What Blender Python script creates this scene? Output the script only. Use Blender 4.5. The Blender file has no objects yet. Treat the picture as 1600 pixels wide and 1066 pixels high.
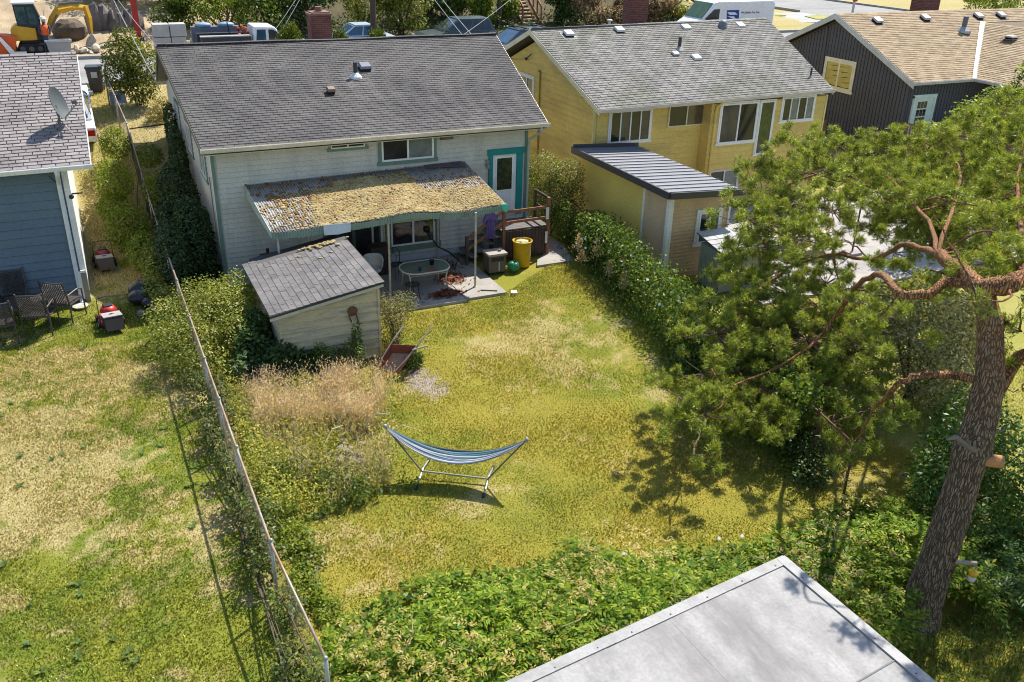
import bpy, math, random
import numpy as np
from mathutils import Vector, Matrix

random.seed(7)
rng = np.random.default_rng(7)
R = math.radians
scene = bpy.context.scene
C = scene.collection

# ------------------------------------------------------------------ camera, world, sun
cam_d = bpy.data.cameras.new('camera')
cam = bpy.data.objects.new('camera', cam_d)
C.objects.link(cam)
PITCH, ROLL, YAW, FPX = .446667, .0256614, .447256, 1408.8
_fw = Vector((math.sin(YAW) * math.cos(PITCH), math.cos(YAW) * math.cos(PITCH), -math.sin(PITCH)))
_rt = Vector((math.cos(YAW), -math.sin(YAW), 0))
_up = _rt.cross(_fw)
_r2 = _rt * math.cos(ROLL) + _up * math.sin(ROLL)
_u2 = -_rt * math.sin(ROLL) + _up * math.cos(ROLL)
CAM = Vector((0, 0, 10.5))
M = Matrix((_r2, _u2, -_fw)).transposed().to_4x4()
M.translation = CAM
cam.matrix_world = M
cam_d.sensor_width = 36
cam_d.lens = 36 * FPX / 1600
cam_d.clip_start = .1
cam_d.clip_end = 3000
scene.camera = cam

def in_view(p, m=.02):
    d = Vector(p) - CAM
    w = d.dot(_fw)
    if w <= .1: return False
    x, y = FPX * d.dot(_r2) / w / 1600, FPX * d.dot(_u2) / w / 1066
    return abs(x) < .5 + m and abs(y) < .5 + m

SUN = Vector((.616, .37, 1)).normalized()
w = bpy.data.worlds.new('World')
scene.world = w
w.use_nodes = True
nt = w.node_tree
nt.nodes.clear()
sky = nt.nodes.new('ShaderNodeTexSky')
sky.sky_type = 'NISHITA'
sky.sun_disc = False
sky.sun_elevation = R(54.3)
sky.sun_rotation = R(59)
sky.air_density = 1.0
sky.dust_density = .6
bg = nt.nodes.new('ShaderNodeBackground')
bg.inputs['Strength'].default_value = .135
wo = nt.nodes.new('ShaderNodeOutputWorld')
nt.links.new(sky.outputs[0], bg.inputs[0])
nt.links.new(bg.outputs[0], wo.inputs[0])
sd = bpy.data.lights.new('sun', 'SUN')
sd.energy = 5.0
sd.angle = R(.5)
sd.color = (1, .95, .86)
so = bpy.data.objects.new('sun', sd)
C.objects.link(so)
so.location = SUN * 60
so.rotation_euler = SUN.to_track_quat('Z', 'Y').to_euler()
scene.view_settings.view_transform = 'Standard'
scene.view_settings.look = 'None'
scene.view_settings.exposure = .80
scene.view_settings.gamma = 1
scene.view_settings.use_curve_mapping = False
scene.cycles.filter_width = 1.05
scene.cycles.max_bounces = 6
scene.cycles.diffuse_bounces = 3
scene.cycles.transparent_max_bounces = 6

# ------------------------------------------------------------------ terrain height
def sstep(a, b, x):
    t = np.clip((np.asarray(x, float) - a) / (b - a), 0, 1)
    return t * t * (3 - 2 * t)

def terr(X, Y):
    return 3.2 * sstep(29, 43.5, Y) + sstep(52, 66, Y) * 2.2 * (1 - sstep(40, 50, X))

def tz(x, y): return float(terr(x, y))

_perm = rng.random((512, 512))
def vnoise(x, y, s=1.0, seed=0):
    x = np.asarray(x, float) * s + 37.7 * seed + 200; y = np.asarray(y, float) * s + 91.3 * seed + 200
    xi = np.floor(x).astype(int); yi = np.floor(y).astype(int)
    fx = x - xi; fy = y - yi
    fx = fx * fx * (3 - 2 * fx); fy = fy * fy * (3 - 2 * fy)
    g = lambda a, b: _perm[a % 512, b % 512]
    return (g(xi, yi) * (1 - fx) + g(xi + 1, yi) * fx) * (1 - fy) + (g(xi, yi + 1) * (1 - fx) + g(xi + 1, yi + 1) * fx) * fy

def fbm(x, y, s=1.0, seed=0, o=4):
    r = 0; a = .5; t = 0
    for i in range(o):
        r = r + a * vnoise(x, y, s, seed + i * 3); t += a; a *= .55; s *= 2.1
    return r / t

# ------------------------------------------------------------------ mesh building
def org(o):
    v = Vector((0, 0, 0))
    while o is not None:
        v += o.location; o = o.parent
    return v

class MB:
    def __init__(s): s.v = []; s.f = []
    def add(s, vs, fs):
        n = len(s.v); s.v += [tuple(q) for q in vs]; s.f += [tuple(i + n for i in f) for f in fs]; return s
    def obox(s, O, U, V, N, u0, u1, v0, v1, n0, n1):
        O, U, V, N = Vector(O), Vector(U), Vector(V), Vector(N)
        p = [O + U * a + V * b + N * c for c in (n0, n1) for b in (v0, v1) for a in (u0, u1)]
        return s.add(p, [(0, 2, 3, 1), (4, 5, 7, 6), (0, 1, 5, 4), (2, 6, 7, 3), (0, 4, 6, 2), (1, 3, 7, 5)])
    def box(s, x0, x1, y0, y1, z0, z1):
        return s.obox((0, 0, 0), (1, 0, 0), (0, 1, 0), (0, 0, 1), x0, x1, y0, y1, z0, z1)
    def bar(s, p, q, w, h=None):
        p, q = Vector(p), Vector(q); d = q - p; L = d.length; d.normalize()
        up = Vector((0, 0, 1)) if abs(d.z) < .9 else Vector((0, 1, 0))
        a = d.cross(up).normalized(); b = a.cross(d).normalized(); h = h or w
        return s.obox(p, d, a, b, 0, L, -w / 2, w / 2, -h / 2, h / 2)
    def tube(s, pts, rad, n=8, cap=True):
        pts = [Vector(p) for p in pts]
        if not hasattr(rad, '__len__'): rad = [rad] * len(pts)
        vs = []; ref = None
        for i, p in enumerate(pts):
            d = (pts[min(i + 1, len(pts) - 1)] - pts[max(i - 1, 0)]).normalized()
            if ref is None: ref = Vector((0, 0, 1)) if abs(d.z) < .8 else Vector((1, 0, 0))
            a = d.cross(ref)
            if a.length < 1e-4: a = d.cross(Vector((0, 1, .3)))
            a.normalize(); b = d.cross(a).normalized(); ref = a.cross(d)
            for k in range(n):
                t = 2 * math.pi * k / n
                vs.append(p + (a * math.cos(t) + b * math.sin(t)) * rad[i])
        fs = [(i * n + k, i * n + (k + 1) % n, (i + 1) * n + (k + 1) % n, (i + 1) * n + k) for i in range(len(pts) - 1) for k in range(n)]
        if cap: fs += [tuple(range(n))[::-1], tuple((len(pts) - 1) * n + k for k in range(n))]
        return s.add(vs, fs)
    def face(s, pts): return s.add(pts, [tuple(range(len(pts)))])
    def prism(s, pts, d):
        d = Vector(d); n = len(pts); a = [Vector(p) for p in pts]
        return s.add(a + [p + d for p in a], [tuple(range(n))[::-1], tuple(range(n, 2 * n))] + [(i, (i + 1) % n, (i + 1) % n + n, i + n) for i in range(n)])
    def lathe(s, c, prof, n=16):
        c = Vector(c)
        return s.tube_prof(c, prof, n)
    def tube_prof(s, c, prof, n):
        vs = [c + Vector((r * math.cos(2 * math.pi * k / n), r * math.sin(2 * math.pi * k / n), z)) for r, z in prof for k in range(n)]
        m = len(prof)
        fs = [(i * n + k, i * n + (k + 1) % n, (i + 1) * n + (k + 1) % n, (i + 1) * n + k) for i in range(m - 1) for k in range(n)]
        fs += [tuple(range(n))[::-1], tuple((m - 1) * n + k for k in range(n))]
        return s.add(vs, fs)
    def ell(s, c, r, nu=10, nv=6):
        c = Vector(c)
        if not hasattr(r, '__len__'): r = (r, r, r)
        vs = [c + Vector((0, 0, -r[2]))]
        for j in range(1, nv):
            t = -math.pi / 2 + math.pi * j / nv
            vs += [c + Vector((r[0] * math.cos(t) * math.cos(2 * math.pi * k / nu), r[1] * math.cos(t) * math.sin(2 * math.pi * k / nu), r[2] * math.sin(t))) for k in range(nu)]
        vs.append(c + Vector((0, 0, r[2])))
        fs = [(0, 1 + (k + 1) % nu, 1 + k) for k in range(nu)]
        for j in range(nv - 2):
            fs += [(1 + j * nu + k, 1 + j * nu + (k + 1) % nu, 1 + (j + 1) * nu + (k + 1) % nu, 1 + (j + 1) * nu + k) for k in range(nu)]
        L = len(vs) - 1; b = 1 + (nv - 2) * nu
        fs += [(b + k, b + (k + 1) % nu, L) for k in range(nu)]
        return s.add(vs, fs)
    def mesh(s, name, mat, o=(0, 0, 0), smooth=False):
        me = bpy.data.meshes.new(name)
        o = Vector(o)
        me.from_pydata([Vector(p) - o for p in s.v], [], s.f)
        me.materials.append(mat)
        if smooth: me.polygons.foreach_set('use_smooth', [True] * len(me.polygons))
        me.update()
        return me
    def build(s, name, mat, parent=None, smooth=False, local=False, bevel=0):
        me = s.mesh(name, mat, (0, 0, 0) if (local or parent is None) else org(parent), smooth)
        ob = bpy.data.objects.new(name, me); C.objects.link(ob); ob.parent = parent
        if bevel:
            b = ob.modifiers.new('b', 'BEVEL'); b.width = bevel; b.segments = 2
        return ob

def np_mesh(name, V, F, mat, parent=None, col=None, off=None, smooth=False):
    """mesh from numpy arrays: V (n,3), F (m,k)"""
    V = np.asarray(V, np.float32)
    if parent is not None: V = V - np.array(org(parent), np.float32)
    F = np.asarray(F, np.int32); m, k = F.shape
    me = bpy.data.meshes.new(name)
    me.vertices.add(len(V)); me.vertices.foreach_set('co', V.ravel())
    me.loops.add(m * k); me.loops.foreach_set('vertex_index', F.ravel())
    me.polygons.add(m); me.polygons.foreach_set('loop_start', np.arange(0, m * k, k, dtype=np.int32))
    try: me.polygons.foreach_set('loop_total', np.full(m, k, np.int32))
    except Exception: pass
    if smooth: me.polygons.foreach_set('use_smooth', np.ones(m, bool))
    if col is not None:
        at = me.color_attributes.new('col', 'FLOAT_COLOR', 'POINT')
        c4 = np.ones((len(V), 4), np.float32); c4[:, :3] = col
        at.data.foreach_set('color', c4.ravel())
    me.materials.append(mat)
    me.update(calc_edges=True)
    ob = bpy.data.objects.new(name, me); C.objects.link(ob); ob.parent = parent
    return ob

def tag(o, label=None, cat=None, group=None, kind=None):
    if label: o['label'] = label
    if cat: o['category'] = cat
    if group: o['group'] = group
    if kind: o['kind'] = kind
    return o

def thing(name, label, cat, loc=(0, 0, 0), rz=0, group=None):
    o = bpy.data.objects.new(name, None); C.objects.link(o)
    o.empty_display_size = .2
    o.location = loc; o.rotation_euler = (0, 0, rz)
    return tag(o, label, cat, group)

def copy_tree(o, parent=None):
    c = o.copy(); C.objects.link(c); c.parent = parent
    for ch in list(o.children): copy_tree(ch, c)
    return c

# ------------------------------------------------------------------ materials
def _mix(nt, fac, a, b, mode='MIX'):
    m = nt.nodes.new('ShaderNodeMix'); m.data_type = 'RGBA'; m.blend_type = mode
    for s, v in ((m.inputs[0], fac), (m.inputs[6], a), (m.inputs[7], b)):
        if isinstance(v, bpy.types.NodeSocket): nt.links.new(v, s)
        elif hasattr(v, '__len__'): s.default_value = (*v[:3], 1)
        else: s.default_value = v
    return m.outputs[2]

def _ramp(nt, fac, stops):
    r = nt.nodes.new('ShaderNodeValToRGB'); e = r.color_ramp.elements
    while len(e) < len(stops): e.new(.5)
    for i, (p, c) in enumerate(stops):
        e[i].position = p; e[i].color = (*c[:3], 1) if hasattr(c, '__len__') else (c, c, c, 1)
    nt.links.new(fac, r.inputs[0])
    return r.outputs[0]

def _noise(nt, scale, detail=4, rough=.6, stretch=None, coord='pos'):
    if coord == 'pos':
        co = nt.nodes.new('ShaderNodeNewGeometry').outputs['Position']
    else:
        co = nt.nodes.new('ShaderNodeTexCoord').outputs['Object']
    if stretch:
        mp = nt.nodes.new('ShaderNodeMapping'); mp.inputs['Scale'].default_value = stretch
        nt.links.new(co, mp.inputs[0]); co = mp.outputs[0]
    n = nt.nodes.new('ShaderNodeTexNoise'); n.inputs['Scale'].default_value = scale
    n.inputs['Detail'].default_value = detail; n.inputs['Roughness'].default_value = rough
    nt.links.new(co, n.inputs['Vector'])
    return n.outputs['Fac']

def _rand(nt):
    g = nt.nodes.new('ShaderNodeNewGeometry'); o = nt.nodes.new('ShaderNodeObjectInfo')
    a = nt.nodes.new('ShaderNodeMath'); a.operation = 'ADD'
    nt.links.new(g.outputs['Random Per Island'], a.inputs[0]); nt.links.new(o.outputs['Random'], a.inputs[1])
    f = nt.nodes.new('ShaderNodeMath'); f.operation = 'FRACT'
    nt.links.new(a.outputs[0], f.inputs[0])
    return f.outputs[0]

MATS = {}
def mat(name, col, rough=.7, col2=None, scale=2.0, lo=.35, hi=.65, rnd=0, bump=0, bscale=40, stretch=None, spec=.4, metal=0, dirt=None, dscale=.6, dlo=.5, dhi=.75, dstretch=None, coord='pos'):
    """procedural principled material: base colour varied by noise, per-piece random value, dirt patches and bump"""
    if name in MATS: return MATS[name]
    m = bpy.data.materials.new(name); m.use_nodes = True; nt = m.node_tree
    p = nt.nodes['Principled BSDF']
    c2 = col2 or tuple(x * .82 for x in col)
    c = _mix(nt, _ramp(nt, _noise(nt, scale, 5, .65, stretch, coord), [(lo, 0), (hi, 1)]), col, c2)
    fine = _ramp(nt, _noise(nt, scale * 9 + 6, 3, .6, None, coord), [(.3, .86), (.7, 1.08)])
    c = _mix(nt, 1.0, c, fine, 'MULTIPLY')
    if dirt:
        c = _mix(nt, _ramp(nt, _noise(nt, dscale, 6, .7, dstretch, coord), [(dlo, 0), (dhi, 1)]), c, dirt)
    if rnd:
        v = _ramp(nt, _rand(nt), [(0, 1 - rnd), (1, 1 + rnd)])
        c = _mix(nt, 1.0, c, v, 'MULTIPLY')
    nt.links.new(c, p.inputs['Base Color'])
    p.inputs['Roughness'].default_value = rough
    p.inputs['Specular IOR Level'].default_value = spec
    p.inputs['Metallic'].default_value = metal
    if bump:
        b = nt.nodes.new('ShaderNodeBump'); b.inputs['Strength'].default_value = bump; b.inputs['Distance'].default_value = .02
        nt.links.new(_noise(nt, bscale, 4, .6, stretch, coord), b.inputs['Height']); nt.links.new(b.outputs[0], p.inputs['Normal'])
    MATS[name] = m
    return m

def leafmat(name, stops, rough=.55, trans=.35, spec=.22, attr=False, nz=.5):
    """foliage: colour picked per leaf, part of the light passes through"""
    if name in MATS: return MATS[name]
    m = bpy.data.materials.new(name); m.use_nodes = True; nt = m.node_tree
    p = nt.nodes['Principled BSDF']
    if attr:
        a = nt.nodes.new('ShaderNodeAttribute'); a.attribute_name = 'col'; c = a.outputs['Color']
        v = _ramp(nt, _rand(nt), [(0, .72), (1, 1.28)])
        c = _mix(nt, 1.0, c, v, 'MULTIPLY')
    else:
        c = _ramp(nt, _rand(nt), stops)
        v = _ramp(nt, _noise(nt, nz, 3), [(.3, .78), (.7, 1.2)])
        c = _mix(nt, 1.0, c, v, 'MULTIPLY')
    nt.links.new(c, p.inputs['Base Color'])
    p.inputs['Roughness'].default_value = rough; p.inputs['Specular IOR Level'].default_value = spec
    t = nt.nodes.new('ShaderNodeBsdfTranslucent')
    nt.links.new(_mix(nt, 1.0, c, (1.5, 1.35, .6), 'MULTIPLY'), t.inputs[0])
    mx = nt.nodes.new('ShaderNodeMixShader'); mx.inputs[0].default_value = trans
    nt.links.new(p.outputs[0], mx.inputs[1]); nt.links.new(t.outputs[0], mx.inputs[2])
    nt.links.new(mx.outputs[0], nt.nodes['Material Output'].inputs['Surface'])
    MATS[name] = m
    return m

def glassmat(name, col=(.02, .025, .03), rough=.06, col2=None, scale=1.2, spec=.6):
    return mat(name, col, rough, col2 or tuple(x * .5 for x in col), scale, spec=spec)

WHITE = mat('white_paint', (.78, .77, .72), .6, (.68, .67, .62), 1.5)
GLASS = glassmat('window_glass', (.035, .04, .045), .05, (.015, .016, .018))
GLASS_L = glassmat('painted_reflection_glass', (.10, .10, .06), .05, (.03, .035, .03), 2.5)  # the yard's reflection is mixed into this pane colour
BLACK = mat('black_plastic', (.02, .02, .022), .5)
IRON = mat('black_iron', (.022, .02, .02), .45)
GALV = mat('galvanised_steel', (.42, .42, .40), .45, (.30, .28, .25), 4, metal=.6)
RUST = mat('rusty_iron', (.16, .07, .035), .8, (.09, .045, .03), 12)
WOOD = mat('weathered_wood', (.20, .13, .08), .8, (.12, .08, .055), 6, stretch=(1, 1, .3))
REDWOOD = mat('stained_wood', (.30, .13, .06), .75, (.20, .085, .045), 6)
TYRE = mat('tyre_rubber', (.018, .018, .018), .8)
# ------------------------------------------------------------------ ground
def inpoly(X, Y, poly):
    r = np.zeros(X.shape, bool); n = len(poly)
    for i in range(n):
        x0, y0 = poly[i]; x1, y1 = poly[(i + 1) % n]
        c = ((y0 > Y) != (y1 > Y)) & (X < (x1 - x0) * (Y - y0) / (y1 - y0 + 1e-12) + x0)
        r ^= c
    return r

YARD = [(1.7, 9.6), (12.4, 9.6), (12.5, 11.5), (12.9, 17), (13.7, 24), (14.2, 26.2), (13.4, 26), (13.4, 24.8), (10.4, 22.7), (8, 22.5), (6.3, 22.6), (6.0, 19.5), (3.6, 19.5), (2.0, 19), (1.7, 12)]
RFENCE = [(12.5, 10.6), (12.74, 11.85), (13.35, 17.0), (14.3, 22.5), (15.05, 26.8)]

def ground_col(X, Y):
    """albedo of the turf: dry straw patches, green clover, bare dirt"""
    g1 = np.array([.200, .215, .028]); g2 = np.array([.130, .170, .020]); gold = np.array([.285, .235, .040])
    straw = np.array([.43, .345, .17]); dirt = np.array([.20, .145, .085])
    a = fbm(X, Y, .45, 1); b = fbm(X, Y, 1.5, 5); c = fbm(X, Y, .22, 9); e = fbm(X, Y, 5, 13, 3)
    n3 = lambda v: v[..., None]
    col = g1 + (g2 - g1) * n3(sstep(.42, .62, b))
    yard = (X > 1.6) & (Y < 27)
    # mown yard: golden overall, greener in the middle, straw patch up by the patio
    gy = sstep(.32, .62, a + .25 * (e - .5))
    near = sstep(14.5, 10.5, Y)
    col = np.where(n3(yard), col + (gold - col) * n3(np.clip(.25 + .6 * gy + .35 * near, 0, .95)), col)
    st_y = .75 * sstep(.58, .84, fbm(X, Y, .8, 21) + .25 * np.exp(-((X - 10.3) ** 2 / 5 + (Y - 19.9) ** 2 / 3.2)) + .16 * np.exp(-((X - 8.5) ** 2 / 16 + (Y - 17.8) ** 2 / 8)) + .20 * np.exp(-((X - 3) ** 2 / 1.2 + (Y - 12) ** 2 / 3)) - .09 + .55 * (e - .5))
    # neighbour's grass: straw in the middle band, green close by
    st_n = .92 * sstep(.49, .69, .6 * fbm(X, Y, .55, 27) + .4 * fbm(X, Y, 2.2, 29) + .17 * np.exp(-((Y - 18.6) / 3.4) ** 2) + .10 * np.exp(-((X + 3.5) ** 2 / 6 + (Y - 13.5) ** 2 / 6)) - .10 * sstep(15, 11.5, Y) + .55 * (e - .5))
    st = np.where(yard, st_y, st_n)
    st = np.where((Y > 27) & (X < 3.2), sstep(.3, .5, b + .05), st)
    st = np.where(Y > 33, np.clip(.35 + b, 0, 1), st)
    col = col + (straw - col) * n3(st * .9)
    # dug-up lot across the street
    lot = (Y > 51) & (X < 9)
    dcol = np.array([.43, .33, .21]) * n3(.6 + .7 * fbm(X, Y, 1.2, 31))
    col = np.where(n3(lot), dcol, col)
    wood_ = (Y > 52) & (X >= 9) & (X < 45)
    col = np.where(n3(wood_), np.array([.10, .085, .045]) * n3(.6 + .8 * b), col)
    # shaded, never mown strip along the right hand fence, and the lot behind it
    right = (X > 15.2) & (Y < 28)
    col = np.where(n3(right & ~((X > 16.5) & (Y > 19))), g1 * 1.15 + (straw - g1) * n3(.15 + .3 * gy), col)
    bare = np.exp(-((X - 6.5) ** 2 / .25 + (Y - 18.4) ** 2 / .9)) + np.exp(-((X - 3.9) ** 2 / .18 + (Y - 15.8) ** 2 / .4))
    col = col + (np.array([.33, .28, .23]) - col) * n3(np.clip(sstep(.25, .6, bare * (.1 + 1.4 * e)), 0, 1))
    return np.clip(col, 0, 1)

def axis(fine0, fine1, st, lo, hi):
    a = list(np.arange(fine0, fine1 + 1e-6, st)); d = st; x = fine0
    while x > lo: d *= 1.35; x -= d; a.insert(0, x)
    d = st; x = fine1
    while x < hi: d *= 1.25; x += d; a.append(x)
    return np.array(a)

xs = axis(-7, 17.5, .13, -500, 600); ys = axis(5, 30, .13, -300, 900)
ys = np.unique(np.concatenate([ys, np.arange(31, 68, .5)]))
GX, GY = np.meshgrid(xs, ys)
GZ = terr(GX, GY) + .05 * (fbm(GX, GY, .8, 3) - .5)
lotm = ((GX < 9.5) & (GY > 51.6)).astype(float)
GZ += lotm * .5 * (fbm(GX, GY, .7, 41) - .35) * sstep(52, 54, GY)
inside = (GX > 6) & (GX < 14) & (GY > 22) & (GY < 27)
GZ = np.where(inside | ((GX > 15) & (GY > 18) & (GY < 28)) | ((GY > 43) & (GY < 51.9)) | ((GX > 50) & (GY > 40)), terr(GX, GY) - .04, GZ)
ny, nx = GX.shape
I = np.arange(ny * nx).reshape(ny, nx)
GF = np.stack([I[:-1, :-1], I[:-1, 1:], I[1:, 1:], I[1:, :-1]], -1).reshape(-1, 4)
gm = bpy.data.materials.new('turf_soil'); gm.use_nodes = True
_nt = gm.node_tree; _p = _nt.nodes['Principled BSDF']
_a = _nt.nodes.new('ShaderNodeAttribute'); _a.attribute_name = 'col'
_c = _mix(_nt, 1.0, _a.outputs['Color'], _ramp(_nt, _noise(_nt, 26, 5, .75), [(.3, .55), (.7, 1.3)]), 'MULTIPLY')
_nt.links.new(_c, _p.inputs['Base Color']); _p.inputs['Roughness'].default_value = .95; _p.inputs['Specular IOR Level'].default_value = .1
_b = _nt.nodes.new('ShaderNodeBump'); _b.inputs['Strength'].default_value = .8; _b.inputs['Distance'].default_value = .05
_nt.links.new(_noise(_nt, 18, 5, .7), _b.inputs['Height']); _nt.links.new(_b.outputs[0], _p.inputs['Normal'])
g = np_mesh('ground', np.stack([GX, GY, GZ], -1).reshape(-1, 3), GF, gm, col=ground_col(GX, GY).reshape(-1, 3), smooth=True)
tag(g, kind='structure')

ASPH = mat('old_asphalt', (.27, .26, .245), .9, (.21, .205, .195), .5, bump=.2, bscale=60, dirt=(.16, .155, .15), dscale=.25, dlo=.5, dhi=.7, dstretch=(.3, 2, 1))
CONC = mat('concrete', (.33, .305, .27), .85, (.26, .24, .21), 1.5, bump=.15, bscale=50, dirt=(.19, .17, .145), dscale=.8)
o = MB().box(-90, 160, 43.6, 51.4, 3.15, 3.21).build('street', ASPH); tag(o, kind='structure')
o = MB().box(56.5, 67, 51.4, 140, 3.14, 3.206).build('side_street', ASPH); tag(o, kind='structure')
kb = MB()
for a, b in (((-90, 51.5), (56.3, 51.5)), ((67.2, 51.5), (150, 51.5)), ((-90, 43.5), (150, 43.5))):
    kb.bar((*a, 3.26), (*b, 3.26), .18, .22)
kb.bar((67.1, 51.5, 3.26), (67.6, 140, 3.26), .18, .22)
kb.bar((56.4, 51.5, 3.26), (56.4, 56, 3.26), .18, .22); kb.bar((56.4, 63, 3.26), (56.4, 140, 3.26), .18, .22)
o = kb.build('kerb', mat('kerb_concrete', (.33, .31, .28), .9)); tag(o, kind='structure')
o = MB().box(46, 56.3, 56.2, 62.6, 3.16, 3.225).build('driveway', mat('drive_concrete', (.36, .35, .33), .9, (.28, .27, .26), .8)); tag(o, kind='structure')
vg = MB()
vg.prism([(53.4, 57.6, 3.16), (55.9, 57.2, 3.16), (56.2, 60.2, 3.16), (54, 59.6, 3.16)], (0, 0, .12))
vg.box(47.5, 52.6, 60.2, 62.4, 3.16, 3.30)
o = vg.build('verge', mat('dry_verge', (.36, .31, .10), .95, (.22, .24, .05), 2, bump=.6)); tag(o, kind='structure')

# patio and slab by the porch: cast concrete panels
pt = MB()
for x0, x1 in ((4.4, 7.48), (7.5, 9.4), (9.42, 11.3)):
    for y0, y1 in ((22.75, 24.6), (24.62, 26.5)):
        if x0 > 9 and y0 < 23: y0 = 22.85; x1 = 10.75
        pt.box(x0, x1, y0, y1, -.1, .045)
o = pt.build('patio', CONC, bevel=.01); tag(o, kind='structure')
pt = MB().prism([(12.6, 24.55, -.1), (13.95, 24.55, -.1), (14.4, 26.0, -.1), (14.3, 29, -.1), (13.5, 29, -.1), (13.5, 25.6, -.1), (12.9, 25.1, -.1)], (0, 0, .14))
o = pt.build('path', CONC, bevel=.01); tag(o, kind='structure')
PALEC = mat('pale_concrete', (.36, .33, .30), .85, (.28, .26, .235), 1.0, dirt=(.22, .20, .18), dscale=.5)
o = MB().box(17.5, 31, 19.2, 27.4, -.1, .03).build('neighbour_patio', PALEC); tag(o, kind='structure')

# ------------------------------------------------------------------ roofs, siding, windows: shared builders
def frame3(U, V):
    U = Vector(U).normalized(); V = Vector(V).normalized(); N = U.cross(V).normalized()
    return U, V, N

def shingle_mesh(name, m, wd, ln, th=.012):
    s = MB()
    s.add([(0, 0, .004), (wd, 0, .004), (wd, ln, .001), (0, ln, .001), (0, 0, .004 + th), (wd, 0, .004 + th), (wd, ln, .004), (0, ln, .004)],
          [(4, 5, 6, 7), (0, 1, 5, 4), (0, 4, 7, 3), (1, 2, 6, 5)])
    return s

def lay_shingles(roof, O, U, V, Lv, ufun, m, wd, ex, gap=.012, limit=300, keep=None, th=.02, rag=.0, stag=.5):
    """tabs on a roof plane; the nearest in view are objects of their own, the rest one joined part"""
    U, V, N = frame3(U, V); O = Vector(O); off = org(roof)
    sm = shingle_mesh('shingle', m, wd - gap, ex * 1.22, th); me = sm.mesh('shingle', m)
    items = []; k = 0; v = 0
    while v < Lv - ex * .4:
        a, b = ufun(v); a2, b2 = ufun(min(v + ex, Lv))
        a = max(a, a2); b = min(b, b2)
        u = a - wd * ((k * stag) % 1) - random.random() * rag
        while u < b:
            u0, u1 = max(u, a), min(u + wd - gap, b)
            if u1 - u0 > .02 and (keep is None or keep(u0, v)):
                p = O + U * u0 + V * v
                items.append(((p - CAM).length if in_view(p, .0) else 1e6 + (p - CAM).length, u0, u1 - u0, v, p))
            u += wd
        v += ex; k += 1
    items.sort(key=lambda t: t[0])
    rot = Matrix((U, V, N)).transposed().to_euler()
    big = MB()
    for i, (d, u0, ww, v, p) in enumerate(items):
        jz = random.uniform(0, .006)
        if i < limit and d < 1e6:
            ob = bpy.data.objects.new('shingle', me); C.objects.link(ob); ob.parent = roof
            ob.location = p - off + N * jz; ob.rotation_euler = rot; ob.scale = (ww / (wd - gap), 1, 1)
        else:
            s_ = ww / (wd - gap)
            big.add([p + U * (q[0] * s_) + V * q[1] + N * (q[2] + jz) for q in sm.v], sm.f)
    if big.v:
        o = big.build('shingle_field', m, roof); o['kind'] = 'stuff'
    return items

def siding(wall, O, U, N, x0, x1, z0, z1, ex, m, top=None, th=.03, name='siding_board', lap=True, gap=.013):
    """horizontal lapped boards; top(u)->z trims the length under a gable"""
    U, N = Vector(U).normalized(), Vector(N).normalized(); Z = Vector((0, 0, 1)); O = Vector(O)
    z = z0
    while z < z1 - .02:
        zt = min(z + ex, z1)
        a, b = x0, x1
        if top:
            cand = [u for u in np.linspace(x0, x1, 200) if top(u) >= zt - .001]
            if not cand: break
            a, b = cand[0], cand[-1]
        if b - a > .05:
            s = MB(); t1 = th * (.2 if lap else 1)
            p = [O + U * u + Z * zz + N * n for u, zz, n in ((a, z + gap, th), (b, z + gap, th), (b, zt, t1), (a, zt, t1), (a, z + gap, 0), (b, z + gap, 0), (b, zt, 0), (a, zt, 0))]
            s.add(p, [(0, 1, 2, 3), (4, 5, 1, 0), (0, 3, 7, 4), (1, 5, 6, 2), (3, 2, 6, 7)])
            s.build(name, m, wall)
        z += ex

def window(house, O, U, N, w_, h_, frame, panes=2, casing=None, cw=.10, glass=None, fw=.055, sill=True, bars=0, tags=None, sub=None):
    """O = lower left corner of the frame on the wall face"""
    U, N = Vector(U).normalized(), Vector(N).normalized(); Z = Vector((0, 0, 1)); O = Vector(O)
    s = MB(); B = lambda u0, u1, v0, v1, n0, n1: s.obox(O, U, Z, N, u0, u1, v0, v1, n0, n1)
    B(0, w_, 0, fw, 0, .06); B(0, w_, h_ - fw, h_, 0, .06)
    B(0, fw, fw, h_ - fw, 0, .058); B(w_ - fw, w_, fw, h_ - fw, 0, .058)
    pw = w_ / panes
    for i in range(1, panes): B(i * pw - fw * .55, i * pw + fw * .55, fw, h_ - fw, 0, .056 + .003 * (i % 2))
    win = s.build('window', frame, house)
    if casing:
        s = MB()
        B(-cw, w_ + cw, h_, h_ + cw * 1.1, 0, .045); B(-cw - .04, w_ + cw + .04, -cw * 1.2, 0, 0, .05)
        B(-cw, 0, 0, h_, 0, .042); B(w_, w_ + cw, 0, h_, 0, .042)
        s.build('casing', casing, win)
    for i in range(panes):
        s = MB(); a, b = i * pw + fw * .5, (i + 1) * pw - fw * .5
        B(a, b, fw * .8, h_ - fw * .8, .012, .03 - .006 * (i % 2))
        s.build('pane', (glass[i] if isinstance(glass, (list, tuple)) else glass) or GLASS, win)
    if sub: sub(win, O, U, Z, N)
    return win

def gutter(house, p, q, m, r=.065):
    p, q = Vector(p), Vector(q); d = (q - p).normalized(); n = d.cross(Vector((0, 0, 1))).normalized()
    if n.y > .5: n = -n
    s = MB(); prof = [(0, .02), (0, -.10), (.085, -.10), (.11, -.03), (.125, .02), (.112, .02), (.085, -.085), (.012, -.085), (.012, .02)]
    pts = [p + n * a + Vector((0, 0, b)) for a, b in prof]
    s.prism(pts, q - p)
    return s.build('gutter', m, house)

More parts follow.
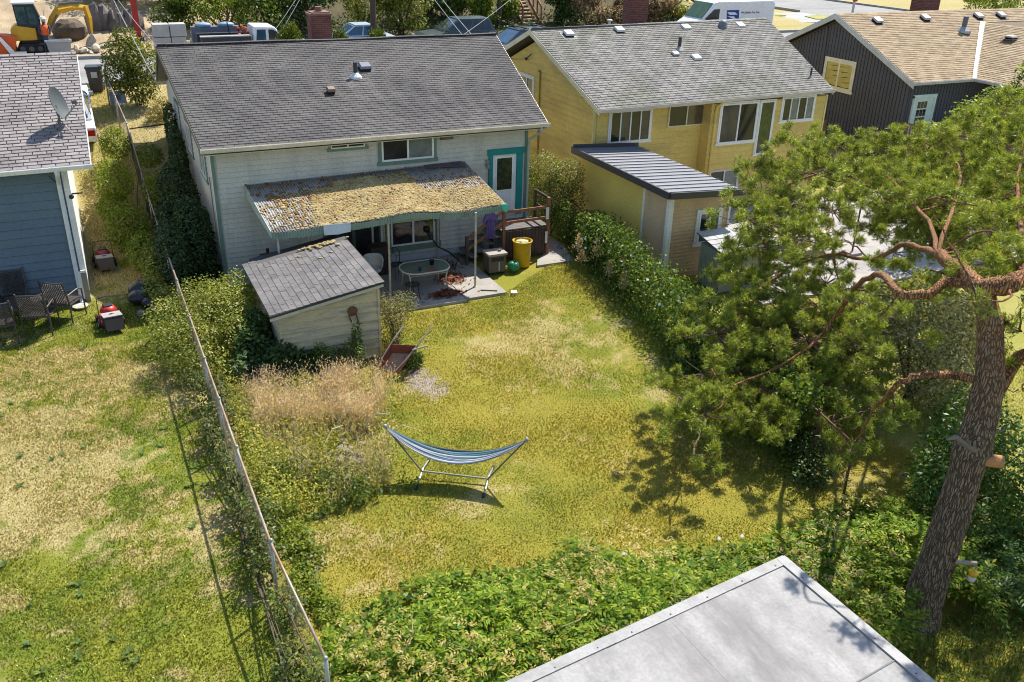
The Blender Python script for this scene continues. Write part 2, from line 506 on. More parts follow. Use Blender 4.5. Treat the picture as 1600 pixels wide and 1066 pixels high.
def roof_slab(house, e0, e1, r1, r0, th, m, name='roof', back=None):
    """rear slope from eave e0-e1 to ridge r0-r1, the street side slope mirrored, one solid"""
    e0, e1, r0, r1 = map(Vector, (e0, e1, r0, r1))
    f0 = Vector((e0.x, 2 * r0.y - e0.y, e0.z)); f1 = Vector((e1.x, 2 * r1.y - e1.y, e1.z))
    d = Vector((0, 0, -th)); s = MB()
    P = [e0, e1, r1, r0, f1, f0]; Q = [p + d for p in P]
    s.add(P + Q, [(0, 1, 2, 3), (3, 2, 4, 5), (6, 9, 8, 7), (9, 11, 10, 8), (0, 6, 7, 1), (4, 10, 11, 5), (0, 3, 9, 6), (3, 5, 11, 9), (1, 7, 8, 2), (2, 8, 10, 4)])
    return s.build(name, m, house)

def rake_trim(house, e, r, f, m, side, h_=.16):
    s = MB(); t = Vector((side * .022, 0, 0))
    for a, b in ((e, r), (r, f)):
        a, b = Vector(a), Vector(b); dn = Vector((0, 0, -h_))
        s.prism([a + t * .15, b + t * .15, b + dn + t * .15, a + dn + t * .15], t)
    return s.build('rake_board', m, house)

def gable_body(house, x0, x1, y0, y1, z0, ze, yr, zr, m):
    s = MB(); pf = [(y0, z0), (y1, z0), (y1, ze), (yr, zr), (y0, ze)]
    s.prism([(x0, y, z) for y, z in pf], (x1 - x0, 0, 0))
    return s.build('wall', m, house)

def box_vent(house, p, N, m1, m2, sx=.34, sy=.34, hz=.14, lab=None, rot=0):
    """louvred box vent on a roof: flashing plate, dark throat, cap"""
    N = Vector(N).normalized(); U = Vector((1, 0, 0)); V = N.cross(U).normalized(); p = Vector(p)
    s = MB(); s.obox(p, U, V, N, -sx * .75, sx * .75, -sy * .75, sy * .75, .012, .026)
    v = s.build('roof_vent', m2, house)
    MB().obox(p, U, V, N, -sx * .42, sx * .42, -sy * .42, sy * .42, .02, hz * .72).build('vent_throat', BLACK, v)
    s = MB(); a, b = sx * .5, sy * .5
    c = [p + U * x + V * y + N * z for x, y, z in ((-a, -b, hz * .6), (a, -b, hz * .6), (a, b, hz * .6), (-a, b, hz * .6), (-a * .8, -b * .8, hz), (a * .8, -b * .8, hz), (a * .8, b * .8, hz), (-a * .8, b * .8, hz))]
    s.add(c, [(0, 3, 2, 1), (4, 5, 6, 7), (0, 1, 5, 4), (1, 2, 6, 5), (2, 3, 7, 6), (3, 0, 4, 7)])
    s.build('vent_cap', m1, v)
    return v

def vent_pipe(house, p, N, m, h_=.42, r=.055, boot=None):
    p = Vector(p); N = Vector(N).normalized()
    s = MB().tube([p, p + Vector((0, 0, h_))], [r, r], 10)
    pipe = s.build('vent_pipe', m, house, smooth=False)
    s = MB(); s.tube([p + N * .01, p + N * .03 + Vector((0, 0, .02)), p + Vector((0, 0, h_ * .34))], [r * 3, r * 2.8, r * 1.15], 12)
    s.build('flashing_boot', boot or GALV, pipe)
    return pipe

def chimney(house, cx, cy, w_, d_, z0, z1, bm, cap, pot=True, mort=None):
    """brick stack: mortar core and courses of separate bricks standing proud"""
    mort = mort or mat('mortar', (.30, .26, .23), .9)
    ch = MB().box(cx - w_ / 2, cx + w_ / 2, cy - d_ / 2, cy + d_ / 2, z0, z1).build('chimney', mort, house)
    s = MB(); z = z0 + .01; k = 0
    while z < z1 - .05:
        for (ax, L, fx) in ((0, w_, -1), (0, w_, 1), (1, d_, -1), (1, d_, 1)):
            u = -L / 2 - (.10 if k % 2 else 0)
            while u < L / 2 - .01:
                a, b = max(u, -L / 2), min(u + .2, L / 2)
                if b - a > .02:
                    if ax == 0: s.box(cx + a, cx + b, cy + fx * d_ / 2 - .01, cy + fx * d_ / 2 + .01 + .003 * random.random(), z, z + .058)
                    else: s.box(cx + fx * w_ / 2 - .0105, cx + fx * w_ / 2 + .0105, cy + a, cy + b, z, z + .058)
                u += .21
        z += .069; k += 1
    o = s.build('bricks', bm, ch); o['kind'] = 'stuff'
    if cap:
        s = MB().box(cx - w_ / 2 - .05, cx + w_ / 2 + .05, cy - d_ / 2 - .05, cy + d_ / 2 + .05, z1, z1 + .07)
        s.box(cx - w_ / 2 + .02, cx + w_ / 2 - .02, cy - d_ / 2 + .02, cy + d_ / 2 - .02, z1 + .07, z1 + .11)
        s.build('chimney_cap', mat('chimney_cap', (.24, .13, .10), .9), ch)
        if pot:
            s = MB(); s.tube([(cx, cy, z1 + .11), (cx, cy, z1 + .27)], .12, 12); s.build('flue', mat('clay_flue', (.22, .11, .08), .85), ch)
    return ch
# ------------------------------------------------------------------ white house
NEGY = (0, -1, 0); PX = (1, 0, 0)
HWHITE = mat('white_siding', (.56, .535, .465), .65, (.49, .47, .41), 1.2, bump=.1, bscale=25, dirt=(.33, .33, .29), dscale=.7, dlo=.5, dhi=.8, dstretch=(2.4, 2.4, .35))
GREEN = mat('sage_green_trim', (.16, .24, .19), .6, (.12, .19, .15), 3)
TEAL = mat('teal_paint', (.005, .22, .21), .5, (.006, .18, .17), 3)
SHG = mat('grey_shingle', (.112, .104, .100), .92, (.085, .079, .078), .9, rnd=.09, bump=.5, bscale=160, spec=.2, dirt=(.165, .155, .143), dscale=.35, dlo=.45, dhi=.75)
GUT = mat('cream_gutter', (.70, .64, .52), .5)
house = thing('white_house', 'white lap sided house with long dark grey roof and teal framed back door', 'house', (8.1, 32.3, 0))
wall = gable_body(house, 3.12, 13.08, 26.58, 38.0, -.1, 4.12, 32.25, 5.98, HWHITE)
siding(wall, (0, 26.58, 0), PX, NEGY, 3.22, 12.98, .25, 4.1, .152, HWHITE)
siding(wall, (3.12, 0, 0), (0, 1, 0), (-1, 0, 0), 26.6, 37.9, .9, 5.8, .152, HWHITE, top=lambda y: 4.15 + 1.8 * (1 - abs(y - 32.25) / 5.7) if abs(y - 32.25) < 5.7 else 0)
o = MB().box(3.13, 13.07, 26.54, 26.6, -.1, .24).build('foundation', mat('painted_foundation', (.45, .48, .50), .8), house)
for x in (3.12, 13.08):
    s = MB().box(x - .045, x + .045, 26.535, 26.66, .0, 4.1); s.build('corner_board', GREEN, house)
s = MB().box(3.075, 3.13, 26.66, 26.78, 0, 4.1); s.build('corner_board', WHITE, house)
e0, e1, r0, r1 = (2.81, 26.1, 4.27), (13.61, 26.1, 4.27), (2.5, 32.2, 6.26), (14.45, 32.2, 6.25)
roof = roof_slab(house, e0, e1, r1, r0, .13, mat('roof_deck', (.20, .19, .18), .95))
Vv = (Vector(r0) - Vector(e0)); Vv.x = 0; LV = Vv.length
lay_shingles(roof, e0, PX, Vv, LV, lambda v: (-.31 * v / LV, 10.8 + .84 * v / LV), SHG, .305, .135)
s = MB()
for i in range(40):
    a = 2.5 + i * .30; s.obox((a, 32.2, 6.262 + .012 * math.sin(a * 1.3) - .03 * math.sin((a - 2.5) / 12 * math.pi)), (1, 0, 0), (0, .95, -.31), (0, .31, .95), 0, .29, -.13, .005, .02, .034)
    s.obox((a, 32.2, 6.262 + .012 * math.sin(a * 1.3) - .03 * math.sin((a - 2.5) / 12 * math.pi)), (1, 0, 0), (0, .95, .31), (0, -.31, .95), 0, .29, -.005, .13, .02, .034)
o = s.build('ridge_caps', SHG, roof); o['kind'] = 'stuff'
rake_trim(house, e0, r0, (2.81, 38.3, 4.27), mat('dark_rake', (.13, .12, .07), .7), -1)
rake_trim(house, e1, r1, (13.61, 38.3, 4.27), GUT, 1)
gutter(house, (13.66, 26.1, 4.27), (2.78, 26.1, 4.27), GUT)
s = MB().box(2.85, 13.57, 26.12, 26.58, 4.085, 4.105); s.build('soffit', mat('cream_soffit', (.62, .58, .46), .7), house)
# lean yellowish gable end triangle seen past the left rake
s = MB()
for y0, y1, z0, z1 in ((29.2, 36, 4.55, 4.75), (30.0, 35, 4.78, 4.98), (31, 34, 5.2, 5.4)): s.box(3.06, 3.105, y0, y1, z0, z1)
s.build('gable_board', mat('mossy_board', (.36, .33, .12), .8), house)
# downspout on the right corner
s = MB().tube([(13.36, 26.05, 4.2), (13.36, 26.05, 4.0), (13.12, 26.42, 3.72), (13.12, 26.48, 3.5), (13.12, 26.48, .3)], .042, 8)
s.build('downspout', mat('pale_downspout', (.36, .40, .36), .5), house)
WFR = mat('white_vinyl', (.80, .80, .78), .45)
CURT = glassmat('glass_over_curtain', (.22, .24, .23), .12, (.12, .13, .12), 2)
window(house, (8.12, 26.56, 3.37), PX, NEGY, 1.7, .74, WFR, 2, GREEN, .10, [glassmat('glass_brown', (.05, .045, .045), .08), CURT])
window(house, (6.55, 26.56, 3.90), PX, NEGY, 1.05, .19, WFR, 2, GREEN, .07, GLASS, fw=.035)
window(house, (8.32, 26.56, .58), PX, NEGY, 1.5, .86, WFR, 2, GREEN, .17, [GLASS, GLASS_L])
# dark garden door beside the lower window
s = MB(); s.box(6.15, 8.05, 26.53, 26.585, .05, 2.05)
d = s.build('patio_door', mat('door_frame_dark', (.09, .13, .11), .5), house)
MB().box(6.28, 7.05, 26.50, 26.535, .2, 1.95).build('pane', GLASS, d); MB().box(7.16, 7.92, 26.51, 26.536, .2, 1.95).build('pane', GLASS, d)
s = MB().box(7.98, 8.09, 26.49, 26.55, .05, 2.05); s.build('door_post', WFR, d)
# back door above the porch
s = MB(); s.box(11.86, 12.72, 26.545, 26.59, 1.22, 3.26)
door = s.build('door', mat('white_door', (.72, .74, .72), .5), house)
s = MB(); s.box(11.68, 13.0, 26.47, 26.56, 3.27, 3.45); s.box(11.72, 11.86, 26.50, 26.56, 1.2, 3.27); s.box(12.73, 12.94, 26.50, 26.56, 1.2, 3.27)
s.build('door_casing', TEAL, door)
MB().box(12.02, 12.56, 26.525, 26.55, 2.08, 3.14).build('pane', glassmat('door_glass', (.05, .055, .03), .08, (.015, .015, .012), 7), door)
MB().box(11.97, 12.61, 26.53, 26.548, 2.03, 3.19).build('glass_stop', WFR, door)
MB().box(12.05, 12.55, 26.53, 26.549, 1.4, 1.95).build('door_panel', mat('white_door2', (.66, .69, .68), .5), door)
MB().ell((11.93, 26.50, 2.02), .035).build('handle', BLACK, door, smooth=True)
s = MB(); s.box(11.60, 11.72, 26.5, 26.56, 2.92, 3.12); s.ell((11.66, 26.44, 2.93), (.06, .06, .08))
s.build('wall_lamp', mat('lamp_pewter', (.25, .24, .23), .4), house)
s = MB().box(10.04, 10.46, 26.47, 26.57, 3.91, 4.07); a = s.build('wall_vent', mat('vent_dark', (.10, .07, .05), .8), house)
for i in range(3): MB().box(10.05, 10.45, 26.45, 26.475, 3.93 + i * .045, 3.955 + i * .045).build('vent_slat', mat('vent_slat', (.26, .2, .13), .8), a)
# windows on the left wall
for y, z, w_ in ((28.0, 2.9, 1.3), (31.2, 2.9, 1.2), (34.2, 3.0, 1.0)):
    window(house, (3.11, y + w_, z), (0, -1, 0), (-1, 0, 0), w_, .95, WFR, 2, GREEN, .10, GLASS)
s = MB().tube([(3.06, 27.2, 3.2), (3.06, 27.15, .6)], .018, 6); s.build('conduit', mat('conduit_grey', (.2, .19, .18), .6), house)
NS = Vector((0, -(6.26 - 4.27) / 6.1, 1))
STEEL_D = mat('dark_steel', (.05, .05, .05), .45, metal=.3)
vent_pipe(house, (8.28, 29.57, 5.40), NS, STEEL_D, .5, .07, mat('bright_flashing', (.62, .62, .60), .5))
box_vent(house, (8.75, 30.12, 5.58), NS, mat('grey_vent_cap', (.20, .20, .22), .4), STEEL_D, .40, .42, .18)
box_vent(house, (7.2, 28.7, 5.12), NS, mat('brown_vent_cap', (.22, .15, .10), .6), mat('dark_brown', (.05, .035, .025), .7), .26, .26, .2)
BRK = mat('red_brick', (.16, .045, .035), .85, (.11, .035, .03), 5, rnd=.25)
chimney(house, 8.12, 33.4, .70, .62, 5.4, 6.98, BRK, True)

# ------------------------------------------------------------------ yellow house
YEL = mat('yellow_siding', (.70, .53, .15), .7, (.62, .46, .125), .8, bump=.1, bscale=25, dirt=(.36, .27, .10), dscale=.5, dlo=.46, dhi=.74, dstretch=(.5, .5, 2.4))
SHY = mat('pale_grey_shingle', (.25, .235, .22), .95, (.205, .19, .178), .8, rnd=.17, bump=.4, bscale=160, spec=.2, dirt=(.165, .165, .125), dscale=.45, dlo=.46, dhi=.68)
CREAM = mat('cream_trim', (.68, .62, .42), .6)
yh = thing('yellow_house', 'yellow board house with pale grey shingle roof and white sliding windows', 'house', (21.8, 33, 0))
wall = gable_body(yh, 16.72, 27.0, 28.4, 37.6, -.1, 4.1, 33, 5.95, YEL)
siding(wall, (0, 28.4, 0), PX, NEGY, 16.8, 21.4, .3, 4.1, .21, YEL, th=.026, gap=.011)
siding(wall, (16.72, 0, 0), (0, 1, 0), (-1, 0, 0), 28.42, 37.5, .3, 5.9, .21, YEL, th=.026, gap=.011, top=lambda y: 4.12 + 1.83 * (1 - abs(y - 33) / 4.6) if abs(y - 33) < 4.6 else 0)
s = MB().box(21.45, 27.0, 27.85, 28.42, 1.52, 4.1); bay = s.build('bay_wall', YEL, yh)
siding(bay, (0, 27.85, 0), PX, NEGY, 21.5, 26.95, 1.55, 4.1, .21, YEL, th=.026, gap=.011)
siding(bay, (21.45, 0, 0), (0, 1, 0), (-1, 0, 0), 27.86, 28.4, 1.55, 4.1, .21, YEL, th=.026, gap=.011)
s = MB().box(21.47, 26.98, 28.1, 28.42, -.1, 1.52); lw = s.build('lower_wall', YEL, yh)
siding(lw, (0, 28.1, 0), PX, NEGY, 21.5, 26.95, .3, 1.52, .21, YEL, th=.026, gap=.011)
s = MB().box(16.66, 16.74, 28.37, 28.46, 0, 4.1); s.build('corner_board', mat('pale_yellow', (.70, .60, .24), .6), yh)
MB().box(26.97, 27.04, 27.82, 27.92, 1.5, 4.1).build('corner_board', mat('pale_yellow', (.70, .60, .24), .6), yh)
e0, e1, r0, r1 = (16.42, 27.6, 4.23), (27.05, 27.6, 4.36), (16.26, 33, 6.30), (27.79, 33, 6.35)
roof = roof_slab(yh, e0, e1, r1, r0, .12, mat('roof_deck_dark', (.10, .095, .085), .95))
Uy = Vector(e1) - Vector(e0); Vv = Vector(r0) - Vector(e0); Vv.x = 0; LV = Vv.length
lay_shingles(roof, e0, Uy, Vv, LV, lambda v: (-.16 * v / LV, 10.63 + .74 * v / LV), SHY, .305, .15, gap=.018, th=.024)
s = MB()
for i in range(38): s.obox((16.28 + i * .30, 33, 6.302 + .05 * i / 38), (1, 0, 0), (0, .93, -.36), (0, .36, .93), 0, .29, -.13, .005, .012, .024)
o = s.build('ridge_caps', SHY, roof); o['kind'] = 'stuff'
rake_trim(yh, e0, r0, (16.42, 38.4, 4.23), CREAM, -1, .2)
rake_trim(yh, e1, r1, (27.05, 38.4, 4.36), CREAM, 1, .2)
gutter(yh, (27.08, 27.6, 4.36), (16.40, 27.6, 4.23), mat('grey_gutter', (.52, .48, .42), .5))
s = MB().tube([(21.75, 27.55, 4.2), (21.62, 27.75, 4.02), (21.60, 27.80, 3.8), (21.60, 27.80, .4)], .05, 8)
s.build('downspout', YEL, yh)
DG = glassmat('glass_deep', (.03, .03, .03), .06)
window(yh, (17.35, 28.385, 2.82), PX, NEGY, 1.72, 1.14, WFR, 4, WHITE, .07, [DG, glassmat('glass_mauve', (.09, .08, .075), .1), DG, glassmat('glass_mauve', (.09, .08, .075), .1)], fw=.045)
window(yh, (19.86, 28.385, 3.22), PX, NEGY, 1.66, .80, CREAM, 2, None, .05, [DG, glassmat('glass_drape', (.16, .13, .085), .15)], fw=.045)
window(yh, (21.85, 27.835, 2.56), PX, NEGY, 1.72, 1.50, WFR, 2, WHITE, .06, [glassmat('glass_mauve', (.09, .08, .075), .1), DG])
window(yh, (23.70, 27.835, 2.0), PX, NEGY, .68, 2.06, WFR, 1, WHITE, .05, [glassmat('glass_green', (.05, .09, .03), .06, (.02, .03, .015), 4)])
window(yh, (24.80, 27.835, 3.22), PX, NEGY, 1.55, .90, WFR, 4, WHITE, .07, [DG, CURT, DG, CURT], fw=.04)
window(yh, (21.85, 28.085, .42), PX, NEGY, 1.40, 1.02, WFR, 2, WHITE, .06, [DG, CURT])
window(yh, (16.71, 34.6, 3.55), (0, -1, 0), (-1, 0, 0), 1.2, .82, WFR, 2, WHITE, .07, glassmat('glass_pale', (.25, .24, .19), .15))
s = MB().tube([(16.66, 32.8, 4.75), (16.66, 32.78, 1.2)], .03, 6); s.ell((16.62, 32.8, 4.76), .05); s.build('conduit', mat('yellow_conduit', (.36, .26, .05), .6), yh)
s = MB().tube([(16.62, 34.2, 5.05), (16.6, 33.9, 5.1), (16.6, 33.5, 5.3)], .022, 6); s.tube([(16.62, 34.3, 5.0), (16.5, 35, 4.9), (16.4, 36, 4.95)], .014, 6); s.ell((16.6, 33.95, 5.05), .06)
s.build('service_cable', BLACK, yh)
N2 = Vector((0, -(6.3 - 4.28) / 5.4, 1))
CAPW = mat('pale_vent_cap', (.58, .56, .50), .5); VD = mat('vent_flashing', (.30, .29, .27), .6)
for p in ((17.66, 32.45, 6.10), (20.04, 32.60, 6.16), (23.24, 32.60, 6.16), (26.05, 32.62, 6.17), (22.29, 30.36, 5.30)): box_vent(yh, p, N2, CAPW, VD, .40, .40, .16)
box_vent(yh, (21.51, 30.7, 5.42), N2, CAPW, mat('dark_brown', (.05, .035, .025), .7), .28, .26, .17)
vent_pipe(yh, (21.92, 31.01, 5.54), N2, STEEL_D, .55, .07)
vent_pipe(yh, (26.63, 28.53, 4.62), N2, STEEL_D, .45, .04)
s = MB().tube([(25.07, 32.5, 6.05), (25.07, 32.5, 6.32)], [.2, .2], 14); s.ell((25.07, 32.5, 6.32), (.2, .2, .19), 14, 8)
s.build('roof_vent', mat('grey_dome', (.17, .18, .20), .45), yh, smooth=True)
s = MB().tube([(20.0, 33.3, 6.2), (20.0, 33.3, 6.5)], .05, 8); s.ell((20.0, 33.3, 6.52), (.12, .12, .05)); s.build('pipe_cowl', CAPW, yh)
chimney(yh, 21.57, 33.9, .82, .62, 5.4, 7.6, BRK, True, mort=mat('mortar_grey', (.24, .23, .22), .9))

# ------------------------------------------------------------------ outbuilding beside the yellow house
TAN = mat('tan_siding', (.60, .42, .235), .7, (.52, .36, .20), .8, bump=.1, dirt=(.40, .28, .16), dscale=.8, dstretch=(1.5, 1.5, .5))
YOL = mat('ochre_siding', (.70, .53, .13), .7, (.62, .47, .115), .8, bump=.1)
RIM = mat('charcoal_trim', (.052, .050, .056), .5)
RIBM = mat('grey_metal_roof', (.185, .188, .205), .5, (.165, .168, .182), 1.0, spec=.35)
ob = thing('outbuilding', 'small yellow and tan outbuilding with a ribbed grey metal roof and white framed window', 'shed', (17, 24.8, 0))
s = MB(); s.prism([(15.85, y, z) for y, z in ((22.1, -.1), (27.7, -.1), (27.7, 2.72), (22.1, 2.72))], (2.3, 0, 0))
wall = s.build('wall', TAN, ob)
siding(wall, (15.85, 0, 0), (0, 1, 0), (-1, 0, 0), 23.55, 27.68, .1, 2.70, .115, YOL, th=.022, gap=.011)
siding(wall, (15.85, 0, 0), (0, 1, 0), (-1, 0, 0), 22.2, 23.45, .1, 2.70, .085, TAN, th=.02, gap=.009)
siding(wall, (0, 22.1, 0), PX, NEGY, 15.98, 18.1, .1, 2.62, .118, TAN, th=.024, gap=.012)
s = MB(); s.box(15.80, 15.98, 22.06, 22.12, 0, 2.62); s.box(15.80, 15.862, 22.122, 22.2, 0, 2.61); s.build('corner_board', WHITE, ob)
s = MB(); s.box(15.815, 15.86, 23.45, 23.55, 0, 2.68); s.build('corner_board', WHITE, ob)
s = MB(); s.box(18.10, 18.17, 22.06, 22.2, 0, 2.6); s.build('corner_board', WHITE, ob)
P4 = [(15.55, 21.8, 2.90), (18.3, 21.8, 2.75), (18.3, 27.9, 2.75), (15.9, 27.9, 2.90)]
P4[3] = (15.6, 27.9, 2.90)
s = MB(); s.prism([(x, y, z - .12) for x, y, z in P4], (0, 0, .10)); roof = s.build('roof', RIM, ob)
for i in range(16):
    y0 = 21.86 + i * .375; y1 = y0 + .365
    s = MB(); a, b = Vector((15.6, 0, 2.895)), Vector((18.3, 0, 2.748))
    prof = [(0, 0), (.0, .035), (.03, .035), (.045, .006), (.17, .006), (.18, .012), (.20, .012), (.21, .006), (.365, .006), (.365, 0)]
    s.prism([(a.x, y0 + u, a.z + h_) for u, h_ in prof], b - a)
    s.build('roof_panel', RIBM, roof)
s = MB()
s.prism([(15.53, 21.78, 2.94), (15.53, 27.92, 2.94), (15.53, 27.92, 2.72), (15.53, 21.78, 2.72)], (.06, 0, 0))
s.prism([(15.595, 21.72, 2.93), (18.32, 21.72, 2.78), (18.32, 21.72, 2.58), (15.595, 21.72, 2.73)], (0, .06, 0))
s.prism([(15.595, 27.86, 3.02), (18.32, 27.86, 2.87), (18.32, 27.86, 2.58), (15.595, 27.86, 2.73)], (0, .06, 0))
s.build('fascia', RIM, roof)
window(ob, (16.98, 22.085, 1.05), PX, NEGY, .80, 1.02, WFR, 2, WHITE, .085, [GLASS, glassmat('glass_room', (.16, .13, .11), .1, (.03, .03, .03), 5)])

# ------------------------------------------------------------------ dark navy house on the right
NAVY = mat('navy_siding', (.082, .083, .102), .7, (.070, .071, .088), 1.2, bump=.1)
SHB = mat('beige_shingle', (.375, .29, .19), .95, (.32, .24, .15), 1.6, rnd=.16, bump=.4, bscale=120, spec=.15, dirt=(.26, .19, .125), dscale=.9, dlo=.5, dhi=.72)
nh = thing('navy_house', 'dark navy board and batten house with beige shingle roof and a wing at the back', 'house', (38, 33, 0))
wall = gable_body(nh, 33.2, 48, 29.3, 38.9, -.1, 4.0, 34.1, 6.25, NAVY)
zt = lambda y: 4.0 + 2.25 * (1 - abs(y - 34.1) / 4.8)
for i in range(46):
    y = 29.35 + i * .205
    MB().box(33.165, 33.2, y, y + .165, .2, zt(y + .08) - .1).build('wall_board', NAVY, wall)
for i in range(24):
    x = 33.25 + i * .2
    MB().box(x, x + .165, 29.268, 29.3, .2, 3.95).build('wall_board', NAVY, wall)
s = MB().box(38.2, 45.5, 27.0, 29.35, -.1, 4.0); s.build('wing_wall', NAVY, nh)
e0, e1, r0, r1 = (32.85, 28.85, 4.11), (48.5, 28.85, 4.11), (32.75, 34.1, 6.45), (44.3, 34.1, 6.50)
roof = roof_slab(nh, e0, e1, (48.5, 34.1, 6.45), r0, .12, mat('roof_deck_brown', (.20, .15, .10), .95))
Vv = Vector(r0) - Vector(e0); Vv.x = 0; LV = Vv.length
# wing: ridge runs towards the yard, valley meets the main roof
WX0, WXR, WZ = 36.5, 41.2, 5.95
lay_shingles(roof, e0, PX, Vv, LV, lambda v: (-.1 * v / LV, 3.6 + 4.7 * (v / LV / .77) if v / LV < .77 else 15.6), SHB, .36, .15, gap=.01, rag=.1, stag=.37)
wy0 = 25.6
s = MB(); a0, a1 = Vector((WX0, 28.85, 4.11)), Vector((WX0, wy0, 4.11)); rr0, rr1 = Vector((WXR, 32.9, WZ)), Vector((WXR, wy0, WZ)); b1 = Vector((2 * WXR - WX0, wy0, 4.11)); b0 = Vector((2 * WXR - WX0, 28.85, 4.11))
s.add([a0, a1, rr1, rr0, b1, b0] + [p - Vector((0, 0, .12)) for p in (a0, a1, rr1, rr0, b1, b0)], [(0, 1, 2, 3), (3, 2, 4, 5), (6, 7, 1, 0), (7, 8, 2, 1), (8, 10, 4, 2), (6, 9, 8, 7), (9, 11, 10, 8)])
wr = s.build('wing_roof', mat('roof_deck_brown', (.20, .15, .10), .95), nh)
Vw = rr1 - a1; Lw = Vw.length
Uw = Vector((0, -1, 0))
lay_shingles(wr, a0, Uw, Vw, Lw, lambda v: (-4.05 * v / Lw, 3.25), SHB, .36, .15, gap=.01, rag=.1, stag=.37, limit=260)
s = MB(); vb, vt = Vector((WX0, 28.8, 4.14)), Vector((WXR, 32.85, WZ + .05)); d = (vt - vb); L = d.length; d.normalize(); sd_ = Vector((1, -.9, 0)).normalized()
s.obox(vb, d, sd_, d.cross(sd_).normalized(), 0, L, -.12, .12, .0, .05); s.obox(vb, d, sd_, d.cross(sd_).normalized(), 0, L, -.03, .03, .05, .09)
s.build('valley_flashing', mat('bright_metal', (.36, .36, .38), .5), nh)
GT = mat('grey_trim', (.52, .53, .55), .5)
rake_trim(nh, e0, r0, (32.85, 39.35, 4.11), GT, -1, .26)
gutter(nh, (36.6, 28.85, 4.11), (32.8, 28.85, 4.11), GT)
gutter(nh, (36.5, 28.9, 4.11), (36.5, 25.6, 4.11), GT)
BL = mat('yellow_blind', (.58, .48, .13), .7, (.45, .37, .10), 5)
def blinds(win, O, U, Z, N):
    for k in range(5):
        for j in range(2):
            s = MB(); u0 = .12 + j * .86
            pts = [O + U * (u0 + .78 * t) + Z * (.14 + k * .225 + .025 * math.sin(t * 5 + k + j * 2)) + N * .034 for t in (0, .25, .5, .75, 1)]
            up = [p + Z * .21 for p in pts[::-1]]
            s.prism(pts + up, N * .012); s.build('blind_slat', BL, win)
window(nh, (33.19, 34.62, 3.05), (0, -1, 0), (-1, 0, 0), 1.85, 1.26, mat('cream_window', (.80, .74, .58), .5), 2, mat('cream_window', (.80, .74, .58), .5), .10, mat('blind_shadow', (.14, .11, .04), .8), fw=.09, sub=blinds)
MT = mat('mint_white', (.62, .74, .70), .5)
s = MB(); s.box(33.55, 34.65, 29.2, 29.3, 1.5, 3.35); dr = s.build('door', MT, nh)
s = MB(); s.box(33.42, 33.55, 29.17, 29.29, 1.5, 3.45); s.box(34.65, 34.78, 29.17, 29.29, 1.5, 3.45); s.box(33.42, 34.78, 29.16, 29.29, 3.36, 3.5); s.build('door_casing', MT, dr)
for i in range(3):
    for j in range(4): MB().box(33.72 + i * .2, 33.88 + i * .2, 29.185, 29.205, 1.85 + j * .35, 2.14 + j * .35).build('pane', GLASS, dr)
N3 = Vector((0, -(6.45 - 4.11) / 5.25, 1)); CB = mat('beige_vent_cap', (.46, .40, .36), .5)
for p in ((34.6, 33.3, 6.09), (37.78, 33.4, 6.13), (41.45, 33.4, 6.13), (43.07, 33.4, 6.14)): box_vent(nh, p, N3, CB, mat('dark_brown', (.05, .035, .025), .7), .46, .44, .18)
box_vent(nh, (40.1, 30.2, 5.52), Vector((-.4, 0, 1)), CB, mat('dark_brown', (.05, .035, .025), .7), .5, .44, .18)
vent_pipe(nh, (39.3, 32.3, 5.65), N3, mat('grey_pipe', (.12, .12, .13), .5), .7, .12)
chimney(nh, 40.1, 35.6, 1.15, .8, 5.4, 7.2, BRK, False)
s = MB().tube([(33.1, 34.9, 5.75), (33.12, 34.85, 5.7), (33.12, 34.8, 3.6)], .03, 6); s.build('conduit', NAVY, nh)
# ------------------------------------------------------------------ blue house on the left
BLUE = mat('blue_siding', (.115, .165, .215), .7, (.10, .145, .19), .8, bump=.12, bscale=30, dirt=(.13, .17, .19), dscale=.6, dstretch=(.4, 1, 3))
SHK = mat('brown_grey_shingle', (.285, .255, .245), .95, (.225, .20, .195), 1.2, rnd=.16, bump=.4, bscale=150, spec=.15, dirt=(.17, .15, .145), dscale=.8, dlo=.5, dhi=.72)
bh = thing('blue_house', 'blue wide lap sided house with brown grey shingle roof and white gutter', 'house', (-4, 32, 0))
wall = gable_body(bh, -10, -.68, 26.85, 37, -.1, 3.95, 31.9, 5.85, BLUE)
siding(wall, (0, 26.85, 0), PX, NEGY, -9.9, -.78, .35, 3.95, .245, BLUE, th=.036, gap=.02)
siding(wall, (-.68, 0, 0), (0, 1, 0), PX, 26.95, 36.9, .35, 3.9, .245, WHITE, th=.02)
s = MB().box(-10, -.70, 26.8, 26.86, -.1, .35); s.build('foundation', mat('brown_base', (.16, .14, .12), .85), bh)
s = MB(); s.box(-.80, -.655, 26.80, 26.87, .9, 3.9); s.build('corner_board', WHITE, bh)
s = MB(); s.box(-.70, -.650, 26.872, 26.98, .3, 3.9); s.build('corner_board', WHITE, bh)
s = MB(); s.box(-.80, -.66, 26.70, 26.8, .0, .92); s.build('wall_panel', mat('tan_panel', (.30, .25, .19), .8), bh)
s = MB(); s.box(-.92, -.80, 26.72, 26.8, .12, .95); s.box(-.80, -.66, 26.695, 26.75, .92, .99); s.build('panel_trim', WHITE, bh)
e0, e1, r0, r1 = (-10.3, 26.4, 3.97), (-.04, 26.4, 4.05), (-10.3, 32, 6.08), (.12, 32, 6.08)
roof = roof_slab(bh, e0, e1, r1, r0, .12, mat('roof_deck_dark', (.10, .095, .085), .95))
Ub = Vector(e1) - Vector(e0); Vv = Vector(r0) - Vector(e0); LV = Vv.length
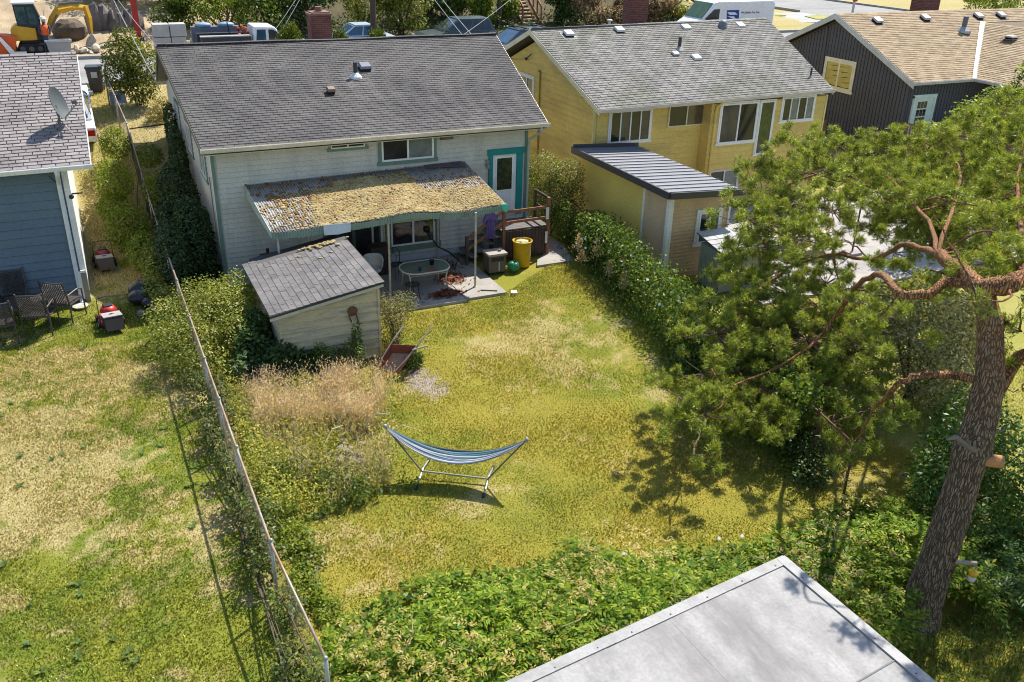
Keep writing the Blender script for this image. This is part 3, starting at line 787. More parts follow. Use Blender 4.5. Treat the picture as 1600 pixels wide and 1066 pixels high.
lay_shingles(roof, e0, Ub, Vv, LV, lambda v: (0, 10.26 + .16 * v / LV), SHK, .34, .155, gap=.02, th=.026, rag=.12, stag=.41)
s = MB()
for i in range(34): s.obox((-10.2 + i * .303, 32, 6.082), (1, 0, 0), (0, .93, -.36), (0, .36, .93), 0, .29, -.13, .005, .012, .03)
o = s.build('ridge_caps', SHK, roof); o['kind'] = 'stuff'
WGUT = mat('white_gutter', (.80, .80, .80), .45)
gutter(bh, (0, 26.4, 4.05), (-10.3, 26.4, 3.97), WGUT)
rake_trim(bh, e1, r1, (-.04, 37.6, 4.05), WGUT, 1)
s = MB(); s.tube([(-.88, 26.33, 4.0), (-.88, 26.36, 3.85), (-.90, 26.74, 3.5), (-.90, 26.76, 3.2)], [.075, .062, .058, .058], 4); s.tube([(-.90, 26.76, 3.2), (-.90, 26.76, .14), (-.88, 26.5, .08)], .058, 4)
s.build('downspout', WGUT, bh)
s = MB(); s.box(-.64, -.36, 26.85, 26.91, 3.15, 3.18); s.ell((-.66, 26.82, 3.1), .07); s.build('yard_lamp', BLACK, bh)
s = MB().tube([(-1.1, 26.7, 3.75), (-.95, 26.7, 3.55), (-.84, 26.74, 3.7)], .012, 5); s.build('cable', BLACK, bh)

# satellite dish on its mast
dish = thing('satellite_dish', 'grey satellite dish on a bent mast at the corner of the brown grey roof', 'satellite dish', (-.62, 28.05, 4.6))
DGREY = mat('dish_grey', (.10, .11, .11), .5, (.085, .095, .095), 3)
s = MB(); n = Vector((.86, -.38, .30)).normalized(); a = n.cross(Vector((0, 0, 1))).normalized(); b = a.cross(n); c0 = Vector((-.64, 28.2, 5.35))
vs = []; NR, NA = 5, 24
for j in range(NR + 1):
    r_ = j / NR
    for k in range(NA):
        t = 2 * math.pi * k / NA
        vs.append(c0 + a * (.40 * r_ * math.cos(t)) + b * (.46 * r_ * math.sin(t)) + n * (.11 * r_ * r_))
fs = [(j * NA + k, j * NA + (k + 1) % NA, (j + 1) * NA + (k + 1) % NA, (j + 1) * NA + k) for j in range(NR) for k in range(NA)]
s.add(vs, fs); s.add([v - n * .012 for v in vs], [f[::-1] for f in fs]); s.build('reflector', DGREY, dish, smooth=True)
s = MB().tube([(-.62, 28.05, 4.60), (-.62, 28.07, 5.05), (-.64, 28.17, 5.32)], .03, 8); s.bar((-.9, 27.75, 4.52), (-.63, 28.06, 4.98), .018); s.bar((-.30, 27.75, 4.52), (-.62, 28.06, 4.98), .018)
s.build('mast', mat('dish_mast', (.14, .14, .13), .5), dish)
s = MB().tube([c0 - b * .40 + n * .1, c0 + n * .62 - b * .12], .022, 6); s.build('feed_arm', GALV, dish)
s = MB(); q = c0 + n * .62 - b * .1; s.bar(q - n * .02, q - n * .16, .09, .09); s.build('receiver', DGREY, dish)
MB().box(-.74, -.50, 27.97, 28.15, 4.60, 4.63).build('foot_plate', GALV, dish)

# ------------------------------------------------------------------ corrugated patio cover
pc = thing('patio_cover', 'corrugated patio roof thick with golden moss on thin posts against the white house', 'patio cover', (7.5, 25, 0))
CORR = mat('corrugated_sheet', (.36, .35, .33), .6, (.27, .26, .245), 2.5, bump=.2, bscale=40, dirt=(.28, .20, .13), dscale=1.6, dlo=.5, dhi=.68)
MOSS = mat('dry_moss', (.41, .325, .155), .95, (.29, .205, .09), 1.5, rnd=.18, bump=.8, bscale=60, spec=.1)
MOSSB = mat('brown_moss', (.24, .13, .045), .95, (.17, .09, .035), 3, rnd=.3, spec=.1)
F0, F1, K0, K1 = Vector((4.1, 23.74, 2.50)), Vector((11.02, 23.70, 2.52)), Vector((3.96, 26.5, 3.05)), Vector((10.82, 26.5, 3.15))
def cov(s_, t, n_=0.0):
    p = (F0 * (1 - s_) + F1 * s_) * (1 - t) + (K0 * (1 - s_) + K1 * s_) * t
    sag = -.05 * math.sin(s_ * 9) * (1 - t) - .03 * math.sin(s_ * 17 + 1) * (1 - t)
    return p + Vector((0, 0, n_ + sag))
NS_ = 7; WV = 92
for k in range(NS_):
    s = MB(); cols = int(WV / NS_ * 6) + 3; rows = 5
    ca, cb = k / NS_ - .004, (k + 1) / NS_ + .006
    ta = -.012 + random.uniform(-.012, .008)
    grid = []
    for j in range(rows):
        t = ta + (1 - ta) * j / (rows - 1)
        for i in range(cols):
            u = ca + (cb - ca) * i / (cols - 1)
            grid.append(cov(u, t, .018 * math.sin(u * WV * 2 * math.pi) + .004 * (k % 2)))
    s.add(grid, [(j * cols + i, j * cols + i + 1, (j + 1) * cols + i + 1, (j + 1) * cols + i) for j in range(rows - 1) for i in range(cols - 1)])
    sh = s.build('roof_sheet', CORR, pc, smooth=True)
    so_ = sh.modifiers.new('t', 'SOLIDIFY'); so_.thickness = .004
s = MB(); s.prism([cov(.80, .93, .035), cov(.985, .86, .035), cov(.985, .99, .035), cov(.80, .99, .035)], (0, 0, .012)); s.build('loose_sheet', mat('dark_sheet', (.10, .075, .07), .7), pc)
# moss cushions
def moss(n, dens, m, name, r0, r1, h_):
    s = MB(); c = 0
    while c < n:
        a, t = random.random(), random.random()
        if random.random() > dens(a, t): continue
        r_ = random.uniform(r0, r1); p = cov(a, t, .012)
        s.ell(p, (r_, r_ * random.uniform(.7, 1.2), r_ * h_ * random.uniform(.6, 1.2)), 6, 4); c += 1
    o = s.build(name, m, pc, smooth=True); o['kind'] = 'stuff'
edge = lambda a, t: float(vnoise(a * 9, t * 3, 1.0, 71))
def d1(a, t):
    if t > .80 + .18 * a * (a < .7) - .10 * (a < .35): return 0
    left = .15 + .14 * t + .10 * (edge(a, t) - .5)
    v = 1.0 if a > left else (.16 if a > .06 else .06)
    if a > .70 and t > .50 - .06 * (a > .9): v = .09
    if a > .55 and a < .72 and t > .72: v = .35
    return v * (.55 + .45 * edge(a * 2, t * 2))
moss(4600, d1, MOSS, 'moss', .03, .07, .32)
moss(6000, d1, MOSS, 'moss', .014, .045, .6)
moss(800, lambda a, t: (.9 if .05 < a < .42 and t > .38 + .12 * edge(a, t) and t < .84 else .10 if a > .2 else .25) * edge(a * 4 + 3, t * 5), MOSSB, 'brown_moss', .02, .06, .4)
moss(220, lambda a, t: .8 * edge(a * 5 + 1, t * 6) * (a > .2) * (t < .8), MOSSB, 'brown_moss', .02, .05, .9)
SAGE = mat('weathered_teal', (.16, .26, .20), .75, (.24, .29, .24), 5, dirt=(.10, .13, .10), dscale=2.5)
# hanging corrugated fringe in short strips along the front
x = 0
while x < .985:
    b = min(x + random.uniform(.10, .17), .995); s = MB(); n_ = max(6, int((b - x) * WV * 4))
    top = [cov(x + (b - x) * i / n_, -.004, -.02) + Vector((0, -.02 + .012 * math.sin((x + (b - x) * i / n_) * WV * 6.283), 0)) for i in range(n_ + 1)]
    dz = random.uniform(.15, .19)
    s.add(top + [p - Vector((0, .0, dz + .008 * math.sin(i * 1.6))) for i, p in enumerate(top)], [(i, i + 1, i + n_ + 2, i + n_ + 1) for i in range(n_)])
    o = s.build('fringe_strip', SAGE, pc); so_ = o.modifiers.new('t', 'SOLIDIFY'); so_.thickness = .006
    x = b
s = MB(); s.prism([(5.50, 23.66, 2.53), (6.27, 23.655, 2.52), (6.25, 23.62, 2.27), (5.88, 23.60, 2.235), (5.50, 23.62, 2.25)], (0, .012, 0)); s.build('patch_panel', mat('pale_blue_panel', (.55, .60, .62), .6), pc)
s = MB(); s.prism([F0 + Vector((-.03, 0, .0)), K0 + Vector((-.03, 0, .0)), K0 + Vector((-.03, 0, -.34)), F0 + Vector((-.03, 0, -.2))], (.025, 0, 0)); s.build('end_board', mat('pale_green_board', (.42, .48, .43), .7), pc)
s = MB().bar((4.15, 23.80, 2.36), (10.95, 23.76, 2.36), .05, .10); s.bar((4.0, 26.44, 2.92), (10.8, 26.44, 3.0), .05, .12)
for i in range(8): s.bar(cov(.03 + i * .133, 0, -.09), cov(.03 + i * .133, 1, -.09), .045, .09)
s.build('rafters', mat('rafter_green', (.20, .26, .21), .8), pc)
POSTM = mat('cream_post', (.50, .46, .37), .6, (.38, .32, .24), 6, dirt=(.24, .13, .07), dscale=5, dlo=.55, dhi=.7)
for x, y in ((4.25, 23.80), (5.35, 24.9), (7.38, 23.78), (10.02, 23.6), (7.62, 26.2), (8.02, 26.3), (9.88, 26.4)):
    s = MB().tube([(x, y, .04), (x + .01, y, 2.42 + .18 * (y - 23.7))], .034, 8); s.ell((x, y, .05), (.07, .07, .02), 8, 4)
    s.build('post', POSTM, pc)

# ------------------------------------------------------------------ porch with stairs
DK = mat('dark_deck_wood', (.10, .065, .045), .85, (.065, .042, .03), 5)
po = thing('porch', 'raised back porch of dark boards with stained railings and steps down to the patio', 'porch', (12.6, 26, 0))
for i in range(7):
    y = 25.5 + i * .152; MB().box(11.75, 13.45, y, y + .142, 1.0, 1.04).build('deck_board', mat('grey_deck', (.16, .14, .13), .85, (.11, .10, .09), 4), po)
for i in range(14):
    x = 11.8 + i * .118; MB().box(x, x + .105, 25.47, 25.495, .05, .98).build('skirt_board', DK, po)
for i in range(9):
    y = 25.52 + i * .118; MB().box(13.44, 13.462, y, y + .105, .05, .98).build('skirt_board', DK, po)
for x, y, z1, m in ((11.8, 25.44, 1.75, REDWOOD), (13.42, 25.44, 2.0, REDWOOD), (13.42, 26.45, 2.0, DK), (11.8, 26.42, 1.9, DK)):
    MB().box(x - .045, x + .045, y - .045, y + .045, 0, z1).build('post', m, po)
for p, q in (((11.8, 25.44, 1.30), (13.42, 25.44, 1.32)), ((11.8, 25.44, 1.66), (13.42, 25.44, 1.68)), ((13.44, 25.44, 1.95), (13.44, 26.45, 1.95)), ((13.44, 25.44, 1.5), (13.44, 26.45, 1.5)), ((11.8, 25.44, 1.72), (10.5, 25.44, .92)), ((11.8, 25.44, 1.35), (10.5, 25.44, .55))):
    MB().bar(p, q, .04, .09).build('rail', REDWOOD if p[0] < 13.43 else DK, po)
MB().bar((10.5, 25.44, .04), (10.5, 25.44, 1.0), .08).build('post', DK, po)
for k in range(5):
    x1 = 11.75 - k * .27; MB().box(x1 - .29, x1, 25.50, 26.5, .80 - k * .19, .84 - k * .19).build('step', mat('stair_tread', (.19, .17, .14), .85, (.12, .11, .09), 4), po)
    MB().box(x1 - .02, x1, 25.52, 26.48, .66 - k * .19 if k < 4 else .05, .80 - k * .19).build('riser', DK, po)
s = MB(); s.box(13.30, 13.40, 25.36, 25.39, 1.28, 1.68); s.box(13.30, 13.38, 25.37, 25.39, .45, .85); s.build('white_plate', WHITE, po)

# ------------------------------------------------------------------ garden shed
gs = thing('garden_shed', 'small cream board garden shed with weathered grey shingle roof sloping to one side', 'shed', (4.6, 21.6, 0))
SHEDW = mat('dirty_cream_board', (.58, .49, .29), .8, (.48, .41, .25), 2.5, bump=.2, bscale=30, dirt=(.25, .24, .20), dscale=2.2, dlo=.46, dhi=.7, dstretch=(.5, .5, 3))
zl = lambda x: 1.62 + (x - 3.4) * .19
s = MB(); s.prism([(3.45, 20.2, 0), (5.88, 20.2, 0), (5.88, 20.2, zl(5.88)), (3.45, 20.2, zl(3.45))], (0, 3.1, 0)); wall = s.build('wall', SHEDW, gs)
z = .05
while z < 2.05:
    x0 = max(3.44, 3.4 + (z + .12 - 1.62) / .19)
    if x0 < 5.7:
        s = MB(); j = random.uniform(-.006, .006); zt_ = [min(z + .262, zl(x) - .01) for x in (x0, 5.9)]
        s.add([(x0, 20.135, z + j + .02), (5.9, 20.13, z + .02), (5.9, 20.185, zt_[1] - .012), (x0, 20.185, zt_[0] - .012), (x0, 20.2, z + j + .02), (5.9, 20.2, z + .02), (5.9, 20.2, zt_[1] - .012), (x0, 20.2, zt_[0] - .012)], [(0, 1, 2, 3), (4, 5, 1, 0), (1, 5, 6, 2), (0, 3, 7, 4)])
        s.build('siding_board', SHEDW, wall)
    z += .255
siding(wall, (3.45, 0, 0), (0, 1, 0), (-1, 0, 0), 20.2, 23.3, .05, 1.6, .255, SHEDW, th=.04)
siding(wall, (5.88, 0, 0), (0, 1, 0), PX, 20.2, 23.3, .05, 2.05, .255, SHEDW, th=.04)
MB().box(5.90, 5.96, 20.11, 20.2, 0, 2.04).build('corner_board', SHEDW, gs)
SHS = mat('shed_shingle', (.165, .155, .15), .95, (.13, .122, .12), 2.2, rnd=.14, bump=.5, bscale=120, spec=.15, dirt=(.20, .185, .17), dscale=1.2)
A = Vector((3.2, 19.85, 1.74)); Bq = Vector((6.03, 19.9, 2.2)); Uu = Vector((0, -1, 0)); A2 = Vector((3.2, 23.5, 1.74))
Vs = Vector((2.83, 0, .46)); Ls = Vs.length
s = MB(); s.prism([A, Bq, Bq + Vector((0, 3.6, 0)), A2], (0, 0, -.05)); roof = s.build('roof', mat('roof_deck_dark', (.10, .095, .085), .95), gs)
lay_shingles(roof, A2, Uu, Vs, Ls, lambda v: (.0 if v < .35 else .28, 3.65), SHS, .30, .165, gap=.008, th=.014, rag=.05)
s = MB(); s.prism([A + Vector((-.01, -.03, -.0)), Bq + Vector((.01, -.03, 0)), Bq + Vector((.01, -.03, -.055)), A + Vector((-.01, -.03, -.055))], (0, .025, 0)); s.build('shade_strip', mat('shadow_edge', (.05, .045, .035), .8), gs)  # dark strip paints the shadow line under the shingle edge
s = MB(); s.prism([A + Vector((0, .01, -.055)), Bq + Vector((-.02, .01, -.055)), Bq + Vector((-.02, .01, -.15)), A + Vector((0, .01, -.15))], (0, .03, 0)); s.build('fascia', mat('pale_fascia', (.50, .50, .44), .7), gs)
s = MB(); s.prism([(3.5, 23.45, 1.75), (5.9, 23.45, 2.14), (5.9, 24.25, 1.98), (3.5, 24.25, 1.58)], (0, 0, .03)); s.build('roof_felt', mat('black_felt', (.035, .036, .042), .85, (.055, .055, .06), 4), gs)
s = MB()
for i in range(48):
    u = random.gauss(.72, .09); v_ = abs(random.gauss(0, .12)); x = 3.2 + 2.83 * u; s.ell((x, 23.35 - v_, 1.78 + .46 * u + .01), (random.uniform(.03, .08), random.uniform(.03, .07), .02), 6, 4)
for u, y in ((.66, 22.4), (.78, 22.6), (.5, 22.9)): s.ell((3.2 + 2.83 * u, y, 1.77 + .46 * u), (.07, .05, .014), 6, 4)
o = s.build('moss', MOSS, gs, smooth=True); o['kind'] = 'stuff'
s = MB(); s.ell((5.25, 20.12, 1.43), (.13, .05, .13), 12, 6); s.tube([(5.15, 20.1, 1.33), (5.20, 20.08, 1.15)], .02, 5); s.tube([(5.33, 20.1, 1.33), (5.38, 20.08, 1.12)], .02, 5)
o = s.build('wall_ornament', mat('rust_brown', (.17, .075, .03), .8, (.10, .05, .02), 10), gs, smooth=True)

# ------------------------------------------------------------------ small cabinet shed behind the right hand fence
cs = thing('storage_cabinet', 'low grey garden cabinet with small shingled lid roof behind the vine covered fence', 'cabinet', (17.4, 20.9, 0))
s = MB().box(16.75, 18.6, 20.45, 21.5, 0, 1.32); w_ = s.build('wall', mat('grey_green', (.25, .27, .21), .8), cs)
for i in range(8): MB().box(16.72, 16.75, 20.47 + i * .128, 20.585 + i * .128, .05, 1.3).build('wall_board', mat('grey_green', (.25, .27, .21), .8), w_)
s = MB(); s.prism([(16.6, 20.3, 1.36), (18.75, 20.3, 1.36), (18.75, 21.6, 1.62), (16.6, 21.6, 1.62)], (0, 0, -.04)); roof = s.build('roof', mat('roof_deck_dark', (.10, .095, .085), .95), cs)
lay_shingles(roof, (16.6, 20.3, 1.36), PX, (0, 1.3, .26), 1.33, lambda v: (0, 2.15), mat('light_shingle', (.42, .41, .40), .9, rnd=.12), .3, .26, th=.02)

# ------------------------------------------------------------------ flat roofed garage, bottom of the picture
fg = thing('flat_roof_garage', 'grey flat roofed garage with pale sheet roofing and metal edge strip', 'garage', (5.6, 6, 0))
ROOFG = mat('grey_membrane', (.33, .318, .305), .85, (.24, .232, .222), 1.6, bump=.15, bscale=25, dirt=(.15, .142, .135), dscale=1.0, dlo=.40, dhi=.72, dstretch=(1.9, .45, 1))
EDGE = mat('pale_edge_metal', (.29, .283, .275), .6, (.225, .22, .213), 2, dirt=(.17, .165, .155), dscale=2)
c0, c1, c2, c3 = Vector((7.78, 7.36, 2.5)), Vector((2.6, 6.76, 2.5)), Vector((2.9, 1.4, 2.5)), Vector((8.0, 1.8, 2.5))
s = MB(); ins = [(7.6, 7.15), (2.8, 6.6), (3.05, 1.6), (7.85, 1.95)]
s.prism([(x, y, 0) for x, y in ins], (0, 0, 2.36)); s.build('wall', mat('garage_wall', (.42, .40, .36), .8), fg)
s = MB(); s.prism([c0 - Vector((0, 0, .14)), c1 - Vector((0, 0, .14)), c2 - Vector((0, 0, .14)), c3 - Vector((0, 0, .14))], (0, 0, .135)); roof = s.build('roof', ROOFG, fg)
# membrane strips running away from the long edge, each lapped over the next
da = (c1 - c0).normalized(); db = (c3 - c0).normalized()
for i in range(5):
    u0 = .09 + i * 1.02
    s = MB(); p = c0 + da * u0 + db * .13; L = 5.3
    s.obox(p, da, db, (0, 0, 1), 0, 1.06, 0, L, -.001 + .003 * (i % 2), .003 + .003 * (i % 2) + .001 * i)
    s.build('roof_sheet', ROOFG, roof)
    for j in (1.9, 3.4):
        MB().obox(p, da, db, (0, 0, 1), .02, 1.04, j + .3 * (i % 2), j + .02 + .3 * (i % 2), .004, .0105 + .001 * i).build('lap_seam', mat('dark_seam', (.14, .14, .14), .8), roof)
def strip(a, b, inn):
    d = (b - a); L = d.length; d.normalize(); k = 0; t = 0
    while t < L:
        e = min(t + 3.0, L)
        MB().obox(a, d, inn, (0, 0, 1), t, e + .03 * (e < L), -.02, .135, -.13, .022 + .004 * (k % 2)).build('edge_strip', EDGE, roof); k += 1
        q = t + .25
        while q < e - .1:
            s = MB(); c = a + d * q + inn * .09 + Vector((0, 0, .026)); s.ell(c, (.012, .012, .006), 6, 4); s.build('screw', STEEL_D, roof); q += .62
        t = e
strip(c0, c1, db); strip(c3, c0 , da)

# ------------------------------------------------------------------ fences
def chain_fence(name, label, pts, h_, gapx=2.6, rail=True, rust=False, mesh=True, lean=0, group=None):
    c = Vector(pts[0]); f = thing(name, label, 'fence', c, 0, group)
    pm = RUST if rust else GALV
    rm = mat('rail_metal', (.37, .335, .29), .5, (.30, .19, .12), 3, metal=.35, dirt=(.24, .13, .07), dscale=.9, dlo=.5, dhi=.7) if not rust else RUST
    P = [Vector(p) for p in pts]
    acc = 0
    for i in range(len(P) - 1):
        a, b = P[i], P[i + 1]; L = (b - a).length; n = max(1, round(L / gapx))
        for k in range(n + (1 if i == len(P) - 2 else 0)):
            p = a + (b - a) * (k / n); s = MB().tube([p - Vector((0, 0, .1)), p + Vector((lean * random.uniform(-1, 1), 0, h_ + .04))], .03 if not rust else .025, 8); s.ell(p + Vector((0, 0, h_ + .05)), .035, 8, 4); s.build('post', pm, f, smooth=True)
    if rail:
        up = [p + Vector((random.uniform(-.012, .012), 0, h_)) for p in P]
        MB().tube(up, .023, 8).build('top_rail', rm, f, smooth=True)
    if mesh:
        s = MB()
        for i in range(len(P) - 1):
            a, b = P[i], P[i + 1]; d = b - a; L = d.length; sp = .11; n = int(L / sp)
            for k in range(-int(h_ / sp), n):
                for sg in (1, -1):
                    t0, t1 = k * sp, k * sp + h_ * .95
                    z0, z1 = (.03, h_ - .02) if sg > 0 else (h_ - .02, .03)
                    ca, cb = max(t0, 0), min(t1, L)
                    if cb - ca < .05: continue
                    fz = lambda t: z0 + (z1 - z0) * (t - t0) / (t1 - t0)
                    pa = a + d * (ca / L) + Vector((0, 0, fz(ca))); pb = a + d * (cb / L) + Vector((0, 0, fz(cb)))
                    s.tube([pa, pb], .0016, 3, cap=False)
        o = s.build('wire_mesh', mat('mesh_wire', (.085, .075, .06), .7) if not rust else RUST, f); o['kind'] = 'stuff'
    return f
chain_fence('chain_link_fence', 'long chain link fence with a bright pipe top rail between the two back yards', [(1.76, 9.2, 0), (1.60, 12, 0), (1.58, 15, 0), (1.56, 19, 0), (1.55, 24, 0), (1.55, 29, 0), (1.5, 33, tz(0, 33)), (1.42, 36.4, tz(0, 36.4)), (1.05, 40.8, tz(0, 40.8))], 1.32)
chain_fence('cross_fence', 'short black chain link fence crossing the side passage by the white house', [(1.45, 36.5, tz(0, 36.5)), (3.0, 36.7, tz(0, 36.7))], 1.1, 1.6, rust=True)
chain_fence('rusty_fence', 'rusty wire fence buried in vines along the right edge of the lawn', [(x, y, 0) for x, y in RFENCE] + [(15.3, 29, 0)], 1.3, 2.6, rust=True, lean=.05)
# ------------------------------------------------------------------ hammock on its stand
hm = thing('hammock', 'blue and white striped hammock sagging on a grey metal stand on the lawn', 'hammock', (5.55, 14.2, 0))
STM = mat('hammock_stand', (.36, .37, .38), .4, (.26, .27, .28), 4, metal=.4)
fa, fb = Vector((5.07, 14.66, .13)), Vector((6.2, 13.88, .13)); ax = (fb - fa).normalized(); pr = Vector((-ax.y, ax.x, 0))
ta, tb = Vector((4.44, 15.0, 1.15)), Vector((6.84, 13.48, 1.13))
MB().tube([fa, fb], .02, 8).build('base_bar', mat('hammock_bar', (.33, .28, .23), .5), hm)
for c, t in ((fa, ta), (fb, tb)):
    MB().tube([c, t], .018, 8).build('upright', mat('hammock_arm', (.16, .165, .17), .45), hm)
    s = MB().tube([c + pr * .62 + Vector((0, 0, -.10)), c + pr * .1, c - pr * .5 + Vector((0, 0, -.12))], .019, 8)
    fo = s.build('foot', STM, hm)
    s = MB(); s.tube([c - pr * .5 + Vector((0, 0, -.12)), c - pr * .40 + Vector((0, 0, -.09))], .03, 8); s.tube([c + pr * .62 + Vector((0, 0, -.10)), c + pr * .52 + Vector((0, 0, -.085))], .03, 8); s.build('foot_cap', BLACK, fo)
for t, d in ((ta, -1), (tb, 1)): MB().ell(t, .045, 8, 6).build('hook_cap', STM, hm, smooth=True)
nu, nv = 44, 15
STR = [(.02, .03, .07), (.10, .13, .19), (.34, .36, .38), (.03, .04, .08), (.34, .36, .38), (.06, .11, .15), (.03, .04, .09), (.32, .36, .40), (.05, .11, .13), (.36, .38, .40), (.03, .05, .08), (.05, .14, .16), (.10, .19, .22), (.03, .04, .07)]
def ham(u, v):
    p = ta.lerp(tb, u); env = math.sin(math.pi * min(max(u, 0), 1)) ** .6
    wv = (v - .5) * .48 * env; sag = .62 * (1 - (2 * u - 1) ** 2)
    return p + pr * wv + Vector((0, 0, -sag + 1.5 * wv * wv * (1 - .2 * env) + .012 * math.sin(v * 22 + u * 9) * env - .01))
for k in range(len(STR)):
    v0, v1 = k / len(STR), (k + 1) / len(STR); s = MB()
    g_ = [ham(i / nu, v) for v in (v0, (v0 + v1) / 2, v1) for i in range(nu + 1)]; n1 = nu + 1
    s.add(g_, [(j * n1 + i, j * n1 + i + 1, (j + 1) * n1 + i + 1, (j + 1) * n1 + i) for j in range(2) for i in range(nu)])
    if k == 0: sling = None
    o = s.build('cloth_stripe', mat('stripe_%d' % k, STR[k], .85, scale=6), hm, smooth=True)
    so_ = o.modifiers.new('t', 'SOLIDIFY'); so_.thickness = .006

# ------------------------------------------------------------------ patio table, its pots and the chairs round it
tb_ = thing('patio_table', 'cream framed glass top patio table under the mossy roof', 'table', (8.55, 24.05, .045))
CRM = mat('cream_metal', (.56, .52, .42), .5)
def rr(cx, cy, a, b, z, n=6, r=.42):
    pts = []
    for sx, sy, t0 in ((1, 1, 0), (-1, 1, 90), (-1, -1, 180), (1, -1, 270)):
        for i in range(n + 1):
            t = R(t0 + 90 * i / n); pts.append((cx + sx * (a - r) + r * math.cos(t), cy + sy * (b - r) + r * math.sin(t), z))
    return pts
ring = rr(8.55, 24.05, .74, .52, .74)
s = MB(); s.tube(ring + ring[:1], .026, 8, cap=False); s.build('table_rim', CRM, tb_, smooth=True)
MB().prism(rr(8.55, 24.05, .72, .50, .738), (0, 0, .012)).build('glass_top', glassmat('green_glass', (.13, .17, .12), .12, (.09, .13, .09), 2), tb_)
for sx, sy in ((1, 1), (-1, 1), (-1, -1), (1, -1)):
    MB().tube([(8.55 + sx * .60, 24.05 + sy * .38, .74), (8.55 + sx * .56, 24.05 + sy * .34, .45), (8.55 + sx * .60, 24.05 + sy * .40, .05)], .022, 8).build('leg', CRM, tb_, smooth=True)
s = MB(); a = [(8.55 + sx * .58, 24.05 + sy * .36, .62) for sx, sy in ((1, 1), (-1, 1), (-1, -1), (1, -1))]
for i in range(4): s.tube([a[i], a[(i + 1) % 4]], .014, 6)
s.build('table_brace', CRM, tb_)
pl = thing('potted_plant', 'small olive leaved plant in a black pot on the glass table', 'plant', (8.82, 24.12, .752))
MB().lathe((8.82, 24.12, .752), [(.055, 0), (.08, .13), (.085, .13), (.085, .15), (.07, .15)], 12).build('pot', BLACK, pl, smooth=True)
cu = MB().lathe((8.32, 23.78, .752), [(.05, 0), (.06, .10), (.05, .10)], 10).build('blue_bowl', mat('blue_glaze', (.02, .045, .09), .35)); tag(cu, 'dark blue bowl near the left corner of the glass table', 'bowl')
s = MB(); s.prism([(8.48, 23.66, .753), (8.80, 23.62, .753), (8.84, 23.80, .753), (8.55, 23.82, .753)], (0, 0, .012)); o = s.build('red_cloth', mat('red_cloth', (.30, .09, .05), .9)); tag(o, 'folded rust red cloth lying on the glass table', 'cloth')

def iron_chair(name, label, loc, rz, back=True):
    t = thing(name, label, 'chair', loc, rz, 'black iron chairs on the patio')
    s = MB(); r_ = [(.21 * math.cos(2 * math.pi * k / 14), .21 * math.sin(2 * math.pi * k / 14), .44) for k in range(15)]
    s.tube(r_, .012, 6, cap=False)
    for k in range(-3, 4):
        y = k * .055; h_ = math.sqrt(max(.0, .21 ** 2 - y * y)); s.bar((-h_, y, .44), (h_, y, .44), .012, .008); s.bar((y, -h_, .446), (y, h_, .446), .012, .008)
    s.build('seat', IRON, t, local=True)
    for a in (45, 135, 225, 315):
        c_, s__ = math.cos(R(a)), math.sin(R(a))
        MB().tube([(c_ * .2, s__ * .2, .44), (c_ * .17, s__ * .17, .25), (c_ * .23, s__ * .23, 0)], .011, 6).build('leg', IRON, t, local=True)
    if back:
        s = MB(); s.tube([(-.18, -.12, .44), (-.21, -.15, .75), (-.14, -.2, .92), (.14, -.2, .92), (.21, -.15, .75), (.18, -.12, .44)], .013, 6)
        s.tube([(-.05, -.15, .44), (-.12, -.18, .65), (.02, -.19, .78), (.0, -.2, .92)], .009, 5); s.tube([(.05, -.15, .44), (.12, -.18, .65), (-.02, -.19, .78), (.0, -.2, .92)], .009, 5)
        s.build('backrest', IRON, t, local=True)
    return t
iron_chair('iron_stool', 'backless black iron stool with woven seat in front of the patio table', (7.95, 23.45, .045), .3, False)
iron_chair('iron_chair', 'black wrought iron chair with curled back behind the patio table', (8.05, 25.2, .045), math.pi + .2)
wc = thing('plastic_chair', 'white rounded tub chair beside the roof edge of the garden shed', 'chair', (7.3, 25.2, .045))
s = MB(); n1 = 14; vs = []
for j, (z, r_) in enumerate(((.40, .24), (.55, .29), (.72, .31), (.86, .27))):
    for i in range(n1): t = R(150 + 240 * i / (n1 - 1)); vs.append((7.3 + r_ * math.cos(t), 25.2 - r_ * math.sin(t) * .9, z))
s.add(vs, [(j * n1 + i, j * n1 + i + 1, (j + 1) * n1 + i + 1, (j + 1) * n1 + i) for j in range(3) for i in range(n1 - 1)])
o = s.build('shell', mat('white_shell', (.66, .65, .62), .5), wc, smooth=True); so_ = o.modifiers.new('t', 'SOLIDIFY'); so_.thickness = .02
MB().lathe((7.3, 25.2, .38), [(.24, 0), (.25, .03), (.24, .05)], 14).build('seat', mat('white_shell', (.66, .65, .62), .5), wc)
for a in (45, 135, 225, 315): MB().tube([(7.3 + .17 * math.cos(R(a)), 25.2 + .17 * math.sin(R(a)), .38), (7.3 + .22 * math.cos(R(a)), 25.2 + .22 * math.sin(R(a)), .045)], .014, 6).build('leg', BLACK, wc)

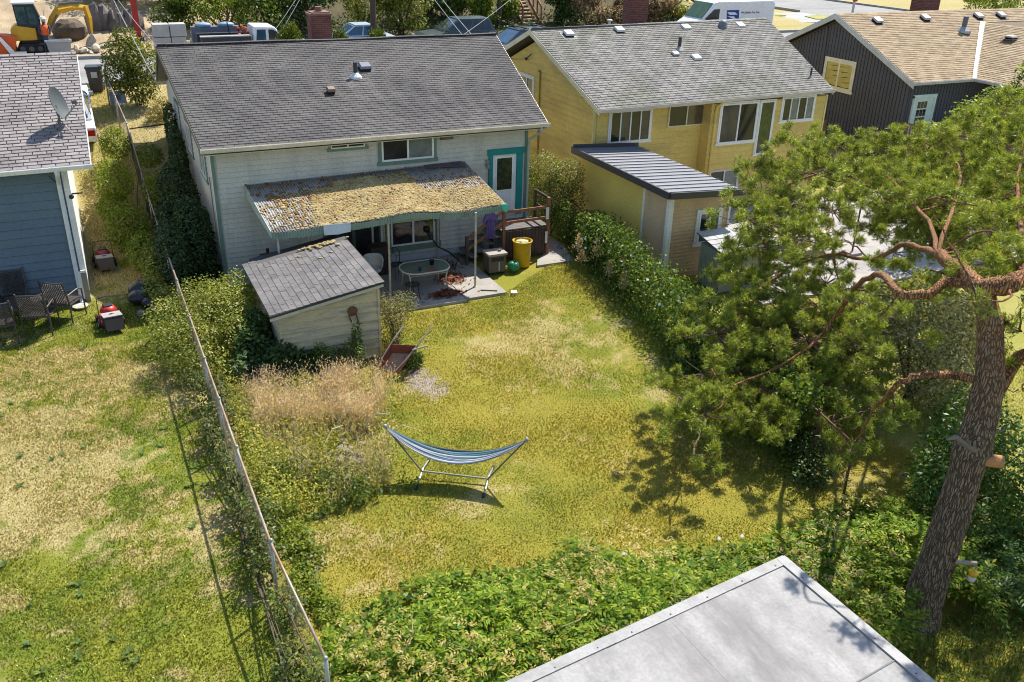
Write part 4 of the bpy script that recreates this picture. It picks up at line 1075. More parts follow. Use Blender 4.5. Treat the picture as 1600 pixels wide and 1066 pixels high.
# things under the cover at the back
sm = thing('barrel_smoker', 'black barrel smoker on legs behind the garden shed roof', 'grill', (4.55, 25.9, 0))
s = MB(); s.tube([(4.1, 25.9, .85), (5.0, 25.9, .85)], .26, 16); s.build('barrel', mat('smoky_black', (.03, .022, .02), .5, (.10, .045, .03), 5), sm)
s = MB(); s.tube([(4.085, 25.9, .85), (4.1, 25.9, .85)], .255, 16); s.build('barrel_end', mat('burnt_red', (.16, .05, .03), .6, (.06, .03, .025), 5), sm)
MB().tube([(4.3, 25.9, 1.05), (4.3, 25.9, 1.25)], .05, 8).build('chimney', BLACK, sm)
MB().bar((4.35, 25.63, .95), (4.75, 25.63, .95), .03).build('handle', GALV, sm)
for x in (4.2, 4.9):
    for y in (25.75, 26.05): MB().bar((x, y, 0), (x, y, .68), .04).build('leg', BLACK, sm)
cb = thing('dark_cabinet', 'dark slatted cabinet against the wall under the patio roof', 'cabinet', (7.65, 25.75, .045))
MB().box(7.36, 7.96, 25.55, 26.0, .05, .98).build('body', mat('espresso', (.03, .022, .02), .5), cb)
for i in range(7): MB().box(7.38 + i * .083, 7.45 + i * .083, 25.53, 25.551, .08, .96).build('slat', mat('espresso2', (.045, .035, .03), .5), cb)
bk = thing('storage_bench', 'low dark bench heaped with garden clutter along the house wall', 'bench', (5.9, 26.1, .045))
MB().box(5.0, 6.7, 25.95, 26.4, .50, .56).build('seat', DK, bk)
for x in (5.08, 6.62):
    for y in (26.0, 26.35): MB().bar((x, y, .045), (x, y, .5), .06).build('leg', DK, bk)
bx = MB().box(5.2, 5.75, 26.0, 26.36, .563, .86).build('wooden_crate', mat('crate_brown', (.15, .09, .05), .8), bevel=.01); tag(bx, 'brown wooden crate on the low bench under the patio roof', 'crate')
cl = thing('plastic_cooler', 'dark brown patio cooler box with pale lid and latch beside the porch steps', 'cooler', (11.1, 24.62, 0))
GB = mat('brown_plastic', (.115, .095, .075), .6)
MB().box(10.84, 11.42, 24.40, 24.86, .06, .62).build('body', GB, cl, bevel=.02)
MB().box(10.80, 11.46, 24.36, 24.90, .62, .70).build('lid', mat('taupe_lid', (.34, .30, .26), .6), cl, bevel=.015)
MB().box(10.92, 11.34, 24.385, 24.41, .44, .56).build('vent_slot', BLACK, cl)
MB().box(11.16, 11.19, 24.37, 24.40, .12, .42).build('latch', mat('latch_pale', (.5, .48, .44), .5), cl)
for x in (10.9, 11.36): MB().bar((x, 24.63, 0), (x, 24.63, .06), .08, .4).build('foot', BLACK, cl)
cp = MB().lathe((11.28, 24.6, .70), [(.05, 0), (.055, .05), (.04, .05)], 10).build('ashtray', mat('brown_glaze', (.12, .08, .05), .5)); tag(cp, 'small brown dish on the lid of the patio cooler', 'dish')
yb = thing('yellow_barrel', 'tall yellow plastic barrel with rubbish in its open top beside the porch', 'barrel', (12.2, 24.85, 0))
YP = mat('yellow_plastic', (.62, .37, .015), .45, (.55, .32, .012), 2, dirt=(.35, .22, .03), dscale=3, dlo=.6, dhi=.8)
s = MB(); c = (12.2, 24.85, 0)
s.lathe(c, [(.245, 0), (.27, .03), (.285, .5), (.30, .80), (.325, .81), (.33, .86), (.305, .87), (.29, .82), (.285, .76)], 24); s.build('body', YP, yb, smooth=True)
s = MB()
for i in range(16): a = random.random() * 6.28; r_ = .2 * random.random() ** .5; s.ell((12.2 + r_ * math.cos(a), 24.85 + r_ * math.sin(a), .80), (.07, .09, .045), 6, 4)
s.build('rubbish', mat('pale_rubbish', (.55, .53, .40), .8, (.30, .30, .12), 8), yb)
gb = MB()
for i in range(9): a = i * .7; gb.ell((11.72 + .09 * math.cos(a), 24.45 + .09 * math.sin(a), .16 + .03 * (i % 3)), (.13, .12, .14), 8, 6)
o = gb.build('green_bag', mat('green_plastic', (.03, .22, .10), .4, (.02, .14, .07), 8), smooth=True); tag(o, 'bright green plastic bag slumped between the cooler and the yellow barrel', 'bag')
# purple shirt hung under the roof edge
sh = thing('purple_shirt', 'purple short sleeved shirt on a hanger at the corner of the patio roof', 'shirt', (11.3, 25.44, .85))
PUR = mat('purple_cloth', (.17, .11, .30), .9, (.13, .085, .24), 5)
out = [(-.24, 0), (-.22, .45), (-.20, .72), (-.36, .58), (-.42, .70), (-.22, .93), (-.08, .98), (0, .94), (.08, .98), (.22, .93), (.42, .70), (.36, .58), (.20, .72), (.22, .45), (.25, .02)]
s = MB(); vs = []
for yy in (-1, 1):
    for i, (x, z) in enumerate(out): vs.append((11.3 + x * .62, 25.40 + yy * .035 + .02 * math.sin(x * 20), .84 + z * .92))
n_ = len(out); s.add(vs, [tuple(range(n_)), tuple(range(2 * n_ - 1, n_ - 1, -1))] + [(i, i + n_, (i + 1) % n_ + n_, (i + 1) % n_) for i in range(n_)]); s.build('cloth', PUR, sh)
s = MB()
for i in range(5): s.tube([(11.2 + i * .05, 25.355, 1.5), (11.19 + i * .056, 25.35, .86)], .014, 5)
s.build('fold', PUR, sh, smooth=True)
s = MB(); s.tube([(11.14, 25.4, 1.70), (11.3, 25.4, 1.80), (11.46, 25.4, 1.70)], .01, 5); s.tube([(11.3, 25.4, 1.80), (11.3, 25.4, 1.92), (11.34, 25.4, 1.95), (11.42, 25.38, 1.97), (11.8, 25.42, 1.9)], .008, 5); s.build('hanger', WHITE, sh)
gc = MB(); pts = [(10.86, 23.64, 2.55), (11.08, 23.62, 2.54), (11.10, 23.60, 2.36), (11.0, 23.58, 2.30), (10.92, 23.6, 2.38)]
gc.prism(pts, (0, .03, 0)); o = gc.build('green_flag', mat('mint_plastic', (.08, .52, .34), .5)); tag(o, 'scrap of bright green plastic hooked on the right corner of the patio roof', 'plastic scrap')
# string lights and hoses
s = MB(); pts = [(8.6 + i * .14, 26.0 - i * .02, 1.75 - .35 * math.sin(i / 12 * math.pi) + .25 * (i / 12)) for i in range(13)]
s.tube(pts, .008, 5)
for p in pts[1::2]: s.ell((p[0], p[1], p[2] - .04), .028, 6, 4)
o = s.build('string_lights', BLACK); tag(o, 'drooping string of dark bulbs under the patio roof', 'string lights')
s = MB(); s.tube([(9.55, 26.46, 1.02), (9.6, 26.4, .85), (9.8, 26.2, .5), (10.1, 26.0, .35), (10.3, 25.6, .2)], .028, 7); s.box(9.45, 9.62, 26.44, 26.56, .95, 1.12)
o = s.build('dryer_hose', BLACK, smooth=True); tag(o, 'thick black cable running from the wall socket to the porch steps', 'cable')
# leaf litter under the cover
def litter(label, cx, cy, n, rx, ry, m, hz=.1):
    V = []; F = []
    for i in range(n):
        a = random.random() * 6.283; r_ = abs(random.gauss(0, .5)); x = cx + rx * r_ * math.cos(a); y = cy + ry * r_ * math.sin(a); z = .055 + hz * max(0, 1 - r_) * random.random()
        d = Vector((random.uniform(-1, 1), random.uniform(-1, 1), random.uniform(-.5, .5))).normalized(); e = d.cross(Vector((random.uniform(-.4, .4), random.uniform(-.4, .4), 1))).normalized(); L, w_ = random.uniform(.05, .11), random.uniform(.015, .035); c = Vector((x, y, z)); k = len(V)
        V += [c - d * L, c - e * w_, c + d * L, c + e * w_]; F.append((k, k + 1, k + 2, k + 3))
    o = np_mesh('leaf_litter', np.array([tuple(v) for v in V]), F, m); tag(o, label, 'leaf litter', kind='stuff'); return o
LIT = leafmat('litter_red', [(0, (.10, .035, .02)), (.5, (.22, .07, .04)), (1, (.30, .14, .08))], .9, .05)
litter('heap of red brown dry leaves on the patio in front of the table', 8.95, 23.35, 700, .62, .28, LIT, .16)
litter('red leaf litter spilling from behind the table towards the steps', 9.55, 24.5, 600, .55, .6, LIT, .14)
litter('brown leaf litter along the wall foot near the porch', 9.6, 25.6, 420, .9, .45, leafmat('litter_brown', [(0, (.05, .03, .02)), (1, (.18, .10, .06))], .9, .05), .12)
s = MB(); s.prism([(10.82, 22.70, .05), (11.0, 22.64, .05), (11.04, 22.80, .07), (10.90, 22.86, .06)], (0, 0, .012)); o = s.build('paper_scrap', WHITE); tag(o, 'white paper scrap lying on the lawn right of the patio corner', 'paper')
s = MB(); s.bar((10.05, 23.25, .06), (10.5, 23.02, .06), .03); o = s.build('dark_stick', DK); tag(o, 'short dark stick lying on the sunlit concrete', 'stick')

# ------------------------------------------------------------------ wheelbarrow
wb = thing('wheelbarrow', 'rust red wheelbarrow tipped up on its nose by the garden shed corner', 'wheelbarrow', (5.6, 19.1, 0))
RW = mat('rust_red', (.24, .055, .03), .75, (.16, .045, .025), 6); RWI = mat('rust_inside', (.40, .25, .16), .85, (.28, .16, .10), 4)
U = Vector((.88, -.47, 0)).normalized(); F_ = Vector((-.47, .88, 0)).normalized() * -1 + Vector((.9, 1.5, 0)); F_.normalize(); T = (F_ * .80 + Vector((0, 0, .6))).normalized(); Nn = U.cross(T)
O_ = Vector((5.55, 18.85, .18)); wp = lambda a, b, c: O_ + U * a + T * b + Nn * c
r0_ = [wp(-.33, .05, .0), wp(.33, .05, .0), wp(.36, .95, .0), wp(-.36, .95, .0)]; r1_ = [wp(-.2, .22, -.30), wp(.2, .22, -.30), wp(.22, .78, -.26), wp(-.22, .78, -.26)]
s = MB(); s.add(r0_ + r1_, [(0, 1, 5, 4), (1, 2, 6, 5), (2, 3, 7, 6), (3, 0, 4, 7), (4, 5, 6, 7)])
o = s.build('tray', RW, wb); so_ = o.modifiers.new('t', 'SOLIDIFY'); so_.thickness = .012
s = MB(); s.add([p + Nn * .012 for p in r1_] , [(3, 2, 1, 0)]); s.build('tray_floor', RWI, wb)
for sx in (-1, 1): MB().tube([wp(sx * .16, -.12, -.10), wp(sx * .30, .5, -.02), wp(sx * .34, 1.1, .02), wp(sx * .36, 1.55, -.05)], .02, 8).build('handle', mat('grey_wood_handle', (.28, .22, .17), .8), wb)
MB().tube([wp(.3, .8, .03), wp(.62, .92, .1)], .02, 6).build('leg', mat('pale_leg', (.46, .42, .36), .6), wb)
s = MB(); c = wp(0, -.10, -.12); s.tube([c - U * .05, c + U * .05], .17, 16); s.build('wheel', TYRE, wb)

# ------------------------------------------------------------------ lawn mowers
def mower(label, loc, rz, red, bag):
    t = thing('lawn_mower', label, 'lawn mower', loc, rz, 'lawn mowers in the side yard')
    L = dict(local=True)
    MB().box(-.27, .27, -.1, .52, .10, .22).build('deck', red, t, bevel=.03, **L)
    s = MB(); s.lathe((0, .22, .22), [(.2, 0), (.22, .18), (.15, .30)], 14); s.build('engine_cover', red, t, smooth=True, **L)
    MB().box(-.12, .12, .12, .34, .50, .56).build('engine_top', BLACK, t, bevel=.02, **L)
    s = MB(); s.prism([(-.24, -.12, .14), (-.24, -.12, .42), (-.22, -.5, .46), (-.22, -.66, .14)], (.46, 0, 0)); b = s.build('grass_bag', bag, t, **L)
    s = MB(); s.prism([(-.25, -.08, .425), (-.23, -.5, .465), (-.23, -.5, .49), (-.25, -.08, .45)], (.48, 0, 0)); s.build('bag_lid', mat('bag_lid_grey', (.36, .33, .31), .6), t, **L)
    MB().ell((0, -.28, .475), (.07, .04, .012), 10, 4).build('badge', BLACK, t, **L)
    for sx in (-1, 1): MB().tube([(sx * .27, .0, .2), (sx * .28, -.02, .5), (sx * .26, .12, .80)], .013, 6).build('handle_rail', BLACK, t, **L)
    MB().tube([(-.26, .12, .80), (0, .15, .83), (.26, .12, .80)], .014, 6).build('grip', BLACK, t, **L)
    for sx in (-1, 1):
        for y in (.02, .48):
            s = MB(); s.tube([(sx * .27, y, .11), (sx * .33, y, .11)], .11, 14); w_ = s.build('wheel', TYRE, t, **L)
            s = MB(); s.tube([(sx * .332, y, .11), (sx * .338, y, .11)], .06, 10); s.build('rim', mat('rim_grey', (.4, .38, .36), .5), t, **L)
    return t
MR = mat('mower_red', (.46, .025, .02), .4); MR2 = mat('faded_red', (.30, .05, .05), .5)
mower('bright red lawn mower with grey lidded black grass bag on open grass', (-.22, 24.75, 0), .12, MR, mat('bag_black', (.025, .022, .02), .8))
mower('faded red lawn mower with brown grass bag between house wall and fence', (-.14, 29.5, tz(-.1, 29.5)), .05, MR2, mat('bag_brown', (.08, .065, .05), .8))

# ------------------------------------------------------------------ lattice garden chairs and table by the blue house
BRZ = mat('bronze_metal', (.075, .065, .06), .45, (.05, .043, .04), 9)
def lattice(s, P, n1=5, n2=4, r_=.007):
    """diagonal lattice between four corners"""
    a, b, c, d = map(Vector, P); bil = lambda u, v: a.lerp(b, u).lerp(d.lerp(c, u), v)
    for k in range(-n2 * 2, n1 * 2):
        for sg in (1, -1):
            pts = []
            for t in np.linspace(0, 1, 9):
                u = (k + .5) / n1 / 1 * .5 + sg * (t - .5) * (n2 / n1) * .9 + .25
                if 0 <= u <= 1: pts.append(bil(u, t))
            if len(pts) > 1: s.bar(pts[0], pts[-1], .026, .008)
    return s
def garden_chair(label, loc, rz):
    t = thing('garden_chair', label, 'chair', loc, rz, 'bronze lattice garden chairs by the blue house'); L = dict(local=True)
    for sx in (-1, 1):
        MB().tube([(sx * .27, -.26, 0), (sx * .27, -.24, .45), (sx * .26, -.33, .92), (sx * .25, -.36, 1.0)], .017, 6).build('back_leg', BRZ, t, **L)
        MB().tube([(sx * .27, .28, 0), (sx * .27, .26, .62), (sx * .28, .1, .68), (sx * .27, -.26, .66)], .016, 6).build('arm', BRZ, t, **L)
    s = MB(); lattice(s, [(-.25, -.26, .46), (.25, -.26, .46), (.24, -.35, .92), (-.24, -.35, .92)]); b = s.build('backrest', BRZ, t, **L)
    s = MB(); s.tube([(-.26, -.345, .95), (.26, -.345, .95), (.26, -.25, .46), (-.26, -.25, .46), (-.26, -.345, .95)], .016, 6, cap=False); s.build('back_frame', BRZ, t, **L)
    s = MB(); lattice(s, [(-.25, -.25, .43), (.25, -.25, .43), (.26, .26, .43), (-.26, .26, .43)], 7, 5); s.build('seat', BRZ, t, **L)
    s = MB(); s.tube([(-.27, .27, .43), (.27, .27, .43), (.27, -.25, .43), (-.27, -.25, .43), (-.27, .27, .43)], .016, 6); s.build('seat_frame', BRZ, t, **L)
    return t
c1_ = garden_chair('bronze lattice chair in the middle with its back to the lawn', (-1.92, 25.05, 0), -.28); c1_.scale = (1.28, 1.28, 1.28)
for lab, loc, rz in (('bronze lattice chair cut off by the left picture edge', (-2.85, 24.75, 0), .1), ('bronze lattice chair nearest the downspout of the blue house', (-1.30, 25.72, 0), -.55), ('bronze lattice chair tucked against the blue wall behind the table', (-2.55, 26.35, 0), math.pi)):
    c_ = copy_tree(c1_); c_.location = loc; c_.rotation_euler.z = rz; c_['label'] = lab; c_.scale = (1.28, 1.28, 1.28)
gt = thing('garden_table', 'dark slatted metal garden table among the lattice chairs', 'table', (-2.2, 25.75, 0))
for i in range(9): MB().box(-2.72, -1.72, 25.38 + i * .088, 25.455 + i * .088, .68, .70).build('slat', BRZ, gt)
for x in (-2.68, -1.76):
    for y in (25.42, 26.1): MB().bar((x, y, 0), (x, y, .68), .035).build('leg', BRZ, gt)
MB().tube([(-2.7, 25.4, .66), (-1.74, 25.4, .66), (-1.74, 26.12, .66), (-2.7, 26.12, .66), (-2.7, 25.4, .66)], .02, 6).build('table_frame', BRZ, gt)

# rubbish sacks, doghouse, small items along the fence
s = MB()
for c, r_ in (((.62, 26.1, .2), (.34, .3, .22)), ((.72, 26.5, .26), (.38, .3, .28)), ((.85, 25.75, .14), (.25, .24, .16))): s.ell(c, r_, 12, 8)
o = s.build('rubbish_sack', mat('black_sack', (.015, .015, .018), .3, (.04, .04, .045), 7, bump=.8, bscale=9), smooth=True); tag(o, 'shiny black rubbish sack dumped by the wire fence', 'sack')
s = MB()
for i in range(8): s.ell((.55 + random.random() * .6, 25.1 + random.random() * .4, .08), (random.uniform(.08, .16), random.uniform(.07, .13), .09), 7, 5)
o = s.build('rubble_heap', mat('grey_rubble', (.26, .25, .25), .9, (.10, .10, .10), 5)); tag(o, 'grey broken stones in front of the black rubbish sack', 'rubble', kind='stuff')
dh = thing('dog_house', 'small black dog house with a ribbed roof under the ivy', 'dog house', (2.3, 27.4, 0))
MB().box(1.95, 2.65, 27.1, 27.8, 0, .55).build('body', BLACK, dh)
s = MB(); s.box(2.12, 2.42, 27.085, 27.1, .02, .4); s.build('opening', mat('deep_black', (.006, .006, .007), .9), dh)
for i in range(6):
    y = 27.02 + i * .14
    s = MB(); s.prism([(1.88, y, .55), (2.3, y, .88), (2.72, y, .55), (2.72, y, .59), (2.3, y, .92), (1.88, y, .59)], (0, .12, 0)); s.build('roof_panel', mat('grey_black', (.045, .045, .055), .45), dh)
dp = MB(); dp.lathe((-.95, 26.35, 0), [(.02, 0), (.2, .05), (.22, .09), (.1, .10)], 9); o = dp.build('splash_block', mat('pale_stone', (.55, .54, .50), .9, (.25, .27, .15), 6)); tag(o, 'pale stone splash block at the foot of the downspout', 'stone')
# pile of pale stones and bent sticks in the weeds
rk = thing('rock_pile', 'heap of pale broken rocks in the weedy bed left of the hammock', 'rock pile', (3.95, 15.8, 0))
for i in range(34):
    s = MB(); s.ell((3.9 + random.gauss(0, .17), 15.75 + random.gauss(0, .35), .05 + .10 * random.random()), (random.uniform(.05, .12), random.uniform(.05, .10), random.uniform(.04, .08)), 7, 5)
    s.v = [tuple(q + random.uniform(-.012, .012) for q in p) for p in s.v]
    s.build('stone', mat('pale_rock', (.32, .275, .22), .9, (.21, .18, .15), 7, bump=.5, rnd=.2), rk)
# bird feeder on the pine
bf = thing('bird_feeder', 'yellow and clear bird feeder hanging from a stub on the pine trunk', 'bird feeder', (11.50, 7.02, 1.15))
MB().lathe((11.5, 7.0, 1.22), [(.07, 0), (.075, .06), (.03, .1)], 12).build('lid', mat('feeder_yellow', (.66, .38, .02), .4), bf, smooth=True)
MB().lathe((11.5, 7.0, 1.10), [(.045, 0), (.06, .03), (.06, .12)], 12).build('jar', mat('feeder_clear', (.55, .55, .52), .15), bf, smooth=True)
MB().tube([(11.5, 7.0, 1.32), (11.5, 7.0, 1.42)], .006, 5).build('hook', GALV, bf)
MB().tube([(11.3, 7.2, 1.40), (11.52, 7.0, 1.44)], .035, 8).build('branch_stub', mat('cut_stub', (.34, .28, .22), .9), bf)

# fence bit, deck railings and bins beside the navy house
wf = thing('wood_fence', 'short red brown wood fence with lattice top between yellow and navy houses', 'fence', (29.3, 30.5, 0))
for x, y in ((28.25, 29.4), (30.95, 31.9)): MB().box(x - .1, x + .1, y - .1, y + .1, 0, 2.05).build('post', REDWOOD, wf)
d = (Vector((30.95, 31.9, 0)) - Vector((28.25, 29.4, 0))); L = d.length; d.normalize(); n_ = Vector((d.y, -d.x, 0))
for i in range(24):
    s = MB(); s.obox((28.25, 29.4, 0), d, (0, 0, 1), n_, .12 + i * .148, .255 + i * .148, .1, 1.5, -.012, .012); s.build('board', REDWOOD, wf)
s = MB()
for i in range(26):
    a = Vector((28.25, 29.4, 0)) + d * (.1 + i * .135); s.bar(a + Vector((0, 0, 1.52)), a + d * .3 + Vector((0, 0, 1.85)), .03, .01); s.bar(a + d * .3 + Vector((0, 0, 1.52)), a + Vector((0, 0, 1.85)), .03, .01)
o = s.build('lattice', mat('grey_lattice', (.22, .21, .17), .8), wf); o['kind'] = 'stuff'
dk2 = thing('deck_railing', 'dark stained deck railing below the mint door of the navy house', 'railing', (34, 27.6, 0))
MB().box(33, 37, 27.4, 29.2, 1.35, 1.45).build('deck', DK, dk2)
for x in (33.05, 35, 37): MB().box(x - .06, x + .06, 27.4, 27.52, 0, 2.35).build('post', REDWOOD, dk2)
MB().box(33, 37, 27.42, 27.5, 2.3, 2.36).build('rail', REDWOOD, dk2); MB().box(33.0, 33.08, 27.5, 29.2, 2.3, 2.36).build('rail', REDWOOD, dk2)
for i in range(24): MB().box(33.15 + i * .16, 33.2 + i * .16, 27.44, 27.48, 1.45, 2.3).build('baluster', REDWOOD, dk2)
for i in range(10): MB().box(33.02, 33.06, 27.6 + i * .16, 27.65 + i * .16, 1.45, 2.3).build('baluster', REDWOOD, dk2)
pt_ = thing('picnic_table', 'weathered picnic table half hidden behind the pine branches', 'table', (21.8, 22.4, 0))
for i in range(5): MB().box(20.9, 22.9, 22.05 + i * .15, 22.185 + i * .15, .72, .76).build('plank', mat('pale_plank', (.52, .42, .28), .8), pt_)
for y in (21.65, 23.15): MB().box(20.9, 22.9, y - .14, y + .14, .42, .46).build('bench', mat('pale_plank', (.52, .42, .28), .8), pt_)
for x in (21.2, 22.6):
    for sy in (-1, 1): MB().bar((x, 22.4 + sy * .75, .03), (x, 22.4 + sy * .2, .72), .09, .04).build('leg', WOOD, pt_)
um = thing('patio_pole', 'thin dark pole standing in a stone base on the pale patio', 'pole', (23.3, 21.6, .03))
MB().tube([(23.3, 21.6, .03), (23.3, 21.6, 1.7)], .03, 8).build('shaft', IRON, um); MB().box(23.05, 23.55, 21.35, 21.85, .03, .12).build('base', mat('stone_base', (.3, .25, .24), .8), um, bevel=.02)
# ------------------------------------------------------------------ vehicles
def paint(name, col): return mat('paint_' + name, col, .25, tuple(c * .9 for c in col), .8, spec=.6)
LAMP = mat('lamp_clear', (.62, .62, .60), .15); RED_L = mat('lamp_red', (.35, .01, .01), .2); CHR = mat('rim_alloy', (.45, .45, .46), .3, metal=.7)
CARG = glassmat('car_glass', (.03, .05, .06), .04, (.015, .02, .025)); CARB = glassmat('car_glass_blue', (.04, .10, .16), .04, (.03, .06, .09))
def wheel(t, x, y, r=.33, w_=.2, sd=1):
    s = MB(); s.tube([(x, y - w_ / 2, r), (x, y + w_ / 2, r)], r, 18); wh = s.build('wheel', TYRE, t, local=True)
    s = MB(); s.tube([(x, y + sd * (w_ / 2 - .01), r), (x, y + sd * (w_ / 2 + .01), r)], r * .62, 14); s.build('rim', CHR, wh, local=True)
def car(name, label, cat, loc, rz, L, W, H, pm, style='suv', gm_=None, rack=False, pitch=0):
    t = thing(name, label, cat, loc, rz); t.rotation_euler = (0, pitch, rz) if pitch else (0, 0, rz)
    h_ = L / 2; belt = H * (.60 if style != 'sedan' else .62); hood = belt - .10; hw = W / 2
    gm_ = gm_ or CARG
    rear = belt if style != 'sedan' else belt - .04
    pf = [(-h_ + .03, .28), (-h_, .55), (-h_ + .06, rear), (h_ * .36, belt), (h_ - .35, hood), (h_ - .05, hood - .14), (h_, .55), (h_ - .06, .26)]
    s = MB(); s.prism([(x, -hw, z) for x, z in pf], (0, W, 0)); s.build('body', pm, t, local=True, bevel=.07)
    if style == 'sedan': b0, b1, a1, a0 = -h_ + .75, -h_ + 1.35, h_ * .06, h_ * .44
    else: b0, b1, a1, a0 = -h_ + .10, -h_ + .42, h_ * .04, h_ * .42
    iw, tw = hw - .06, hw - .24; zt_ = H - .04
    base = [Vector((b0, -iw, belt)), Vector((a0, -iw, belt)), Vector((a0, iw, belt)), Vector((b0, iw, belt))]
    top = [Vector((b1, -tw, zt_)), Vector((a1, -tw, zt_)), Vector((a1, tw, zt_)), Vector((b1, tw, zt_))]
    s = MB(); s.add(base + top, [(0, 1, 5, 4), (1, 2, 6, 5), (2, 3, 7, 6), (3, 0, 4, 7)]); s.build('cabin', pm, t, local=True)
    s = MB(); s.prism([p + Vector((0, 0, -.01)) for p in top], (0, 0, .06)); s.build('roof', pm, t, local=True, bevel=.025)
    def pane(nm, q, u0, u1, v0, v1):
        a, b, c, d = q; bl = lambda u, v: (a.lerp(b, u)).lerp(d.lerp(c, u), v); n_ = (b - a).cross(d - a).normalized()
        s = MB(); s.prism([bl(u0, v0), bl(u1, v0), bl(u1, v1), bl(u0, v1)], n_ * .012); s.build(nm, gm_, t, local=True)
    for q in ((base[0], base[1], top[1], top[0]), (base[2], base[3], top[3], top[2])):
        pane('side_window', q, .06, .47, .10, .92); pane('side_window', q, .51, .93, .10, .92)
    pane('windscreen', (base[1], base[2], top[2], top[1]), .05, .95, .06, .94)
    pane('rear_window', (base[3], base[0], top[0], top[3]), .07, .93, .12, .9)
    for x in (-h_ + .85, h_ - .85):
        for sd in (-1, 1): wheel(t, x, sd * (hw - .09), .34, .2, sd)
    for sd in (-1, 1):
        MB().box(h_ - .16, h_ - .005, sd * hw * .72 - .18, sd * hw * .72 + .18, hood - .26, hood - .12).build('headlight', LAMP, t, local=True)
        MB().box(-h_ - .002, -h_ + .1, sd * hw * .76 - .16, sd * hw * .76 + .16, rear - .3, rear - .08).build('tail_light', RED_L, t, local=True)
        MB().box(h_ * .30, h_ * .36, sd * (hw + .08) - .07, sd * (hw + .08) + .07, belt, belt + .12).build('mirror', pm, t, local=True)
    if rack:
        for sd in (-1, 1): MB().bar((b1 + .1, sd * (tw - .05), H + .05), (a1 - .05, sd * (tw - .05), H + .05), .04).build('roof_rail', BLACK, t, local=True)
        for x in (b1 + .45, a1 - .35): MB().bar((x, -tw, H + .09), (x, tw, H + .09), .09, .05).build('cross_bar', BLACK, t, local=True)
    return t
car('dark_suv', 'dark green grey suv parked on the far side of the street', 'suv', (20.0, 50.3, 3.21), math.pi, 4.6, 1.85, 1.66, paint('dark_green', (.05, .065, .06)), 'suv')
car('wagon', 'dark blue black wagon with roof rails parked between the white and yellow houses', 'wagon', (21.4, 45.2, 3.21), math.pi + .1, 4.7, 1.8, 1.60, paint('blue_black', (.035, .045, .06)), 'suv', CARB, rack=True)
car('pale_car', 'pale blue grey car behind the round conifers and the wooden pole', 'car', (14.1, 50.2, 3.21), math.pi, 4.4, 1.75, 1.5, paint('pale_blue', (.42, .48, .55)), 'sedan', CARB)
car('white_sedan', 'old white sedan parked in the passage beside the blue house', 'car', (-.55, 39.7, 2.42), math.pi / 2, 4.9, 1.8, 1.42, paint('white', (.76, .76, .76)), 'sedan', CARB, pitch=-.20)
# delivery van
van = thing('delivery_van', 'white delivery van with a blue eagle emblem and lettering on its side', 'van', (36.6, 47.4, 3.21), math.pi)
VW = paint('van_white', (.78, .78, .78)); L = dict(local=True)
pf = [(-3.0, .35), (-3.0, 2.5), (-2.85, 2.62), (1.25, 2.62), (1.55, 2.55), (2.35, 1.62), (2.95, 1.28), (3.0, .9), (2.98, .35)]
s = MB(); s.prism([(x, -.98, z) for x, z in pf], (0, 1.96, 0)); s.build('body', VW, van, bevel=.07, **L)
s = MB(); s.prism([(1.60, -.86, 2.50), (2.30, -.86, 1.67), (2.30, .86, 1.67), (1.60, .86, 2.50)], (.035, 0, .03)); s.build('windscreen', glassmat('screen_green', (.03, .10, .05), .05, (.10, .13, .03), 2.5), van, **L)
for sd in (-1, 1):
    s = MB(); s.prism([(1.15, sd * .985, 1.45), (2.25, sd * .985, 1.45), (1.95, sd * .985, 1.85), (1.55, sd * .985, 2.18), (1.15, sd * .985, 2.2)], (0, sd * .012, 0)); s.build('side_window', CARG, van, **L)
    MB().box(1.95, 2.1, sd * 1.1 - .1, sd * 1.1 + .1, 1.4, 1.75).build('mirror', BLACK, van, **L)
    MB().box(2.86, 3.0, sd * .72 - .18, sd * .72 + .18, .92, 1.14).build('headlight', LAMP, van, **L)
    for x in (-1.9, 2.0): wheel(van, x, sd * .86, .36, .24, sd)
# emblem: blue slanted panel with a white eagle head sweep (on the side that faces the houses)
EB = mat('emblem_blue', (.01, .045, .30), .4); EW = mat('emblem_white', (.78, .78, .80), .4)
yv = .985
s = MB(); s.prism([(.55, yv, 1.42), (.62, yv, 2.12), (-.28, yv, 2.12), (-.35, yv, 1.42)], (0, .012, 0)); em = s.build('emblem', EB, van, **L)
s = MB(); s.prism([(.60, yv + .012, 2.02), (-.02, yv + .012, 1.98), (-.20, yv + .012, 1.84), (.0, yv + .012, 1.86), (.42, yv + .012, 1.86)], (0, .006, 0)); s.prism([(.56, yv + .0125, 1.78), (.05, yv + .0125, 1.76), (-.30, yv + .0125, 1.44), (-.20, yv + .0125, 1.44), (.18, yv + .0125, 1.66)], (0, .006, 0)); s.prism([(.54, yv + .012, 1.50), (.2, yv + .012, 1.62), (-.12, yv + .012, 1.44), (.54, yv + .012, 1.44)], (0, .006, 0))
s.build('emblem_eagle', EW, em, **L)
def lettering(txt, size, parent, loc, rot, m, ext=.004):
    cu = bpy.data.curves.new('lettering', 'FONT'); cu.body = txt; cu.size = size; cu.extrude = ext; cu.align_x = 'CENTER'; cu.align_y = 'CENTER'; cu.materials.append(m)
    tmp = bpy.data.objects.new('tmp', cu); me = bpy.data.meshes.new_from_object(tmp); bpy.data.objects.remove(tmp)
    if not me.materials: me.materials.append(m)
    o = bpy.data.objects.new('lettering', me); C.objects.link(o); o.parent = parent; o.location = loc; o.rotation_euler = rot
    return o
lettering('We Deliver For You', .165, van, (-1.15, yv + .01, 1.96), (math.pi / 2, 0, math.pi), mat('van_letters', (.03, .05, .14), .5))
